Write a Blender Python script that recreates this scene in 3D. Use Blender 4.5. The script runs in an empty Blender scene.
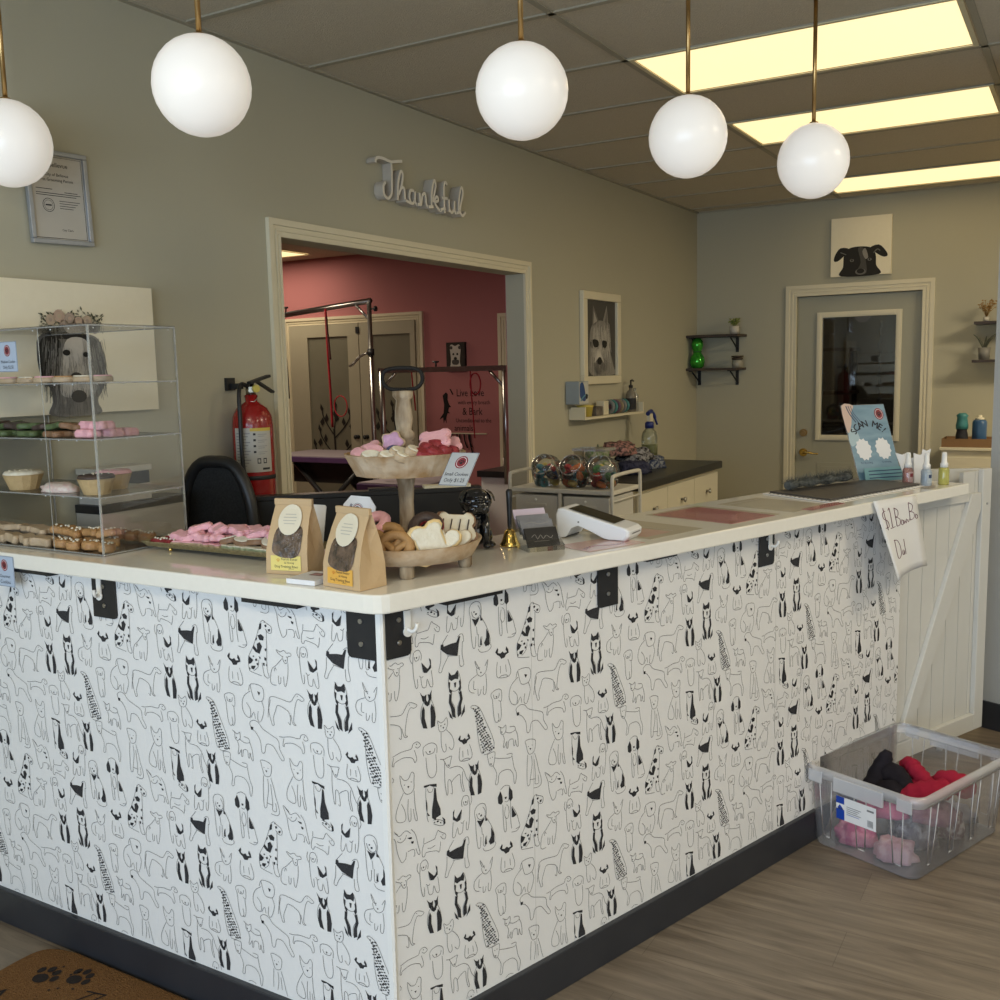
import bpy, bmesh, math, random
from mathutils import Vector, Matrix, noise
random.seed(7)
scene = bpy.context.scene
COL = scene.collection
PI = math.pi
V = Vector

# ------------------------------------------------------------------ materials
_m = {}
def mat(name, col, rough=0.5, metal=0.0, emit=None, estr=0.0, nz=None, bump=None, coat=0.0, spec=0.5, aniso=None):
    """procedural principled material; nz=(scale, second colour, amount) mottles it, bump=(scale, strength)"""
    if name in _m: return _m[name]
    m = bpy.data.materials.new(name); m.use_nodes = True
    nt = m.node_tree; b = nt.nodes['Principled BSDF']
    b.inputs['Base Color'].default_value = (*col, 1)
    b.inputs['Roughness'].default_value = rough
    b.inputs['Metallic'].default_value = metal
    b.inputs['Coat Weight'].default_value = coat
    b.inputs['Specular IOR Level'].default_value = spec if rough < .6 else spec * .3
    if emit:
        b.inputs['Emission Color'].default_value = (*emit, 1)
        b.inputs['Emission Strength'].default_value = estr
    tc = nt.nodes.new('ShaderNodeTexCoord')
    if nz:
        n = nt.nodes.new('ShaderNodeTexNoise'); n.inputs['Scale'].default_value = nz[0]
        n.inputs['Detail'].default_value = 4
        mp = nt.nodes.new('ShaderNodeMapping')
        if aniso: mp.inputs['Scale'].default_value = aniso
        nt.links.new(tc.outputs['Object'], mp.inputs[0]); nt.links.new(mp.outputs[0], n.inputs['Vector'])
        r = nt.nodes.new('ShaderNodeValToRGB')
        r.color_ramp.elements[0].position = 0.5 - 0.5 * (1 - nz[2]) * 0.6
        r.color_ramp.elements[1].position = 0.5 + 0.5 * (1 - nz[2]) * 0.6
        r.color_ramp.elements[0].color = (*col, 1); r.color_ramp.elements[1].color = (*nz[1], 1)
        nt.links.new(n.outputs['Fac'], r.inputs[0]); nt.links.new(r.outputs[0], b.inputs['Base Color'])
    if bump:
        n2 = nt.nodes.new('ShaderNodeTexNoise'); n2.inputs['Scale'].default_value = bump[0]; n2.inputs['Detail'].default_value = 5
        nt.links.new(tc.outputs['Object'], n2.inputs['Vector'])
        bp = nt.nodes.new('ShaderNodeBump'); bp.inputs['Strength'].default_value = bump[1]; bp.inputs['Distance'].default_value = 0.01
        nt.links.new(n2.outputs['Fac'], bp.inputs['Height']); nt.links.new(bp.outputs[0], b.inputs['Normal'])
    _m[name] = m
    return m

def clear(name, tint=(1, 1, 1), alpha=0.12, rough=0.03, body=(0.9, 0.9, 0.9), diff=0.0):
    """thin clear plastic / glass: transparent plus fresnel gloss plus a little milky body"""
    if name in _m: return _m[name]
    m = bpy.data.materials.new(name); m.use_nodes = True
    nt = m.node_tree; nt.nodes.clear()
    o = nt.nodes.new('ShaderNodeOutputMaterial')
    t = nt.nodes.new('ShaderNodeBsdfTransparent'); t.inputs[0].default_value = (*tint, 1)
    g = nt.nodes.new('ShaderNodeBsdfGlossy'); g.inputs['Roughness'].default_value = rough
    d = nt.nodes.new('ShaderNodeBsdfDiffuse'); d.inputs[0].default_value = (*body, 1)
    f = nt.nodes.new('ShaderNodeFresnel'); f.inputs[0].default_value = 1.45
    a = nt.nodes.new('ShaderNodeMath'); a.operation = 'MULTIPLY_ADD'; a.inputs[1].default_value = 0.8; a.inputs[2].default_value = alpha * 0.2
    a.use_clamp = True
    m1 = nt.nodes.new('ShaderNodeMixShader'); m1.inputs[0].default_value = diff
    m2 = nt.nodes.new('ShaderNodeMixShader')
    nt.links.new(f.outputs[0], a.inputs[0]); nt.links.new(a.outputs[0], m2.inputs[0])
    nt.links.new(t.outputs[0], m1.inputs[1]); nt.links.new(d.outputs[0], m1.inputs[2])
    nt.links.new(m1.outputs[0], m2.inputs[1]); nt.links.new(g.outputs[0], m2.inputs[2])
    nt.links.new(m2.outputs[0], o.inputs[0])
    _m[name] = m
    return m

# ------------------------------------------------------------------ geometry
class Pl:
    """a flat drawing surface: origin, right, up; n is the distance off it"""
    def __init__(s, o, u, v):
        s.o = V(o); s.u = V(u).normalized(); s.v = V(v).normalized(); s.n = s.u.cross(s.v).normalized()
    def p(s, a, b, n=0.0): return s.o + s.u * a + s.v * b + s.n * n

def smooth_line(pts, k=4, closed=False):
    n = len(pts)
    if n < 3: return [V(p) for p in pts]
    P = [V(p) for p in pts]; out = []
    rng = range(n if closed else n - 1)
    for i in rng:
        p0 = P[(i - 1) % n] if (closed or i > 0) else P[0]
        p1 = P[i]; p2 = P[(i + 1) % n]
        p3 = P[(i + 2) % n] if (closed or i + 2 < n) else P[-1]
        for j in range(k):
            t = j / k
            out.append(0.5 * ((2 * p1) + (p2 - p0) * t + (2 * p0 - 5 * p1 + 4 * p2 - p3) * t * t + (3 * p1 - p0 - 3 * p2 + p3) * t ** 3))
    if not closed: out.append(P[-1])
    return out

class G:
    def __init__(s): s.v = []; s.f = []; s.m = []; s.s = []
    def add(s, verts, faces, mi=0, sm=False):
        b = len(s.v); s.v += [V(p) for p in verts]
        for f in faces: s.f.append([i + b for i in f]); s.m.append(mi); s.s.append(sm)
        return s
    def box(s, c, d, rz=0, mi=0, M=None):
        x, y, z = d[0] / 2, d[1] / 2, d[2] / 2
        vs = [V((sx * x, sy * y, sz * z)) for sx in (-1, 1) for sy in (-1, 1) for sz in (-1, 1)]
        R = M if M else Matrix.Rotation(rz, 4, 'Z')
        vs = [R @ p + V(c) for p in vs]
        return s.add(vs, [(0, 1, 3, 2), (4, 6, 7, 5), (0, 4, 5, 1), (2, 3, 7, 6), (0, 2, 6, 4), (1, 5, 7, 3)], mi)
    def bb(s, a, b, mi=0):
        return s.box([(a[i] + b[i]) / 2 for i in range(3)], [abs(b[i] - a[i]) for i in range(3)], mi=mi)
    def prism(s, poly, z0, z1, mi=0, sm=False):
        n = len(poly)
        vs = [(p[0], p[1], z0) for p in poly] + [(p[0], p[1], z1) for p in poly]
        s.add(vs, [list(range(n))[::-1], list(range(n, 2 * n))], mi)
        b = len(s.v) - 2 * n
        for i in range(n):
            j = (i + 1) % n; s.f.append([b + i, b + j, b + n + j, b + n + i]); s.m.append(mi); s.s.append(sm)
        return s
    def loft(s, rings, mi=0, sm=True, caps=True, closed=True):
        n = len(rings[0]); b = len(s.v)
        for r in rings: s.v += [V(p) for p in r]
        for k in range(len(rings) - 1):
            for i in range(n if closed else n - 1):
                j = (i + 1) % n
                s.f.append([b + k * n + i, b + k * n + j, b + (k + 1) * n + j, b + (k + 1) * n + i]); s.m.append(mi); s.s.append(sm)
        if caps:
            s.f.append([b + i for i in range(n)][::-1]); s.m.append(mi); s.s.append(False)
            e = b + (len(rings) - 1) * n
            s.f.append([e + i for i in range(n)]); s.m.append(mi); s.s.append(False)
        return s
    def lathe(s, prof, c=(0, 0, 0), n=20, mi=0, M=None, sm=True, caps=True):
        rings = []
        for r, z in prof:
            ring = [V((r * math.cos(2 * PI * i / n), r * math.sin(2 * PI * i / n), z)) for i in range(n)]
            if M: ring = [M @ p for p in ring]
            rings.append([p + V(c) for p in ring])
        return s.loft(rings, mi, sm, caps)
    def cyl(s, a, b, r, r2=None, n=12, mi=0, sm=True):
        a = V(a); b = V(b); d = b - a
        q = d.to_track_quat('Z', 'Y').to_matrix().to_4x4()
        r2 = r if r2 is None else r2
        return s.lathe([(r, 0), (r2, d.length)], a, n, mi, q, sm)
    def tube(s, pts, r, n=8, mi=0, closed=False, flat=1.0, caps=True):
        P = [V(p) for p in pts]; rings = []; m = len(P)
        up = None
        for i in range(m):
            if closed: t = P[(i + 1) % m] - P[i - 1]
            else: t = P[min(i + 1, m - 1)] - P[max(i - 1, 0)]
            t.normalize()
            if up is None:
                up = V((0, 0, 1)) if abs(t.z) < 0.9 else V((1, 0, 0))
            side = t.cross(up)
            if side.length < 1e-6: side = V((1, 0, 0))
            side.normalize(); up = side.cross(t).normalized()
            rr = r[i] if isinstance(r, (list, tuple)) else r
            rings.append([P[i] + side * rr * math.cos(2 * PI * k / n) + up * rr * flat * math.sin(2 * PI * k / n) for k in range(n)])
        if closed: rings.append(rings[0]); return s.loft(rings, mi, True, False)
        return s.loft(rings, mi, True, caps)
    def ball(s, c, r, n=12, mi=0, sc=(1, 1, 1), M=None, amp=0.0, fr=8, seed=0):
        c = V(c); rings = []; h = n // 2
        rg = []
        for j in range(1, h):
            a = PI * j / h - PI / 2
            ring = []
            for i in range(n):
                t = 2 * PI * i / n
                p = V((math.cos(a) * math.cos(t), math.cos(a) * math.sin(t), math.sin(a)))
                k = 1 + (amp * noise.noise(p * fr + V((seed, seed * 1.7, 0))) if amp else 0)
                p = V((p.x * sc[0], p.y * sc[1], p.z * sc[2])) * r * k
                if M: p = M @ p
                ring.append(p + c)
            rg.append(ring)
        b = len(s.v); s.loft(rg, mi, True, False)
        lo = V((0, 0, -r * sc[2])); hi = V((0, 0, r * sc[2]))
        if M: lo = M @ lo; hi = M @ hi
        k = len(s.v); s.v += [c + lo, c + hi]; e = k - n
        for i in range(n):
            j = (i + 1) % n
            s.f.append([k, b + j, b + i]); s.m.append(mi); s.s.append(True)
            s.f.append([k + 1, e + i, e + j]); s.m.append(mi); s.s.append(True)
        return s
    def puck(s, out, z0, h, e=0.15, mi=0, mt=None):
        """rounded flat cookie shape from an outline"""
        c = V((sum(p[0] for p in out) / len(out), sum(p[1] for p in out) / len(out)))
        def ring(k, z): return [(c.x + (p[0] - c.x) * k, c.y + (p[1] - c.y) * k, z) for p in out]
        s.loft([ring(1 - e * .6, z0), ring(1, z0 + h * .25), ring(1, z0 + h * .65), ring(1 - e * .5, z0 + h * .92), ring(1 - e * 1.4, z0 + h)], mi)
        if mt is not None: s.m[-1] = mt
        return s
    def fill(s, P, pts, n=0.0, mi=0, sm=0):
        pts = smooth_line([V((p[0], p[1], 0)) for p in pts], sm, True) if sm else pts
        vs = [P.p(p[0], p[1], n) for p in pts]
        return s.add(vs, [list(range(len(vs)))], mi)
    def stroke(s, P, pts, w, n=0.0, mi=0, sm=3, depth=0.0, closed=False):
        q = [V((p[0], p[1], 0)) for p in pts]
        if sm: q = smooth_line(q, sm, closed)
        if closed: q.append(q[0])
        L = []; R = []
        for i in range(len(q)):
            t = q[min(i + 1, len(q) - 1)] - q[max(i - 1, 0)]
            if t.length < 1e-9: t = V((1, 0, 0))
            t.normalize(); o = V((-t.y, t.x, 0)) * w / 2
            L.append(q[i] + o); R.append(q[i] - o)
        k = len(q); b = len(s.v)
        if not depth:
            vs = [P.p(p.x, p.y, n) for p in L] + [P.p(p.x, p.y, n) for p in R]
            s.add(vs, [(i, k + i, k + i + 1, i + 1) for i in range(k - 1)], mi)
        else:
            e = .00006; rings = [[P.p(L[i].x, L[i].y, n + depth + e * i), P.p(R[i].x, R[i].y, n + depth + e * i), P.p(R[i].x, R[i].y, n), P.p(L[i].x, L[i].y, n)] for i in range(k)]
            f0 = len(s.f); s.loft(rings, mi, False)
            for q_ in range(k - 1): s.m[f0 + q_ * 4] = mi + 1
        return s
    def disc(s, P, a, b, r, n=0.0, mi=0, k=20, ry=None):
        ry = ry or r
        return s.fill(P, [(a + r * math.cos(2 * PI * i / k), b + ry * math.sin(2 * PI * i / k)) for i in range(k)], n, mi)
    def ring2(s, P, a, b, r, w, n=0.0, mi=0, k=24, ry=None):
        ry = ry or r
        return s.stroke(P, [(a + r * math.cos(2 * PI * i / k), b + ry * math.sin(2 * PI * i / k)) for i in range(k)], w, n, mi, 0, 0, True)
    def rect(s, P, x0, y0, x1, y1, n=0.0, mi=0):
        return s.fill(P, [(x0, y0), (x1, y0), (x1, y1), (x0, y1)], n, mi)
    def text(s, P, txt, a, b, size, n=0.0, mi=0, rot=0.0, ax='CENTER', sx=1.0):
        cu = bpy.data.curves.new('t', 'FONT'); cu.body = txt; cu.size = size; cu.align_x = ax; cu.resolution_u = 2
        o = bpy.data.objects.new('t', cu); COL.objects.link(o)
        bpy.context.view_layer.update()
        me = bpy.data.meshes.new_from_object(o.evaluated_get(bpy.context.evaluated_depsgraph_get()))
        c, d = math.cos(rot), math.sin(rot)
        vs = [P.p(a + (v.co.x * c * sx - v.co.y * d), b + (v.co.x * d * sx + v.co.y * c), n) for v in me.vertices]
        s.add(vs, [list(p.vertices) for p in me.polygons], mi)
        bpy.data.objects.remove(o); bpy.data.curves.remove(cu); bpy.data.meshes.remove(me)
        return s
    def paw(s, P, a, b, r, n=0.0, mi=0, rot=0.0):
        def q(x, y): return a + r * (x * math.cos(rot) - y * math.sin(rot)), b + r * (x * math.sin(rot) + y * math.cos(rot))
        s.disc(P, *q(0, -.35), r * .5, n, mi, 14, r * .42)
        for x, y in ((-.72, .1), (-.27, .5), (.27, .5), (.72, .1)): s.disc(P, *q(x, y), r * .23, n, mi, 10, r * .3)
        return s
    def build(s, name, mats, parent=None, bevel=0.0, origin=None, local=False, flip=False):
        me = bpy.data.meshes.new(name)
        vs = s.v
        o = bpy.data.objects.new(name, me)
        if parent is not None:
            if not local:
                M = world_of(parent).inverted(); vs = [M @ p for p in vs]
            o.parent = parent
        elif not local:
            if origin is None:
                xs = [p.x for p in vs]; ys = [p.y for p in vs]; zs = [p.z for p in vs]
                origin = V(((min(xs) + max(xs)) / 2, (min(ys) + max(ys)) / 2, min(zs)))
            origin = V(origin); vs = [p - origin for p in vs]; o.location = origin
        me.from_pydata([tuple(p) for p in vs], [], s.f)
        if not isinstance(mats, (list, tuple)): mats = [mats]
        for m in mats: me.materials.append(m)
        for i, p in enumerate(me.polygons): p.material_index = s.m[i]; p.use_smooth = s.s[i]
        COL.objects.link(o)
        if bevel:
            b = o.modifiers.new('bevel', 'BEVEL'); b.width = bevel; b.segments = 2; b.limit_method = 'ANGLE'; b.angle_limit = 0.7
            b.harden_normals = False
        return o

def world_of(o):
    M = Matrix.LocRotScale(o.location, o.rotation_euler, o.scale)
    return world_of(o.parent) @ M if o.parent else M
def tag(o, label=None, cat=None, group=None, kind=None):
    if label: o['label'] = label
    if cat: o['category'] = cat
    if group: o['group'] = group
    if kind: o['kind'] = kind
    return o
def thing(name, label, cat, loc=(0, 0, 0), rz=0, group=None):
    o = bpy.data.objects.new(name, None); o.empty_display_size = .1; COL.objects.link(o)
    o.location = loc; o.rotation_euler = (0, 0, rz)
    return tag(o, label, cat, group)
def struct(o): o['kind'] = 'structure'; return o
def dup(root, loc, rot=(0, 0, 0), label=None, group=None, sc=None):
    def cp(o, par):
        c = o.copy(); COL.objects.link(c); c.parent = par
        for ch in [x for x in bpy.data.objects if x.parent == o]: cp(ch, c)
        return c
    r = cp(root, None); r.location = loc; r.rotation_euler = rot
    if sc: r.scale = (sc, sc, sc) if not isinstance(sc, tuple) else sc
    if label: r['label'] = label
    if group: r['group'] = group
    return r

# ------------------------------------------------------------------ room constants
WL, BY, H = -2.665, 7.59, 2.70          # left wall x, back wall y, ceiling height
M_wall = mat('wall_paint', (0.455, 0.43, 0.325), .75, nz=(1.2, (0.47, 0.445, 0.34), .2), bump=(180, .06))
M_pink = mat('pink_paint', (0.44, 0.175, 0.18), .7, nz=(1.5, (0.42, 0.168, 0.172), .2))
M_trim = mat('trim_paint', (0.72, 0.66, 0.49), .45, nz=(5, (0.70, 0.64, 0.47), .2))
M_white = mat('white_paint', (0.80, 0.80, 0.78), .4, nz=(6, (0.77, 0.77, 0.75), .2))
M_black = mat('black_laminate', (0.012, 0.012, 0.013), .35, nz=(20, (0.02, 0.02, 0.02), .2))
M_blackm = mat('black_metal', (0.015, 0.016, 0.018), .45, metal=.2, nz=(40, (0.022, 0.022, 0.024), .2))
M_steel = mat('steel', (0.45, 0.44, 0.42), .3, metal=1, nz=(30, (0.36, 0.35, 0.33), .2))
M_brass = mat('brass', (0.50, 0.33, 0.14), .3, metal=1, nz=(30, (0.42, 0.27, 0.11), .2))
M_gold = mat('gold_polish', (0.85, 0.60, 0.18), .18, metal=1, nz=(40, (0.8, 0.55, 0.15), .2))
M_paper = mat('white_paper', (0.78, 0.78, 0.78), .6, nz=(10, (0.75, 0.75, 0.76), .2))
M_ink = mat('print_ink', (0.03, 0.03, 0.035), .6, nz=(50, (0.045, 0.045, 0.05), .2))
M_sil = mat('silver_frame', (0.42, 0.44, 0.47), .3, metal=.6, nz=(30, (0.36, 0.38, 0.4), .2))
M_acr = clear('clear_acrylic', (0.985, 0.992, 0.99), .08, .02, (.8, .85, .85), .008)
M_acre = clear('acrylic_edge', (0.93, 0.95, 0.95), .8, .05, (.88, .90, .90), .28)
M_glass = clear('jar_glass', (0.985, 0.99, 0.99), .12, .02, (.8, .85, .85), .02)
M_bin = clear('translucent_plastic', (0.97, 0.975, 0.985), .15, .2, (.92, .92, .95), .13)
M_binr = clear('translucent_plastic_rim', (0.93, 0.94, 0.96), .3, .25, (.95, .95, .97), .34)

# ------------------------------------------------------------------ floor, ceiling, walls
def floor_mat():
    m = bpy.data.materials.new('vinyl_planks'); m.use_nodes = True; nt = m.node_tree; b = nt.nodes['Principled BSDF']
    tc = nt.nodes.new('ShaderNodeTexCoord'); br = nt.nodes.new('ShaderNodeTexBrick')
    br.offset = 0.37; br.inputs['Scale'].default_value = 1.0
    br.inputs['Brick Width'].default_value = 1.2; br.inputs['Row Height'].default_value = 0.18
    br.inputs['Mortar Size'].default_value = 0.0008; br.inputs['Mortar Smooth'].default_value = .3
    br.inputs['Color1'].default_value = (0.170, 0.137, 0.104, 1); br.inputs['Color2'].default_value = (0.205, 0.168, 0.128, 1)
    br.inputs['Mortar'].default_value = (0.10, 0.08, 0.06, 1); br.inputs['Bias'].default_value = -.1
    nt.links.new(tc.outputs['Object'], br.inputs['Vector'])
    mp = nt.nodes.new('ShaderNodeMapping'); mp.inputs['Scale'].default_value = (1.6, 17, 1)
    nt.links.new(tc.outputs['Object'], mp.inputs[0])
    n = nt.nodes.new('ShaderNodeTexNoise'); n.inputs['Scale'].default_value = 1.5; n.inputs['Detail'].default_value = 9; n.inputs['Roughness'].default_value = .65
    n.inputs['Distortion'].default_value = .6
    nt.links.new(mp.outputs[0], n.inputs['Vector'])
    r = nt.nodes.new('ShaderNodeValToRGB'); r.color_ramp.elements[0].position = .34; r.color_ramp.elements[1].position = .66
    r.color_ramp.elements[0].color = (.60, .58, .56, 1); r.color_ramp.elements[1].color = (1.28, 1.28, 1.26, 1)
    nt.links.new(n.outputs['Fac'], r.inputs[0])
    mx = nt.nodes.new('ShaderNodeMix'); mx.data_type = 'RGBA'; mx.blend_type = 'MULTIPLY'; mx.inputs[0].default_value = 1
    nt.links.new(br.outputs['Color'], mx.inputs[6]); nt.links.new(r.outputs[0], mx.inputs[7])
    nt.links.new(mx.outputs[2], b.inputs['Base Color']); b.inputs['Roughness'].default_value = .42
    bp = nt.nodes.new('ShaderNodeBump'); bp.inputs['Strength'].default_value = .12; bp.inputs['Distance'].default_value = .004
    nt.links.new(n.outputs['Fac'], bp.inputs['Height']); nt.links.new(bp.outputs[0], b.inputs['Normal'])
    return m
M_floor = floor_mat()
struct(G().bb((-9.2, -2.2, -.08), (3.4, 8.2, 0)).build('floor', M_floor))
M_ceil = mat('ceiling_tile', (0.66, 0.59, 0.46), .9, nz=(160, (0.54, 0.48, 0.37), .1), bump=(220, .5))
M_tbar = mat('ceiling_tbar', (0.40, 0.365, 0.28), .6, nz=(9, (0.38, 0.345, 0.26), .2))
g = G().bb((-9.2, -2.2, H), (3.4, 8.2, H + .08))
Y0 = 3.12 - .61 * 8
for i in range(22):
    y = Y0 + .61 * i
    if -2.2 < y < BY: g.bb((WL, y - .012, H - .006), (3.3, y + .012, H), 1)
for x in (-1.60, -.40, .80, 2.0, 3.2): g.bb((x - .012, -2.2, H - .006), (x + .012, BY, H), 1)
g.bb((WL, -2.1, H - .008), (WL + .022, BY, H), 1).bb((WL, BY - .022, H - .008), (3.3, BY, H), 1)
struct(g.build('ceiling', [M_ceil, M_tbar]))

# left wall with the wide cased opening
oy0, oy1, oz = 2.915, 4.815, 2.042
g = G()
g.bb((WL - .11, -2.1, 0), (WL, oy0, H)).bb((WL - .11, oy1, 0), (WL, BY + .11, H)).bb((WL - .11, oy0, oz), (WL, oy1, H))
struct(g.build('wall_left', M_wall))
def casing_profile(g, a, b, w, wall_n, inner, t=.018, ma=0, mb=1):
    """moulded casing board extruded from a to b; ma/mb mitre the ends outwards"""
    a = V(a); b = V(b); n = V(wall_n); q = V(inner); d = (b - a).normalized()
    prof = [(0, 0), (0, .8), (.14, .8), (.14, .6), (.3, .6), (.32, .85), (.42, .85), (.44, .6), (.62, .6), (.64, 1), (1, 1), (1, 0)]
    ra = [a - q * o * w - d * o * w * ma + n * h * t for o, h in prof]; rb = [b - q * o * w + d * o * w * mb + n * h * t for o, h in prof]
    g.loft([ra, rb], 0, False)
g = G(); tw = .065
casing_profile(g, (WL, oy0, 0), (WL, oy0, oz), tw, (1, 0, 0), (0, 1, 0))
casing_profile(g, (WL, oy1, 0), (WL, oy1, oz), tw, (1, 0, 0), (0, -1, 0))
casing_profile(g, (WL, oy0, oz), (WL, oy1, oz), tw, (1, 0, 0), (0, 0, -1), .018, 1, 1)
struct(g.build('trim_1', M_trim))

# back wall with door_1
dx0, dx1, dz1 = -1.896, -1.032, 2.022
g = G()
g.bb((WL, BY, 0), (dx0, BY + .12, H)).bb((dx1, BY, 0), (3.3, BY + .12, H)).bb((dx0, BY, dz1), (dx1, BY + .12, H))
struct(g.build('wall_back', M_wall))
g = G(); tw = .078
casing_profile(g, (dx0, BY, 0), (dx0, BY, dz1), tw, (0, -1, 0), (1, 0, 0))
casing_profile(g, (dx1, BY, 0), (dx1, BY, dz1), tw, (0, -1, 0), (-1, 0, 0))
casing_profile(g, (dx0, BY, dz1), (dx1, BY, dz1), tw, (0, -1, 0), (0, 0, -1), .018, 1, 1)
struct(g.build('trim_2', M_trim))
M_door = mat('door_paint', (0.35, 0.34, 0.26), .5, nz=(4, (0.36, 0.35, 0.27), .2))
door = bpy.data.objects.new('door_1', None); COL.objects.link(door); door.location = ((dx0 + dx1) / 2, BY + .05, 0); struct(door)
wx0, wx1, wz0, wz1 = -1.715, -1.205, 1.005, 1.862
g = G(); y0, y1 = BY + .03, BY + .07
g.bb((dx0 + .003, y0, .01), (wx0, y1, dz1 - .004)).bb((wx1, y0, .01), (dx1 - .003, y1, dz1 - .004))
g.bb((wx0, y0, .01), (wx1, y1, wz0)).bb((wx0, y0, wz1), (wx1, y1, dz1 - .004))
for px in (-1.735, -1.42):       # raised lower panels
    g.bb((px, y0 - .006, .22), (px + .25, y0, .80)); g.bb((px + .03, y0 - .011, .25), (px + .22, y0 - .005, .77))
g.build('door_leaf', M_door, door)
g = G()
for a, b in (((wx0 - .038, 0, wz0 - .038), (wx0, 0, wz1 + .038)), ((wx1, 0, wz0 - .038), (wx1 + .038, 0, wz1 + .038)), ((wx0, 0, wz0 - .038), (wx1, 0, wz0)), ((wx0, 0, wz1), (wx1, 0, wz1 + .038))):
    g.bb((a[0], y0 - .016, a[2]), (b[0], y0, b[2]))
    g.bb((a[0] + .010, y0 - .022, a[2] + .010), (b[0] - .010, y0 - .015, b[2] - .010))
g.build('window_frame', M_trim, door)
M_dglass = clear('door_glass', (.62, .62, .60), .2, .02)
G().bb((wx0, y0 + .01, wz0), (wx1, y0 + .016, wz1)).build('window_pane', M_dglass, door)
g = G().cyl((-1.838, y0, 1.02), (-1.838, y0 - .02, 1.02), .028, n=20).cyl((-1.838, y0 - .02, 1.02), (-1.838, y0 - .028, 1.02), .017, n=16)
tag(g.build('deadbolt', M_brass, door), 'round brass deadbolt')
g = G().cyl((-1.838, y0, .872), (-1.838, y0 - .012, .872), .03, n=20).cyl((-1.838, y0 - .01, .872), (-1.838, y0 - .05, .872), .011)
g.tube(smooth_line([(-1.838, y0 - .05, .872), (-1.80, y0 - .052, .876), (-1.76, y0 - .05, .868), (-1.722, y0 - .046, .866)], 4), [.012] * 4 + [.010] * 4 + [.008] * 5, flat=.8)
tag(g.build('door_handle', M_gold, door), 'polished brass lever handle')

# dim storage room seen through the door's window
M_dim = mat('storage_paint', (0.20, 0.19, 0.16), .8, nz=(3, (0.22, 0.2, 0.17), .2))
g = G().bb((-3.2, 10.2, 0), (.4, 10.3, H)).bb((-3.3, BY + .12, 0), (-3.2, 10.2, H)).bb((.4, BY + .12, 0), (.5, 10.2, H)).bb((-3.2, BY + .12, H - .05), (.4, 10.2, H)).bb((-3.2, BY + .12, -.05), (.4, 10.2, 0))
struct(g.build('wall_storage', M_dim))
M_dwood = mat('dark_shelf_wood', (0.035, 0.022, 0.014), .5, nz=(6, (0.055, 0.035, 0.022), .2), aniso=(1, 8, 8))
sh = thing('storage_shelf', 'dark shelving unit in the dim room seen through the glazed door', 'shelf', (-2.25, 9.6, 0))
g = G()
for x in (-2.62, -1.90): 
    for y in (9.42, 9.78): g.bb((x - .02, y - .02, 0), (x + .02, y + .02, 1.66))
g.build('post', M_dwood, sh)
for z in (.45, .95, 1.25, 1.64): G().bb((-2.66, 9.4, z), (-1.86, 9.8, z + .03)).build('shelf_board', M_dwood, sh)
tag(G().bb((-2.52, 9.5, 1.67), (-2.08, 9.72, 1.80)).build('storage_box', mat('grey_box', (.12, .12, .11), .7, nz=(9, (.15, .15, .14), .2)), origin=(-2.3, 9.6, 1.67)), 'grey box on top of the dark shelving behind the door glass', 'box')
tag(G().bb((-2.45, 9.5, 1.2805), (-2.15, 9.72, 1.45)).build('parts_tub', mat('pale_bin', (.34, .33, .30), .7, nz=(9, (.3, .3, .27), .2)), origin=(-2.3, 9.6, 1.28)), 'pale tub on the middle board of the dark shelving', 'tub')
g = G().tube([(-1.55 + .01 * math.sin(i * 2.1), 9.0, 1.88 - i * .04) for i in range(24)], .012, 6)
tag(g.build('bead_string', mat('bead_grey', (.35, .34, .3), .4, nz=(60, (.1, .1, .09), .1))), 'pale beaded string hanging behind the door glass', 'string')
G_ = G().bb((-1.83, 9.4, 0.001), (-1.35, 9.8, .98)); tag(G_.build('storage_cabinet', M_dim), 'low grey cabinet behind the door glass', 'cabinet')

# right pier wall, right wall, front wall with shop window
M_pier = mat('pier_paint', (0.44, 0.46, 0.46), .7, nz=(2, (0.46, 0.48, 0.48), .2), bump=(120, .1))
pd = V((.93, -.37, 0)).normalized(); pn = V((.37, .93, 0)).normalized()
a = V((-.335, 4.50, 0)); b = a + pd * 3.6
g = G().prism([a[:2], b[:2], (b + pn * .16)[:2], (a + pn * .16)[:2]], 0, H)
struct(g.build('wall_right', M_pier))
g = G().prism([(a - pn * .012)[:2], (b - pn * .012)[:2], (b - pn * .001)[:2], (a - pn * .001)[:2]], 0, .115)
struct(g.build('baseboard_right', mat('black_baseboard', (0.022, 0.025, 0.032), .45, nz=(12, (0.03, 0.033, 0.04), .2))))
struct(G().bb((3.3, -2.2, 0), (3.4, 8.2, H)).build('wall_far_right', M_wall))
g = G().bb((-2.665, -2.2, 0), (3.3, -2.1, .35)).bb((-2.665, -2.2, 2.35), (3.3, -2.1, H)).bb((-2.665, -2.2, .35), (-2.45, -2.1, 2.35)).bb((1.9, -2.2, .35), (3.3, -2.1, 2.35))
struct(g.build('wall_front', M_wall))
wf = bpy.data.objects.new('window_1', None); COL.objects.link(wf); wf.location = (-.3, -2.15, .35); struct(wf)
g = G()
for x in (-2.42, -.99, .44, 1.87): g.bb((x - .03, -2.18, .35), (x + .03, -2.12, 2.35))
g.bb((-2.45, -2.18, .35), (1.9, -2.12, .41)).bb((-2.45, -2.18, 2.29), (1.9, -2.12, 2.35))
g.build('window_frame', M_blackm, wf)

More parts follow.
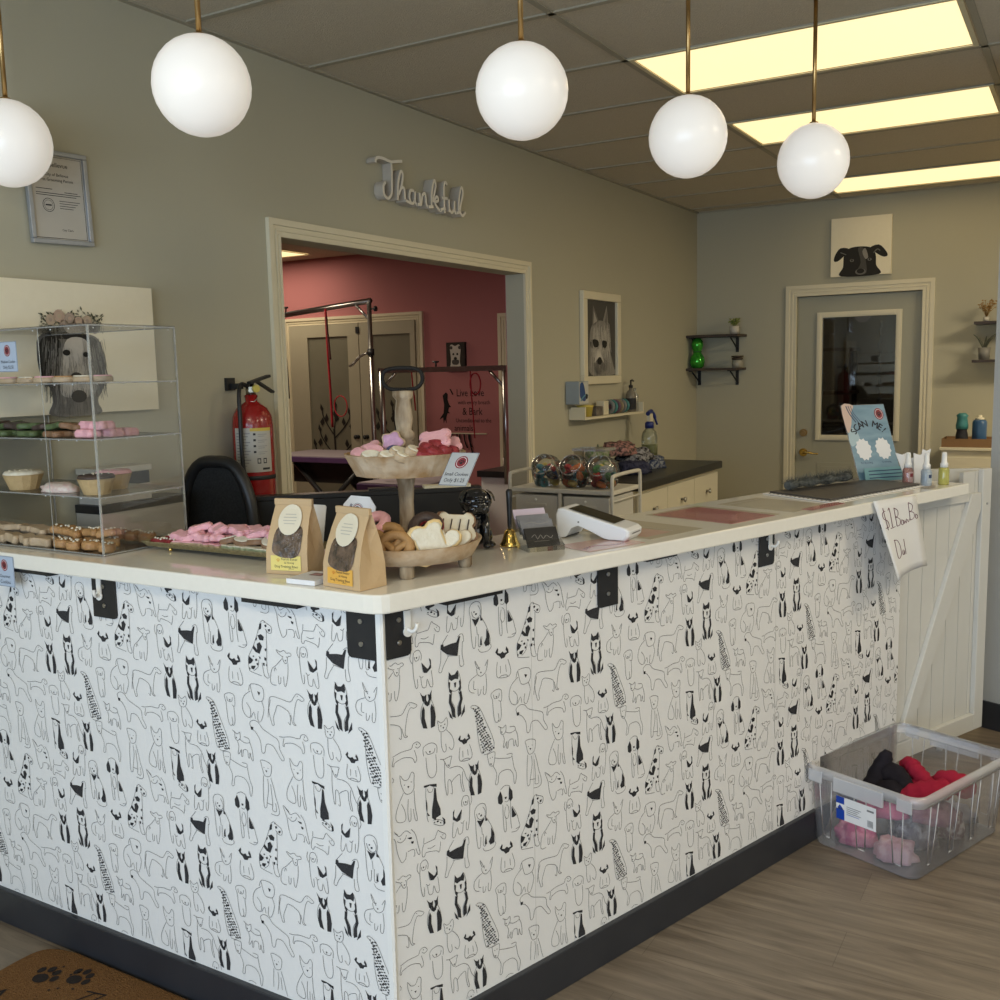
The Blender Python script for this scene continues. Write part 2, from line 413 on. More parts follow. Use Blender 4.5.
# pink grooming room
struct(G().bb((-9.1, 8.0, 0), (WL - .11, 8.1, H)).build('wall_pink_far', M_pink))
struct(G().bb((-9.2, .5, 0), (-9.1, 8.1, H)).build('wall_pink_left', M_pink))
struct(G().bb((-9.1, .4, 0), (WL - .11, .5, H)).build('wall_pink_near', M_pink))
struct(G().bb((WL - .114, .5, 0), (WL - .1105, oy0, H)).bb((WL - .114, oy1, 0), (WL - .1105, 8, H)).bb((WL - .114, oy0, oz), (WL - .1105, oy1, H)).build('wall_pink_right', M_pink))
# double french doors with etched branches
fd = bpy.data.objects.new('door_2', None); COL.objects.link(fd); fd.location = (-6.40, 7.98, 0); struct(fd)
g = G(); fy = 8.0; fz = 2.035
casing_profile(g, (-7.19, fy, 0), (-7.19, fy, fz), .075, (0, -1, 0), (1, 0, 0), .03)
casing_profile(g, (-5.60, fy, 0), (-5.60, fy, fz), .075, (0, -1, 0), (-1, 0, 0), .03)
casing_profile(g, (-7.19, fy, fz), (-5.60, fy, fz), .075, (0, -1, 0), (0, 0, -1), .03, 1, 1)
struct(g.build('trim_3', M_trim))
M_etch = mat('frosted_glass', (0.17, 0.165, 0.12), .35, nz=(3, (0.21, 0.20, 0.15), .2))
M_fdoor = mat('french_door_paint', (0.40, 0.37, 0.27), .45, nz=(5, (0.42, 0.39, 0.29), .2))
for x0, x1, q0, q1 in ((-7.185, -6.285, -6.945, -6.423), (-6.275, -5.605, -6.134, -5.66)):
    g = G()
    g.bb((x0, 7.955, .01), (q0, 7.995, fz - .004)).bb((q1, 7.955, .01), (x1, 7.995, fz - .004)).bb((q0, 7.955, .01), (q1, 7.995, .25)).bb((q0, 7.955, 1.91), (q1, 7.995, fz - .004))
    leaf = g.build('door_leaf', M_fdoor, fd)
    G().bb((q0, 7.972, .25), (q1, 7.982, 1.91)).build('door_pane', M_etch, leaf)
    P = Pl(((q0 + q1) / 2 + .03, 7.970, .46), (1, 0, 0), (0, 0, 1)); g = G()
    m = 1 if x0 < -7 else -1
    g.stroke(P, [(0, 0), (.01 * m, .3), (.0, .52)], .022, .002)
    for a, bq, dr in ((.2, .30, 1), (.25, .2, -1), (.42, .24, 1), (.46, .16, -1), (.10, .28, -1), (.50, .04, 1)):
        d = dr * m; e = (d * bq * .9, a + .26)
        g.stroke(P, [(0, a), (d * bq * .5, a + .1), (d * bq * .85, a + .2), e], .014, .003)
        for k, (lx, ly) in enumerate((e, (d * bq * .55, a + .16), (d * bq * .95, a + .12))):
            w = .026; q = .4 * (k - 1)
            g.fill(P, [(lx, ly - .03), (lx + w + q * .02, ly + .005), (lx + q * .04, ly + .06), (lx - w, ly + .01)], .0035 + .0004 * k)
    g.build('etched_branch', mat('etched_black', (0.012, 0.012, 0.01), .5, nz=(20, (0.02, 0.02, 0.016), .2)), leaf)
    hx = x1 - .045 if x0 < -7 else x0 + .06
    G().lathe([(.0, 0), (.022, .0), (.022, .008), (.01, .014), (.010, .03), (.02, .036), (.024, .048), (.014, .06), (0, .062)], (hx, 7.955, .905), 14, M=Matrix.Rotation(PI / 2, 4, 'X')).build('door_knob', M_blackm, leaf)
G().bb((-6.31, 7.945, 1.93), (-6.27, 7.955, 1.995)).build('flush_bolt', M_blackm, fd)
# side door edge
d3 = bpy.data.objects.new('door_3', None); COL.objects.link(d3); d3.location = (-4.3, 7.98, 0); struct(d3)
g = G(); casing_profile(g, (-4.60, 8, 0), (-4.60, 8, 1.96), .09, (0, -1, 0), (1, 0, 0), .03); casing_profile(g, (-4.60, 8, 1.96), (-3.8, 8, 1.96), .09, (0, -1, 0), (0, 0, -1), .03, 1, 0)
g.build('door_frame', M_trim, d3)
G().bb((-4.595, 7.98, .01), (-3.82, 7.998, 1.955)).build('door_leaf', M_fdoor, d3)

# ceiling lights
M_diff = mat('light_diffuser', (0.9, 0.85, 0.7), .5, emit=(1.0, .76, .38), estr=1.08, nz=(2, (0.88, 0.83, 0.68), .2))
def ceiling_light(x0, y0, label, x1=None, w=.55):
    x1 = x1 or x0 + 1.13
    t = thing('ceiling_light', label, 'ceiling light', ((x0 + x1) / 2, y0 + w / 2, H - .012), 0, None)
    G().bb((x0, y0, H - .004), (x1, y0 + w, H - .002)).build('diffuser', M_diff, t)
    g = G(); e = .018
    g.bb((x0 - e, y0 - e, H - .010), (x1 + e, y0, H - .0065)).bb((x0 - e, y0 + w, H - .010), (x1 + e, y0 + w + e, H - .0065)).bb((x0 - e, y0, H - .010), (x0, y0 + w, H - .0065)).bb((x1, y0, H - .010), (x1 + e, y0 + w, H - .0065))
    g.build('frame', mat('light_frame', (.75, .68, .45), .5, nz=(5, (.7, .63, .42), .2)), t)
    return t
ceiling_light(-1.565, 3.735, 'glowing yellow ceiling panel nearest the camera, at the top right corner')
ceiling_light(-1.565, 4.945, 'glowing yellow ceiling panel in the middle of the three')
ceiling_light(-1.565, 6.775, 'glowing yellow ceiling panel farthest away, right above the dog canvas')
ceiling_light(-7.75, 7.11, 'lit ceiling panel over the pink grooming room')
ceiling_light(-1.565, -.54, 'added ceiling panel behind the camera for extra light')  # this and the next two panels are unseen, added to light the room
ceiling_light(.83, 1.30, 'added ceiling panel out of view to the right for extra light')
ceiling_light(.83, 5.57, 'added ceiling panel unseen behind the right pier for extra light')
ceiling_light(-5.6, 4.4, 'lit ceiling panel hidden over the grooming tables')

# ------------------------------------------------------------------ reception counter
zs, zt = 1.045, 1.085
A0 = V((-1.224, 1.583, 0)); AE = V((-.542, 3.66, 0)); ad = (AE - A0).normalized(); an = V((ad.y, -ad.x, 0))   # outward normal of right arm
F0 = V((-1.19, 1.56, 0)); F1 = V((-.36, 3.94, 0)); fd_ = (F1 - F0).normalized(); fn = V((fd_.y, -fd_.x, 0))
ctr = thing('reception_counter', 'white L-shaped reception counter papered with dog drawings on a black kick base', 'counter', (-1.9, 1.8, 0))
F1b = F1 - fn * .40; Fb = F0 - fn * .40
t_ = (1.945 - Fb.y) / fd_.y; ic = Fb + fd_ * t_
outl = [(-2.66, 1.545), (-1.235, 1.545), (-1.213, 1.548), (-1.197, 1.556), (-1.187, 1.570), tuple((F0 + fd_ * .03)[:2]), tuple(F1[:2]), tuple(F1b[:2]), tuple(ic[:2]), (-2.66, 1.945)]
M_top = mat('quartz_top', (0.84, 0.81, 0.73), .10, nz=(60, (0.81, 0.78, 0.70), .1), coat=.3)
G().prism(outl, zs, zt).build('countertop', M_top, ctr, bevel=.004)
M_base = mat('kick_base', (0.020, 0.022, 0.028), .4, nz=(8, (0.028, 0.03, 0.036), .2))
o1 = A0 + an * .014
g = G().prism([(-2.66, 1.569), (-1.214, 1.569), tuple((o1 + ad * .02)[:2]), tuple((AE + an * .014)[:2]), tuple((AE - an * .08)[:2]), tuple((A0 - an * .08 + ad * .07)[:2]), (-2.66, 1.66)], .0, .1)
g.build('kick_base', M_base, ctr, bevel=.003)
g = G().prism([(-2.66, 1.588), (-1.23, 1.588), tuple((AE - an * .005)[:2]), tuple((AE - an * .075)[:2]), tuple((A0 - an * .075 + ad * .08)[:2]), (-2.66, 1.655)], .1, zs)
g.build('carcass', M_white, ctr)
# corner trim strip
G().prism([(-1.232, 1.5785), (-1.2205, 1.5785), (-1.2165, 1.5835), (-1.2195, 1.5945), (-1.232, 1.589)], .1, zs - .001).build('corner_trim', M_white, ctr)

M_wp = mat('wallpaper_sheet', (0.77, 0.765, 0.75), .55, nz=(3, (0.75, 0.745, 0.73), .2))
M_wi = mat('wallpaper_ink', (0.055, 0.055, 0.06), .6, nz=(300, (0.02, 0.02, 0.022), .1))
# drawings: (strokes, fills, origin px in the sheet) in drawing units
DOGS = {}
def D(name, strokes, fills=()): DOGS[name] = (strokes, fills)
D('spaniel', [[(680, 110), (672, 40), (690, 0), (730, -15), (765, 5), (775, 60), (770, 115)], [(690, 60), (700, 100), (730, 122), (760, 105), (765, 60), (745, 20)], [(680, 110), (682, 220), (694, 350), (715, 355), (722, 270)], [(778, 130), (812, 200), (838, 280), (845, 345), (825, 372)], [(745, 255), (742, 350), (765, 355), (774, 280)], [(738, 375), (760, 408), (820, 412), (852, 385), (845, 360)], [(730, 190), (735, 260)]],
  [[(692, 118), (725, 132), (760, 118), (745, 152), (720, 188), (706, 150)], [(765, 98), (784, 152), (765, 150)], [(815, 225), (840, 285), (840, 362), (805, 372), (792, 340), (812, 300)], [(763, 280), (775, 352), (757, 350)], [(708, 62), (718, 62), (716, 74), (708, 74)], [(722, 82), (738, 80), (734, 96), (722, 96)]])
D('beagle', [[(300, -60), (340, -85), (385, -70), (395, -30)], [(340, 60), (362, 68), (378, 50), (385, -10)], [(320, 80), (322, 220), (330, 330), (350, 320), (345, 200)], [(395, 70), (392, 240), (400, 330)], [(410, 130), (450, 210), (470, 290), (480, 340), (440, 350)], [(345, 110), (335, 180), (358, 225), (378, 180), (370, 110), (352, 95)], [(400, 365), (450, 372), (480, 345)]],
  [[(300, -50), (275, 0), (278, 55), (305, 75), (322, 55), (318, 0)], [(385, -60), (415, -10), (418, 55), (395, 80), (380, 50), (380, 0)], [(405, 130), (450, 225), (425, 235), (405, 230)], [(340, 20), (360, 20), (357, 38), (343, 38)]])
D('dane', [[(600, 190), (625, 168), (650, 185), (695, 215), (692, 262), (665, 265), (640, 235)], [(600, 190), (560, 310), (520, 410), (480, 490), (480, 590), (500, 610), (590, 630)], [(650, 240), (645, 420), (640, 560), (655, 632), (615, 625), (598, 520)], [(570, 500), (560, 560), (520, 600)]],
  [[(590, 205), (610, 192), (604, 240), (586, 252)], [(570, 300), (600, 285), (625, 305), (618, 335), (585, 335)], [(555, 318), (566, 320), (556, 345), (548, 342)], [(530, 385), (560, 420), (560, 370), (585, 352), (605, 385), (580, 450), (545, 440), (518, 410)], [(480, 480), (520, 510), (500, 540), (476, 550)], [(500, 560), (540, 555), (520, 590), (498, 582)], [(548, 530), (562, 528), (560, 548), (550, 548)], [(620, 470), (638, 475), (634, 500), (620, 495)], [(605, 520), (620, 518), (618, 545), (606, 540)], [(640, 225), (655, 215), (650, 200), (635, 205)], [(664, 236), (684, 232), (680, 252), (666, 254)], [(628, 180), (640, 178), (638, 190)], [(512, 478), (530, 470), (528, 486)], [(535, 500), (552, 492), (556, 510), (540, 516)], [(626, 400), (640, 396), (638, 420), (628, 418)], [(570, 470), (588, 480), (580, 496)], [(630, 530), (642, 526), (640, 548)], [(480, 575), (492, 585), (484, 598)]])
D('corgi', [[(195, 545), (160, 470), (175, 530), (200, 530)], [(240, 530), (265, 485), (255, 545)], [(170, 535), (180, 580), (210, 600), (245, 575), (255, 540)], [(175, 580), (120, 610), (105, 660), (120, 700), (150, 715)], [(245, 590), (250, 680), (240, 745), (222, 740), (225, 680)], [(180, 690), (180, 740), (195, 735), (205, 700)], [(150, 620), (145, 680), (165, 690)]], [[(200, 565), (213, 568), (207, 580)], [(190, 545), (197, 545), (195, 551)]])
D('pug', [[(325, 560), (315, 640), (330, 690), (420, 700), (438, 650), (415, 560)], [(350, 600), (350, 660)], [(395, 600), (400, 660)], [(340, 690), (360, 680), (400, 685), (415, 703)]], [[(330, 450), (310, 480), (325, 505), (345, 520), (360, 545), (390, 540), (400, 520), (425, 510), (420, 480), (405, 455), (398, 480), (410, 500), (385, 505), (372, 488), (352, 500), (330, 490), (335, 465)]])
D('lab', [[(760, 450), (725, 435), (745, 465), (770, 480), (785, 520), (800, 535), (815, 520), (820, 480), (850, 465), (840, 445), (810, 450), (790, 432), (760, 450)], [(770, 500), (720, 560), (680, 600), (665, 690), (680, 720), (715, 720)], [(820, 530), (815, 620), (795, 712), (780, 705), (778, 640)], [(735, 640), (735, 700), (750, 698), (755, 650)], [(700, 610), (710, 580), (720, 600)]], [[(795, 505), (806, 505), (800, 518)], [(775, 478), (783, 478), (780, 486)], [(805, 478), (813, 478), (810, 486)]])
D('hound', [[(320, 400), (310, 450), (330, 490), (340, 410), (380, 395), (400, 440), (395, 480)], [(330, 490), (335, 600), (350, 690), (365, 680), (362, 620)], [(345, 440), (352, 475), (378, 470), (384, 440)], [(475, 580), (485, 700), (462, 706), (440, 640), (430, 700), (400, 695), (390, 620)], [(400, 500), (410, 580)], [(380, 600), (395, 620), (410, 610)]], [[(400, 500), (445, 560), (455, 555), (468, 530), (460, 478), (474, 495), (476, 560), (440, 592), (415, 585)], [(358, 446), (368, 444), (366, 458), (358, 458)]])
D('airedale', [[(550, 480), (560, 440), (610, 372)], [(550, 490), (545, 580), (528, 650), (550, 660), (565, 620), (610, 545)], [(690, 410), (715, 390), (735, 400), (740, 450), (730, 460)], [(730, 455), (725, 560), (738, 645), (705, 648), (700, 560)], [(600, 540), (685, 560)]], [[(552, 440), (572, 440), (575, 460), (635, 450), (680, 450), (700, 408), (715, 405), (700, 470), (688, 560), (640, 545), (600, 530), (560, 490), (548, 475)]])
D('westie', [[(370, 250), (375, 205)], [(370, 255), (440, 250), (460, 245), (475, 210), (488, 190), (500, 205), (525, 225), (548, 250), (540, 280), (520, 270), (505, 245)], [(370, 260), (358, 300), (358, 350), (375, 355), (390, 330), (470, 350), (490, 370), (500, 330), (505, 290)], [(400, 300), (430, 310), (460, 300)]], [[(520, 240), (528, 240), (525, 248)]])
D('chihuahua', [[(140, 130), (110, 40), (150, 80), (170, 100), (215, 75), (250, 110)], [(150, 130), (175, 150), (205, 140), (220, 110)], [(140, 130), (150, 220), (175, 300), (195, 300), (210, 280), (215, 240)], [(255, 80), (285, 130), (300, 210), (315, 290), (300, 290), (285, 240)], [(225, 240), (270, 240), (275, 290), (265, 290)]], [[(225, 135), (258, 140), (258, 155), (240, 150)], [(252, 172), (272, 178), (268, 195), (255, 190)], [(120, 45), (145, 68), (160, 85), (148, 80)], [(170, 118), (178, 118), (175, 128)]])
D('greyhound', [[(100, 790), (80, 700), (85, 610), (110, 585), (170, 590), (240, 600), (270, 560), (290, 535), (315, 540), (345, 565), (325, 580), (300, 570), (280, 610), (265, 690), (262, 740), (278, 755), (255, 752), (240, 690)], [(95, 610), (75, 690), (70, 740)], [(100, 790), (115, 785), (110, 740), (130, 680), (150, 640), (210, 660), (235, 690), (235, 760), (220, 745)]], [[(292, 548), (299, 548), (296, 554)]])
D('boston', [[(440, 830), (415, 880), (410, 960), (445, 1020)], [(485, 830), (505, 890), (515, 980), (490, 1030)], [(430, 800), (440, 855), (478, 855), (490, 800)]],
  [[(408, 762), (425, 790), (440, 800), (440, 850), (425, 830), (420, 800)], [(495, 768), (490, 800), (492, 830), (475, 850), (478, 800), (485, 785)], [(440, 800), (455, 790), (452, 830), (462, 850), (470, 830), (465, 792), (480, 800), (476, 870), (460, 880), (442, 862)], [(430, 870), (440, 900), (438, 960), (455, 1040), (425, 1030), (412, 980), (418, 900)], [(490, 870), (505, 900), (518, 970), (510, 1040), (480, 1045), (482, 960), (480, 900)]])
D('husky', [[(645, 700), (635, 760), (640, 830), (690, 860), (735, 830), (730, 750), (715, 700)], [(660, 870), (655, 930), (680, 990), (682, 1060)], [(715, 870), (730, 930), (705, 990), (702, 1060)]],
  [[(640, 690), (662, 725), (690, 722), (712, 695), (722, 740), (715, 770), (690, 760), (660, 770), (640, 750)], [(635, 770), (650, 780), (645, 830), (665, 850), (655, 880), (640, 850)], [(735, 770), (722, 790), (726, 830), (715, 850), (728, 880), (740, 850)], [(640, 870), (660, 880), (655, 940), (680, 1000), (688, 1080), (660, 1060), (650, 990), (634, 940)], [(740, 870), (722, 880), (728, 940), (708, 1000), (705, 1080), (735, 1060), (735, 990), (750, 940)], [(628, 1000), (650, 1040), (665, 1085), (640, 1060)], [(765, 990), (745, 1040), (730, 1090), (765, 1050)], [(680, 790), (700, 790), (694, 830), (686, 830)]])
D('bulldog', [[(240, 560), (255, 525), (310, 530), (318, 570), (305, 600), (270, 600), (258, 570), (250, 530)], [(250, 560), (215, 590), (202, 640), (215, 680), (240, 690), (245, 650), (225, 620)], [(305, 600), (315, 640), (295, 700), (280, 690), (285, 650)], [(245, 690), (262, 660), (268, 690)]], [[(285, 555), (300, 560), (292, 575)]])
D('poodle', [[(125, 610), (118, 580), (145, 565), (170, 575), (170, 625), (155, 620)], [(125, 610), (130, 690), (140, 722), (155, 715), (152, 680)], [(165, 625), (168, 690), (160, 720), (150, 715)], [(130, 585), (135, 605), (155, 605), (160, 585)]], [[(142, 596), (149, 598), (145, 606)]])
D('dalmatian', [[(30, 595), (45, 592), (75, 615), (105, 690), (135, 770), (142, 820), (115, 845), (90, 845)], [(30, 598), (45, 612), (60, 640), (60, 720), (70, 800), (82, 838), (92, 800)]],
  [[(48 + 22 * (j / 9) - 3 + (i * 11 + (j % 2) * 5), 612 + j * 22 + (i * 7) % 9), (54 + 22 * (j / 9) - 3 + (i * 11 + (j % 2) * 5), 615 + j * 22 + (i * 5) % 7), (51 + 22 * (j / 9) - 3 + (i * 11 + (j % 2) * 5), 623 + j * 22 + (i * 3) % 8)] for j in range(10) for i in range(1 + j // 2)] if False else
  [[(x, y), (x + 5 + (i * 7 + j) % 5, y + 2), (x + 4 + (j * 5 + i) % 4, y + 7 + (i + j * 3) % 5), (x - 2, y + 6)] for j in range(19) for i in range(3 + j // 3) for x, y in [(43 + j * 2.2 + i * 10.5 + (j * 7 % 5) * 2, 604 + j * 12 + ((i * 37 + j * 11) % 10))] if x < 68 + j * 3.9])
D('scottie', [[(255, 760), (245, 735), (265, 718), (290, 725), (310, 750), (350, 770), (385, 790), (390, 830), (410, 870), (398, 880), (375, 845), (355, 820), (325, 820), (315, 860), (300, 862), (295, 810), (275, 775), (262, 765), (255, 760)]], [[(248, 750), (262, 752), (260, 766), (250, 766)]])
D('dachshund', [[(400, 800), (420, 800), (460, 790), (505, 790), (515, 770), (535, 765), (550, 785), (535, 795), (525, 785)], [(520, 800), (530, 845), (520, 860), (510, 835), (470, 820), (430, 830), (425, 845), (418, 840), (425, 805)]], [[(528, 774), (534, 774), (531, 780)]])
D('cairn', [[(630, 770), (625, 740), (640, 755), (655, 750), (668, 738), (672, 770), (660, 795), (635, 795), (628, 770)], [(640, 800), (640, 860), (650, 895), (662, 890), (660, 860)], [(665, 795), (690, 830), (700, 870), (690, 898), (675, 880)]], [[(637, 767), (644, 767), (641, 774)], [(655, 765), (662, 765), (659, 772)], [(648, 778), (656, 778), (652, 787)]])
D('pup', [[(555, 870), (555, 830), (590, 820), (615, 840), (615, 875)], [(565, 880), (570, 950), (585, 980), (605, 975), (612, 940), (610, 880)], [(565, 850), (575, 868), (600, 868), (607, 850)]], [[(580, 855), (588, 857), (584, 866)]])
D('terrierb', [[(525, 460), (580, 455), (590, 480), (575, 560), (545, 555), (530, 500), (525, 460)], [(590, 510), (640, 530), (720, 550), (735, 520), (690, 515)], [(735, 545), (750, 640), (770, 700), (760, 772), (748, 765), (740, 690), (700, 640), (625, 645), (610, 720), (588, 722), (600, 640), (570, 565)]], [[(545, 540), (562, 545), (556, 556)], [(545, 495), (553, 495), (550, 503)], [(564, 493), (572, 493), (569, 501)]])
D('collie', [[(470, 700), (465, 780), (475, 860), (470, 940), (480, 990)], [(520, 990), (560, 1000), (600, 1030), (610, 1060), (570, 1055), (520, 1020)], [(480, 720), (490, 750), (515, 755), (530, 720)]],
  [[(452, 685), (500, 690), (555, 705), (555, 730), (520, 715), (500, 700), (478, 705), (455, 702)], [(535, 730), (548, 740), (555, 840), (580, 920), (582, 970), (545, 980), (540, 1000), (510, 970), (512, 900), (525, 830)], [(465, 800), (475, 830), (474, 910), (495, 945), (478, 940), (466, 880)], [(590, 990), (615, 1020), (618, 1055), (600, 1060), (602, 1025)], [(545, 1010), (560, 1005), (565, 1020), (550, 1022)], [(520, 1010), (534, 1006), (534, 1020)], [(570, 1030), (585, 1028), (580, 1042)]])
D('lurcher', [[(575, 570), (610, 580), (640, 575), (672, 575), (665, 600), (650, 655), (632, 650), (610, 600), (600, 580)], [(612, 610), (608, 740), (620, 875), (632, 870), (635, 770), (660, 780), (670, 885), (655, 880)], [(650, 670), (720, 675), (765, 720), (790, 800), (820, 850)], [(760, 735), (755, 820), (770, 900), (755, 895), (740, 820), (735, 750), (690, 765), (665, 790)]], [[(636, 636), (648, 638), (643, 650)]])
D('frenchie', [[(262, 560), (258, 495), (285, 540), (320, 545), (345, 500), (365, 520), (362, 570), (360, 630), (335, 660), (300, 655), (280, 620), (262, 560)], [(280, 640), (240, 720), (218, 790), (225, 845), (270, 865), (292, 845), (285, 780), (262, 720)], [(360, 650), (365, 780), (380, 885), (362, 880), (350, 790)], [(315, 700), (308, 800), (315, 875), (330, 865), (332, 780)]], [[(310, 600), (328, 600), (320, 616)], [(285, 578), (294, 578), (290, 586)], [(338, 572), (347, 572), (343, 580)]])
D('weim', [[(15, 540), (10, 515), (50, 510), (100, 530), (105, 570), (90, 630), (45, 640), (25, 590), (15, 540)], [(30, 640), (22, 760), (22, 900), (45, 905), (50, 860), (70, 740), (65, 660)], [(95, 645), (115, 720), (130, 800), (150, 870), (155, 930), (130, 955), (80, 950)], [(90, 700), (100, 860), (95, 915), (130, 920), (125, 850)], [(50, 865), (100, 875)]], [[(48, 590), (66, 592), (58, 608)], [(34, 568), (42, 568), (38, 576)], [(70, 566), (78, 566), (74, 574)]])
D('jackr', [[(620, 290), (600, 275), (635, 300), (655, 290), (665, 285), (665, 330), (640, 355), (620, 335), (620, 290)], [(660, 340), (700, 360), (745, 350), (740, 320), (700, 310)], [(745, 345), (765, 400), (770, 490), (755, 480), (745, 430), (740, 475), (728, 470), (725, 420), (690, 420), (680, 475), (668, 470), (672, 420), (650, 460), (640, 455), (650, 400), (640, 360)]], [[(625, 325), (636, 330), (630, 340)]])
def dog_center(name):
    xs = []; ys = []
    for l in list(DOGS[name][0]) + list(DOGS[name][1]):
        for x, y in l: xs.append(x); ys.append(y)
    return (min(xs) + max(xs)) / 2, (min(ys) + max(ys)) / 2, max(xs) - min(xs), max(ys) - min(ys)
# layout in one repeat (.4469 x .466 m): x from the dane, z height of the centre, drawing height, mirrored
LAY = [('spaniel', -0.145, 0.036, 0.118, 1.22, 0), ('beagle', -0.072, 0.055, 0.1204, 1.22, 0), ('dane', 0.0, 0.0, 0.1285, 1.22, 0), ('corgi', -0.154, -0.079, 0.0816, 1.22, 0), ('pug', -0.08, -0.059, 0.073, 1.22, 0), ('lab', 0.059, -0.038, 0.0819, 1.22, 0), ('hound', 0.137, -0.025, 0.0848, 1.22, 0), ('airedale', 0.218, -0.004, 0.0786, 1.22, 0), ('westie', 0.156, 0.047, 0.0506, 1.22, 0), ('chihuahua', 0.081, 0.072, 0.0759, 1.22, 0), ('greyhound', 0.068, -0.132, 0.0828, 1.22, 0), ('boston', 0.151, -0.117, 0.0855, 1.22, 0), ('husky', -0.218, -0.102, 0.1103, 1.22, 0), ('bulldog', -0.03, -0.129, 0.0846, 1.22, 0), ('poodle', -0.103, -0.156, 0.0767, 1.22, 0), ('dalmatian', -0.145, -0.199, 0.1216, 1.22, 0), ('scottie', 0.006, -0.211, 0.0801, 1.22, 0), ('dachshund', 0.086, -0.202, 0.0439, 1.22, 0), ('cairn', 0.197, -0.185, 0.0764, 1.22, 0), ('pup', 0.153, -0.231, 0.0776, 1.22, 0), ('pug', -0.197, -0.228, 0.0625, 1.22, 0), ('jackr', -0.069, 0.23, 0.0625, 1.22, 0), ('boston', -0.17, 0.159, 0.0818, 1.22, 0), ('terrierb', -0.09, 0.159, 0.0926, 1.22, 0), ('collie', 0.161, 0.132, 0.104, 1.22, 0), ('lurcher', 0.22, 0.185, 0.0905, 1.22, 0), ('frenchie', 0.086, 0.17, 0.1099, 1.22, 0), ('weim', 0.008, 0.143, 0.1242, 1.22, 0), ('hound', -0.211, 0.085, 0.0845, 1.22, 1)]
PW, PH = .4469, .466
def dogs(g, P, u0, u1, z0, z1, phase):
    k0 = int((u0 - phase) / PW) - 2; k1 = int((u1 - phase) / PW) + 2
    for ki in range(k0, k1):
        for kz in range(-3, 3):
            for nm, dx, dz, hh, asp, mir in LAY:
                cx = phase + ki * PW + dx; cz = .926 + kz * PH + dz
                if cx < u0 - .05 or cx > u1 + .05 or cz < z0 - .1 or cz > z1 + .1: continue
                ox, oy, w, h = dog_center(nm); s = hh / h; sx = s * asp * (-1 if mir else 1)
                T = lambda p: (cx + (p[0] - ox) * sx, cz - (p[1] - oy) * s)
                inb = lambda p: u0 <= p[0] <= u1 and z0 <= p[1] <= z1
                cl = lambda p: (min(max(p[0], u0), u1), min(max(p[1], z0), z1))
                for st in DOGS[nm][0]:
                    q = [T(p) for p in st]
                    q = [(p.x, p.y) for p in smooth_line([V((a, b, 0)) for a, b in q], 3)]
                    run = []
                    for p in q + [None]:
                        if p is not None and inb(p): run.append(p)
                        else:
                            if len(run) > 1: g.stroke(P, run, .00095, .0012, 1, 0)
                            run = []
                for fl in DOGS[nm][1]:
                    q = [T(p) for p in fl]
                    if mir: q = q[::-1]
                    if not any(inb(p) for p in q): continue
                    g.fill(P, [cl(p) for p in q], .0009, 1)
PLf = Pl((-2.66, 1.5835, 0), (1, 0, 0), (0, 0, 1))      # left arm face, u runs right
PRf = Pl(A0 + an * .0, ad, (0, 0, 1))
g = G().bb((-2.66, 1.5835, .1), (-1.2325, 1.587, zs - .0005)); dogs(g, PLf, .002, 1.426, .103, zs - .002, -2.006 + 2.66)
g.build('wallpaper_panel', [M_wp, M_wi], ctr)
Lr = (AE - A0).length
g = G()
q = [A0 + ad * .012, AE, AE - an * .004, A0 + ad * .012 - an * .004]
g.prism([tuple(p[:2]) for p in q], .1, zs - .0005); dogs(g, PRf, .014, Lr - .002, .103, zs - .002, .410)
for us in (.418, 1.42): g.stroke(PRf, [(us, .11), (us, zs - .01)], .0012, .0006, 2, 0)
g.build('wallpaper_panel', [M_wp, M_wi, mat('paper_seam', (.58, .57, .55), .6, nz=(9, (.6, .59, .57), .2))], ctr)
# steel brackets with bolts
def bracket(P, u0, u1, z0, z1, hook=False, rnd=0):
    g = G()
    c = .010
    if rnd <= 0: pts = [(u0, z1), (u0, z0 + c), (u0 + c * .3, z0 + c * .3), (u0 + c, z0), (u1, z0), (u1, z1)]
    else: pts = [(u0, z1), (u0, z0), (u1 - c, z0), (u1 - c * .3, z0 + c * .3), (u1, z0 + c), (u1, z1)]
    n = len(pts)
    vs = [P.p(*p, .0045) for p in pts] + [P.p(*p, .0016) for p in pts]
    g.add(vs, [list(range(n)), list(range(n, 2 * n))[::-1]] + [(i, n + i, n + (i + 1) % n, (i + 1) % n) for i in range(n)])
    b = g.build('bracket', M_blackm, ctr)
    um = (u0 + u1) / 2 + (0 if not hook else -.002)
    for z in (z0 + (z1 - z0) * .3, z0 + (z1 - z0) * .76):
        h = G(); a = P.p(um, z, .0045); h.cyl(a, a + P.n * .0025, .0052, n=14).cyl(a + P.n * .0025, a + P.n * .0035, .0028, n=6)
        h.build('bolt', M_steel, b)
    return b
bracket(PLf, 1.352, 1.4265, .939, 1.044)
bracket(PRf, .012, .074, .939, 1.044, rnd=1)
bracket(PLf, .549, .635, .940, 1.044, rnd=1)
bracket(PRf, .642, .715, .937, 1.044)
bracket(PRf, 1.325, 1.402, .940, 1.044, rnd=1)
for P, u0, u1 in ((PLf, .27, .42), (PLf, 1.08, 1.24), (PRf, .15, .31), (PRf, .80, .92), (PRf, 1.60, 1.72)):
    o = P.p(u0, zs, 0); e = P.p(u1, zs, 0)
    g = G().prism([tuple((o + P.n * .002)[:2]), tuple((e + P.n * .002)[:2]), tuple((e + P.n * .028)[:2]), tuple((o + P.n * .028)[:2])], zs - .011, zs - .0005)
    g.build('support_plate', M_blackm, ctr)
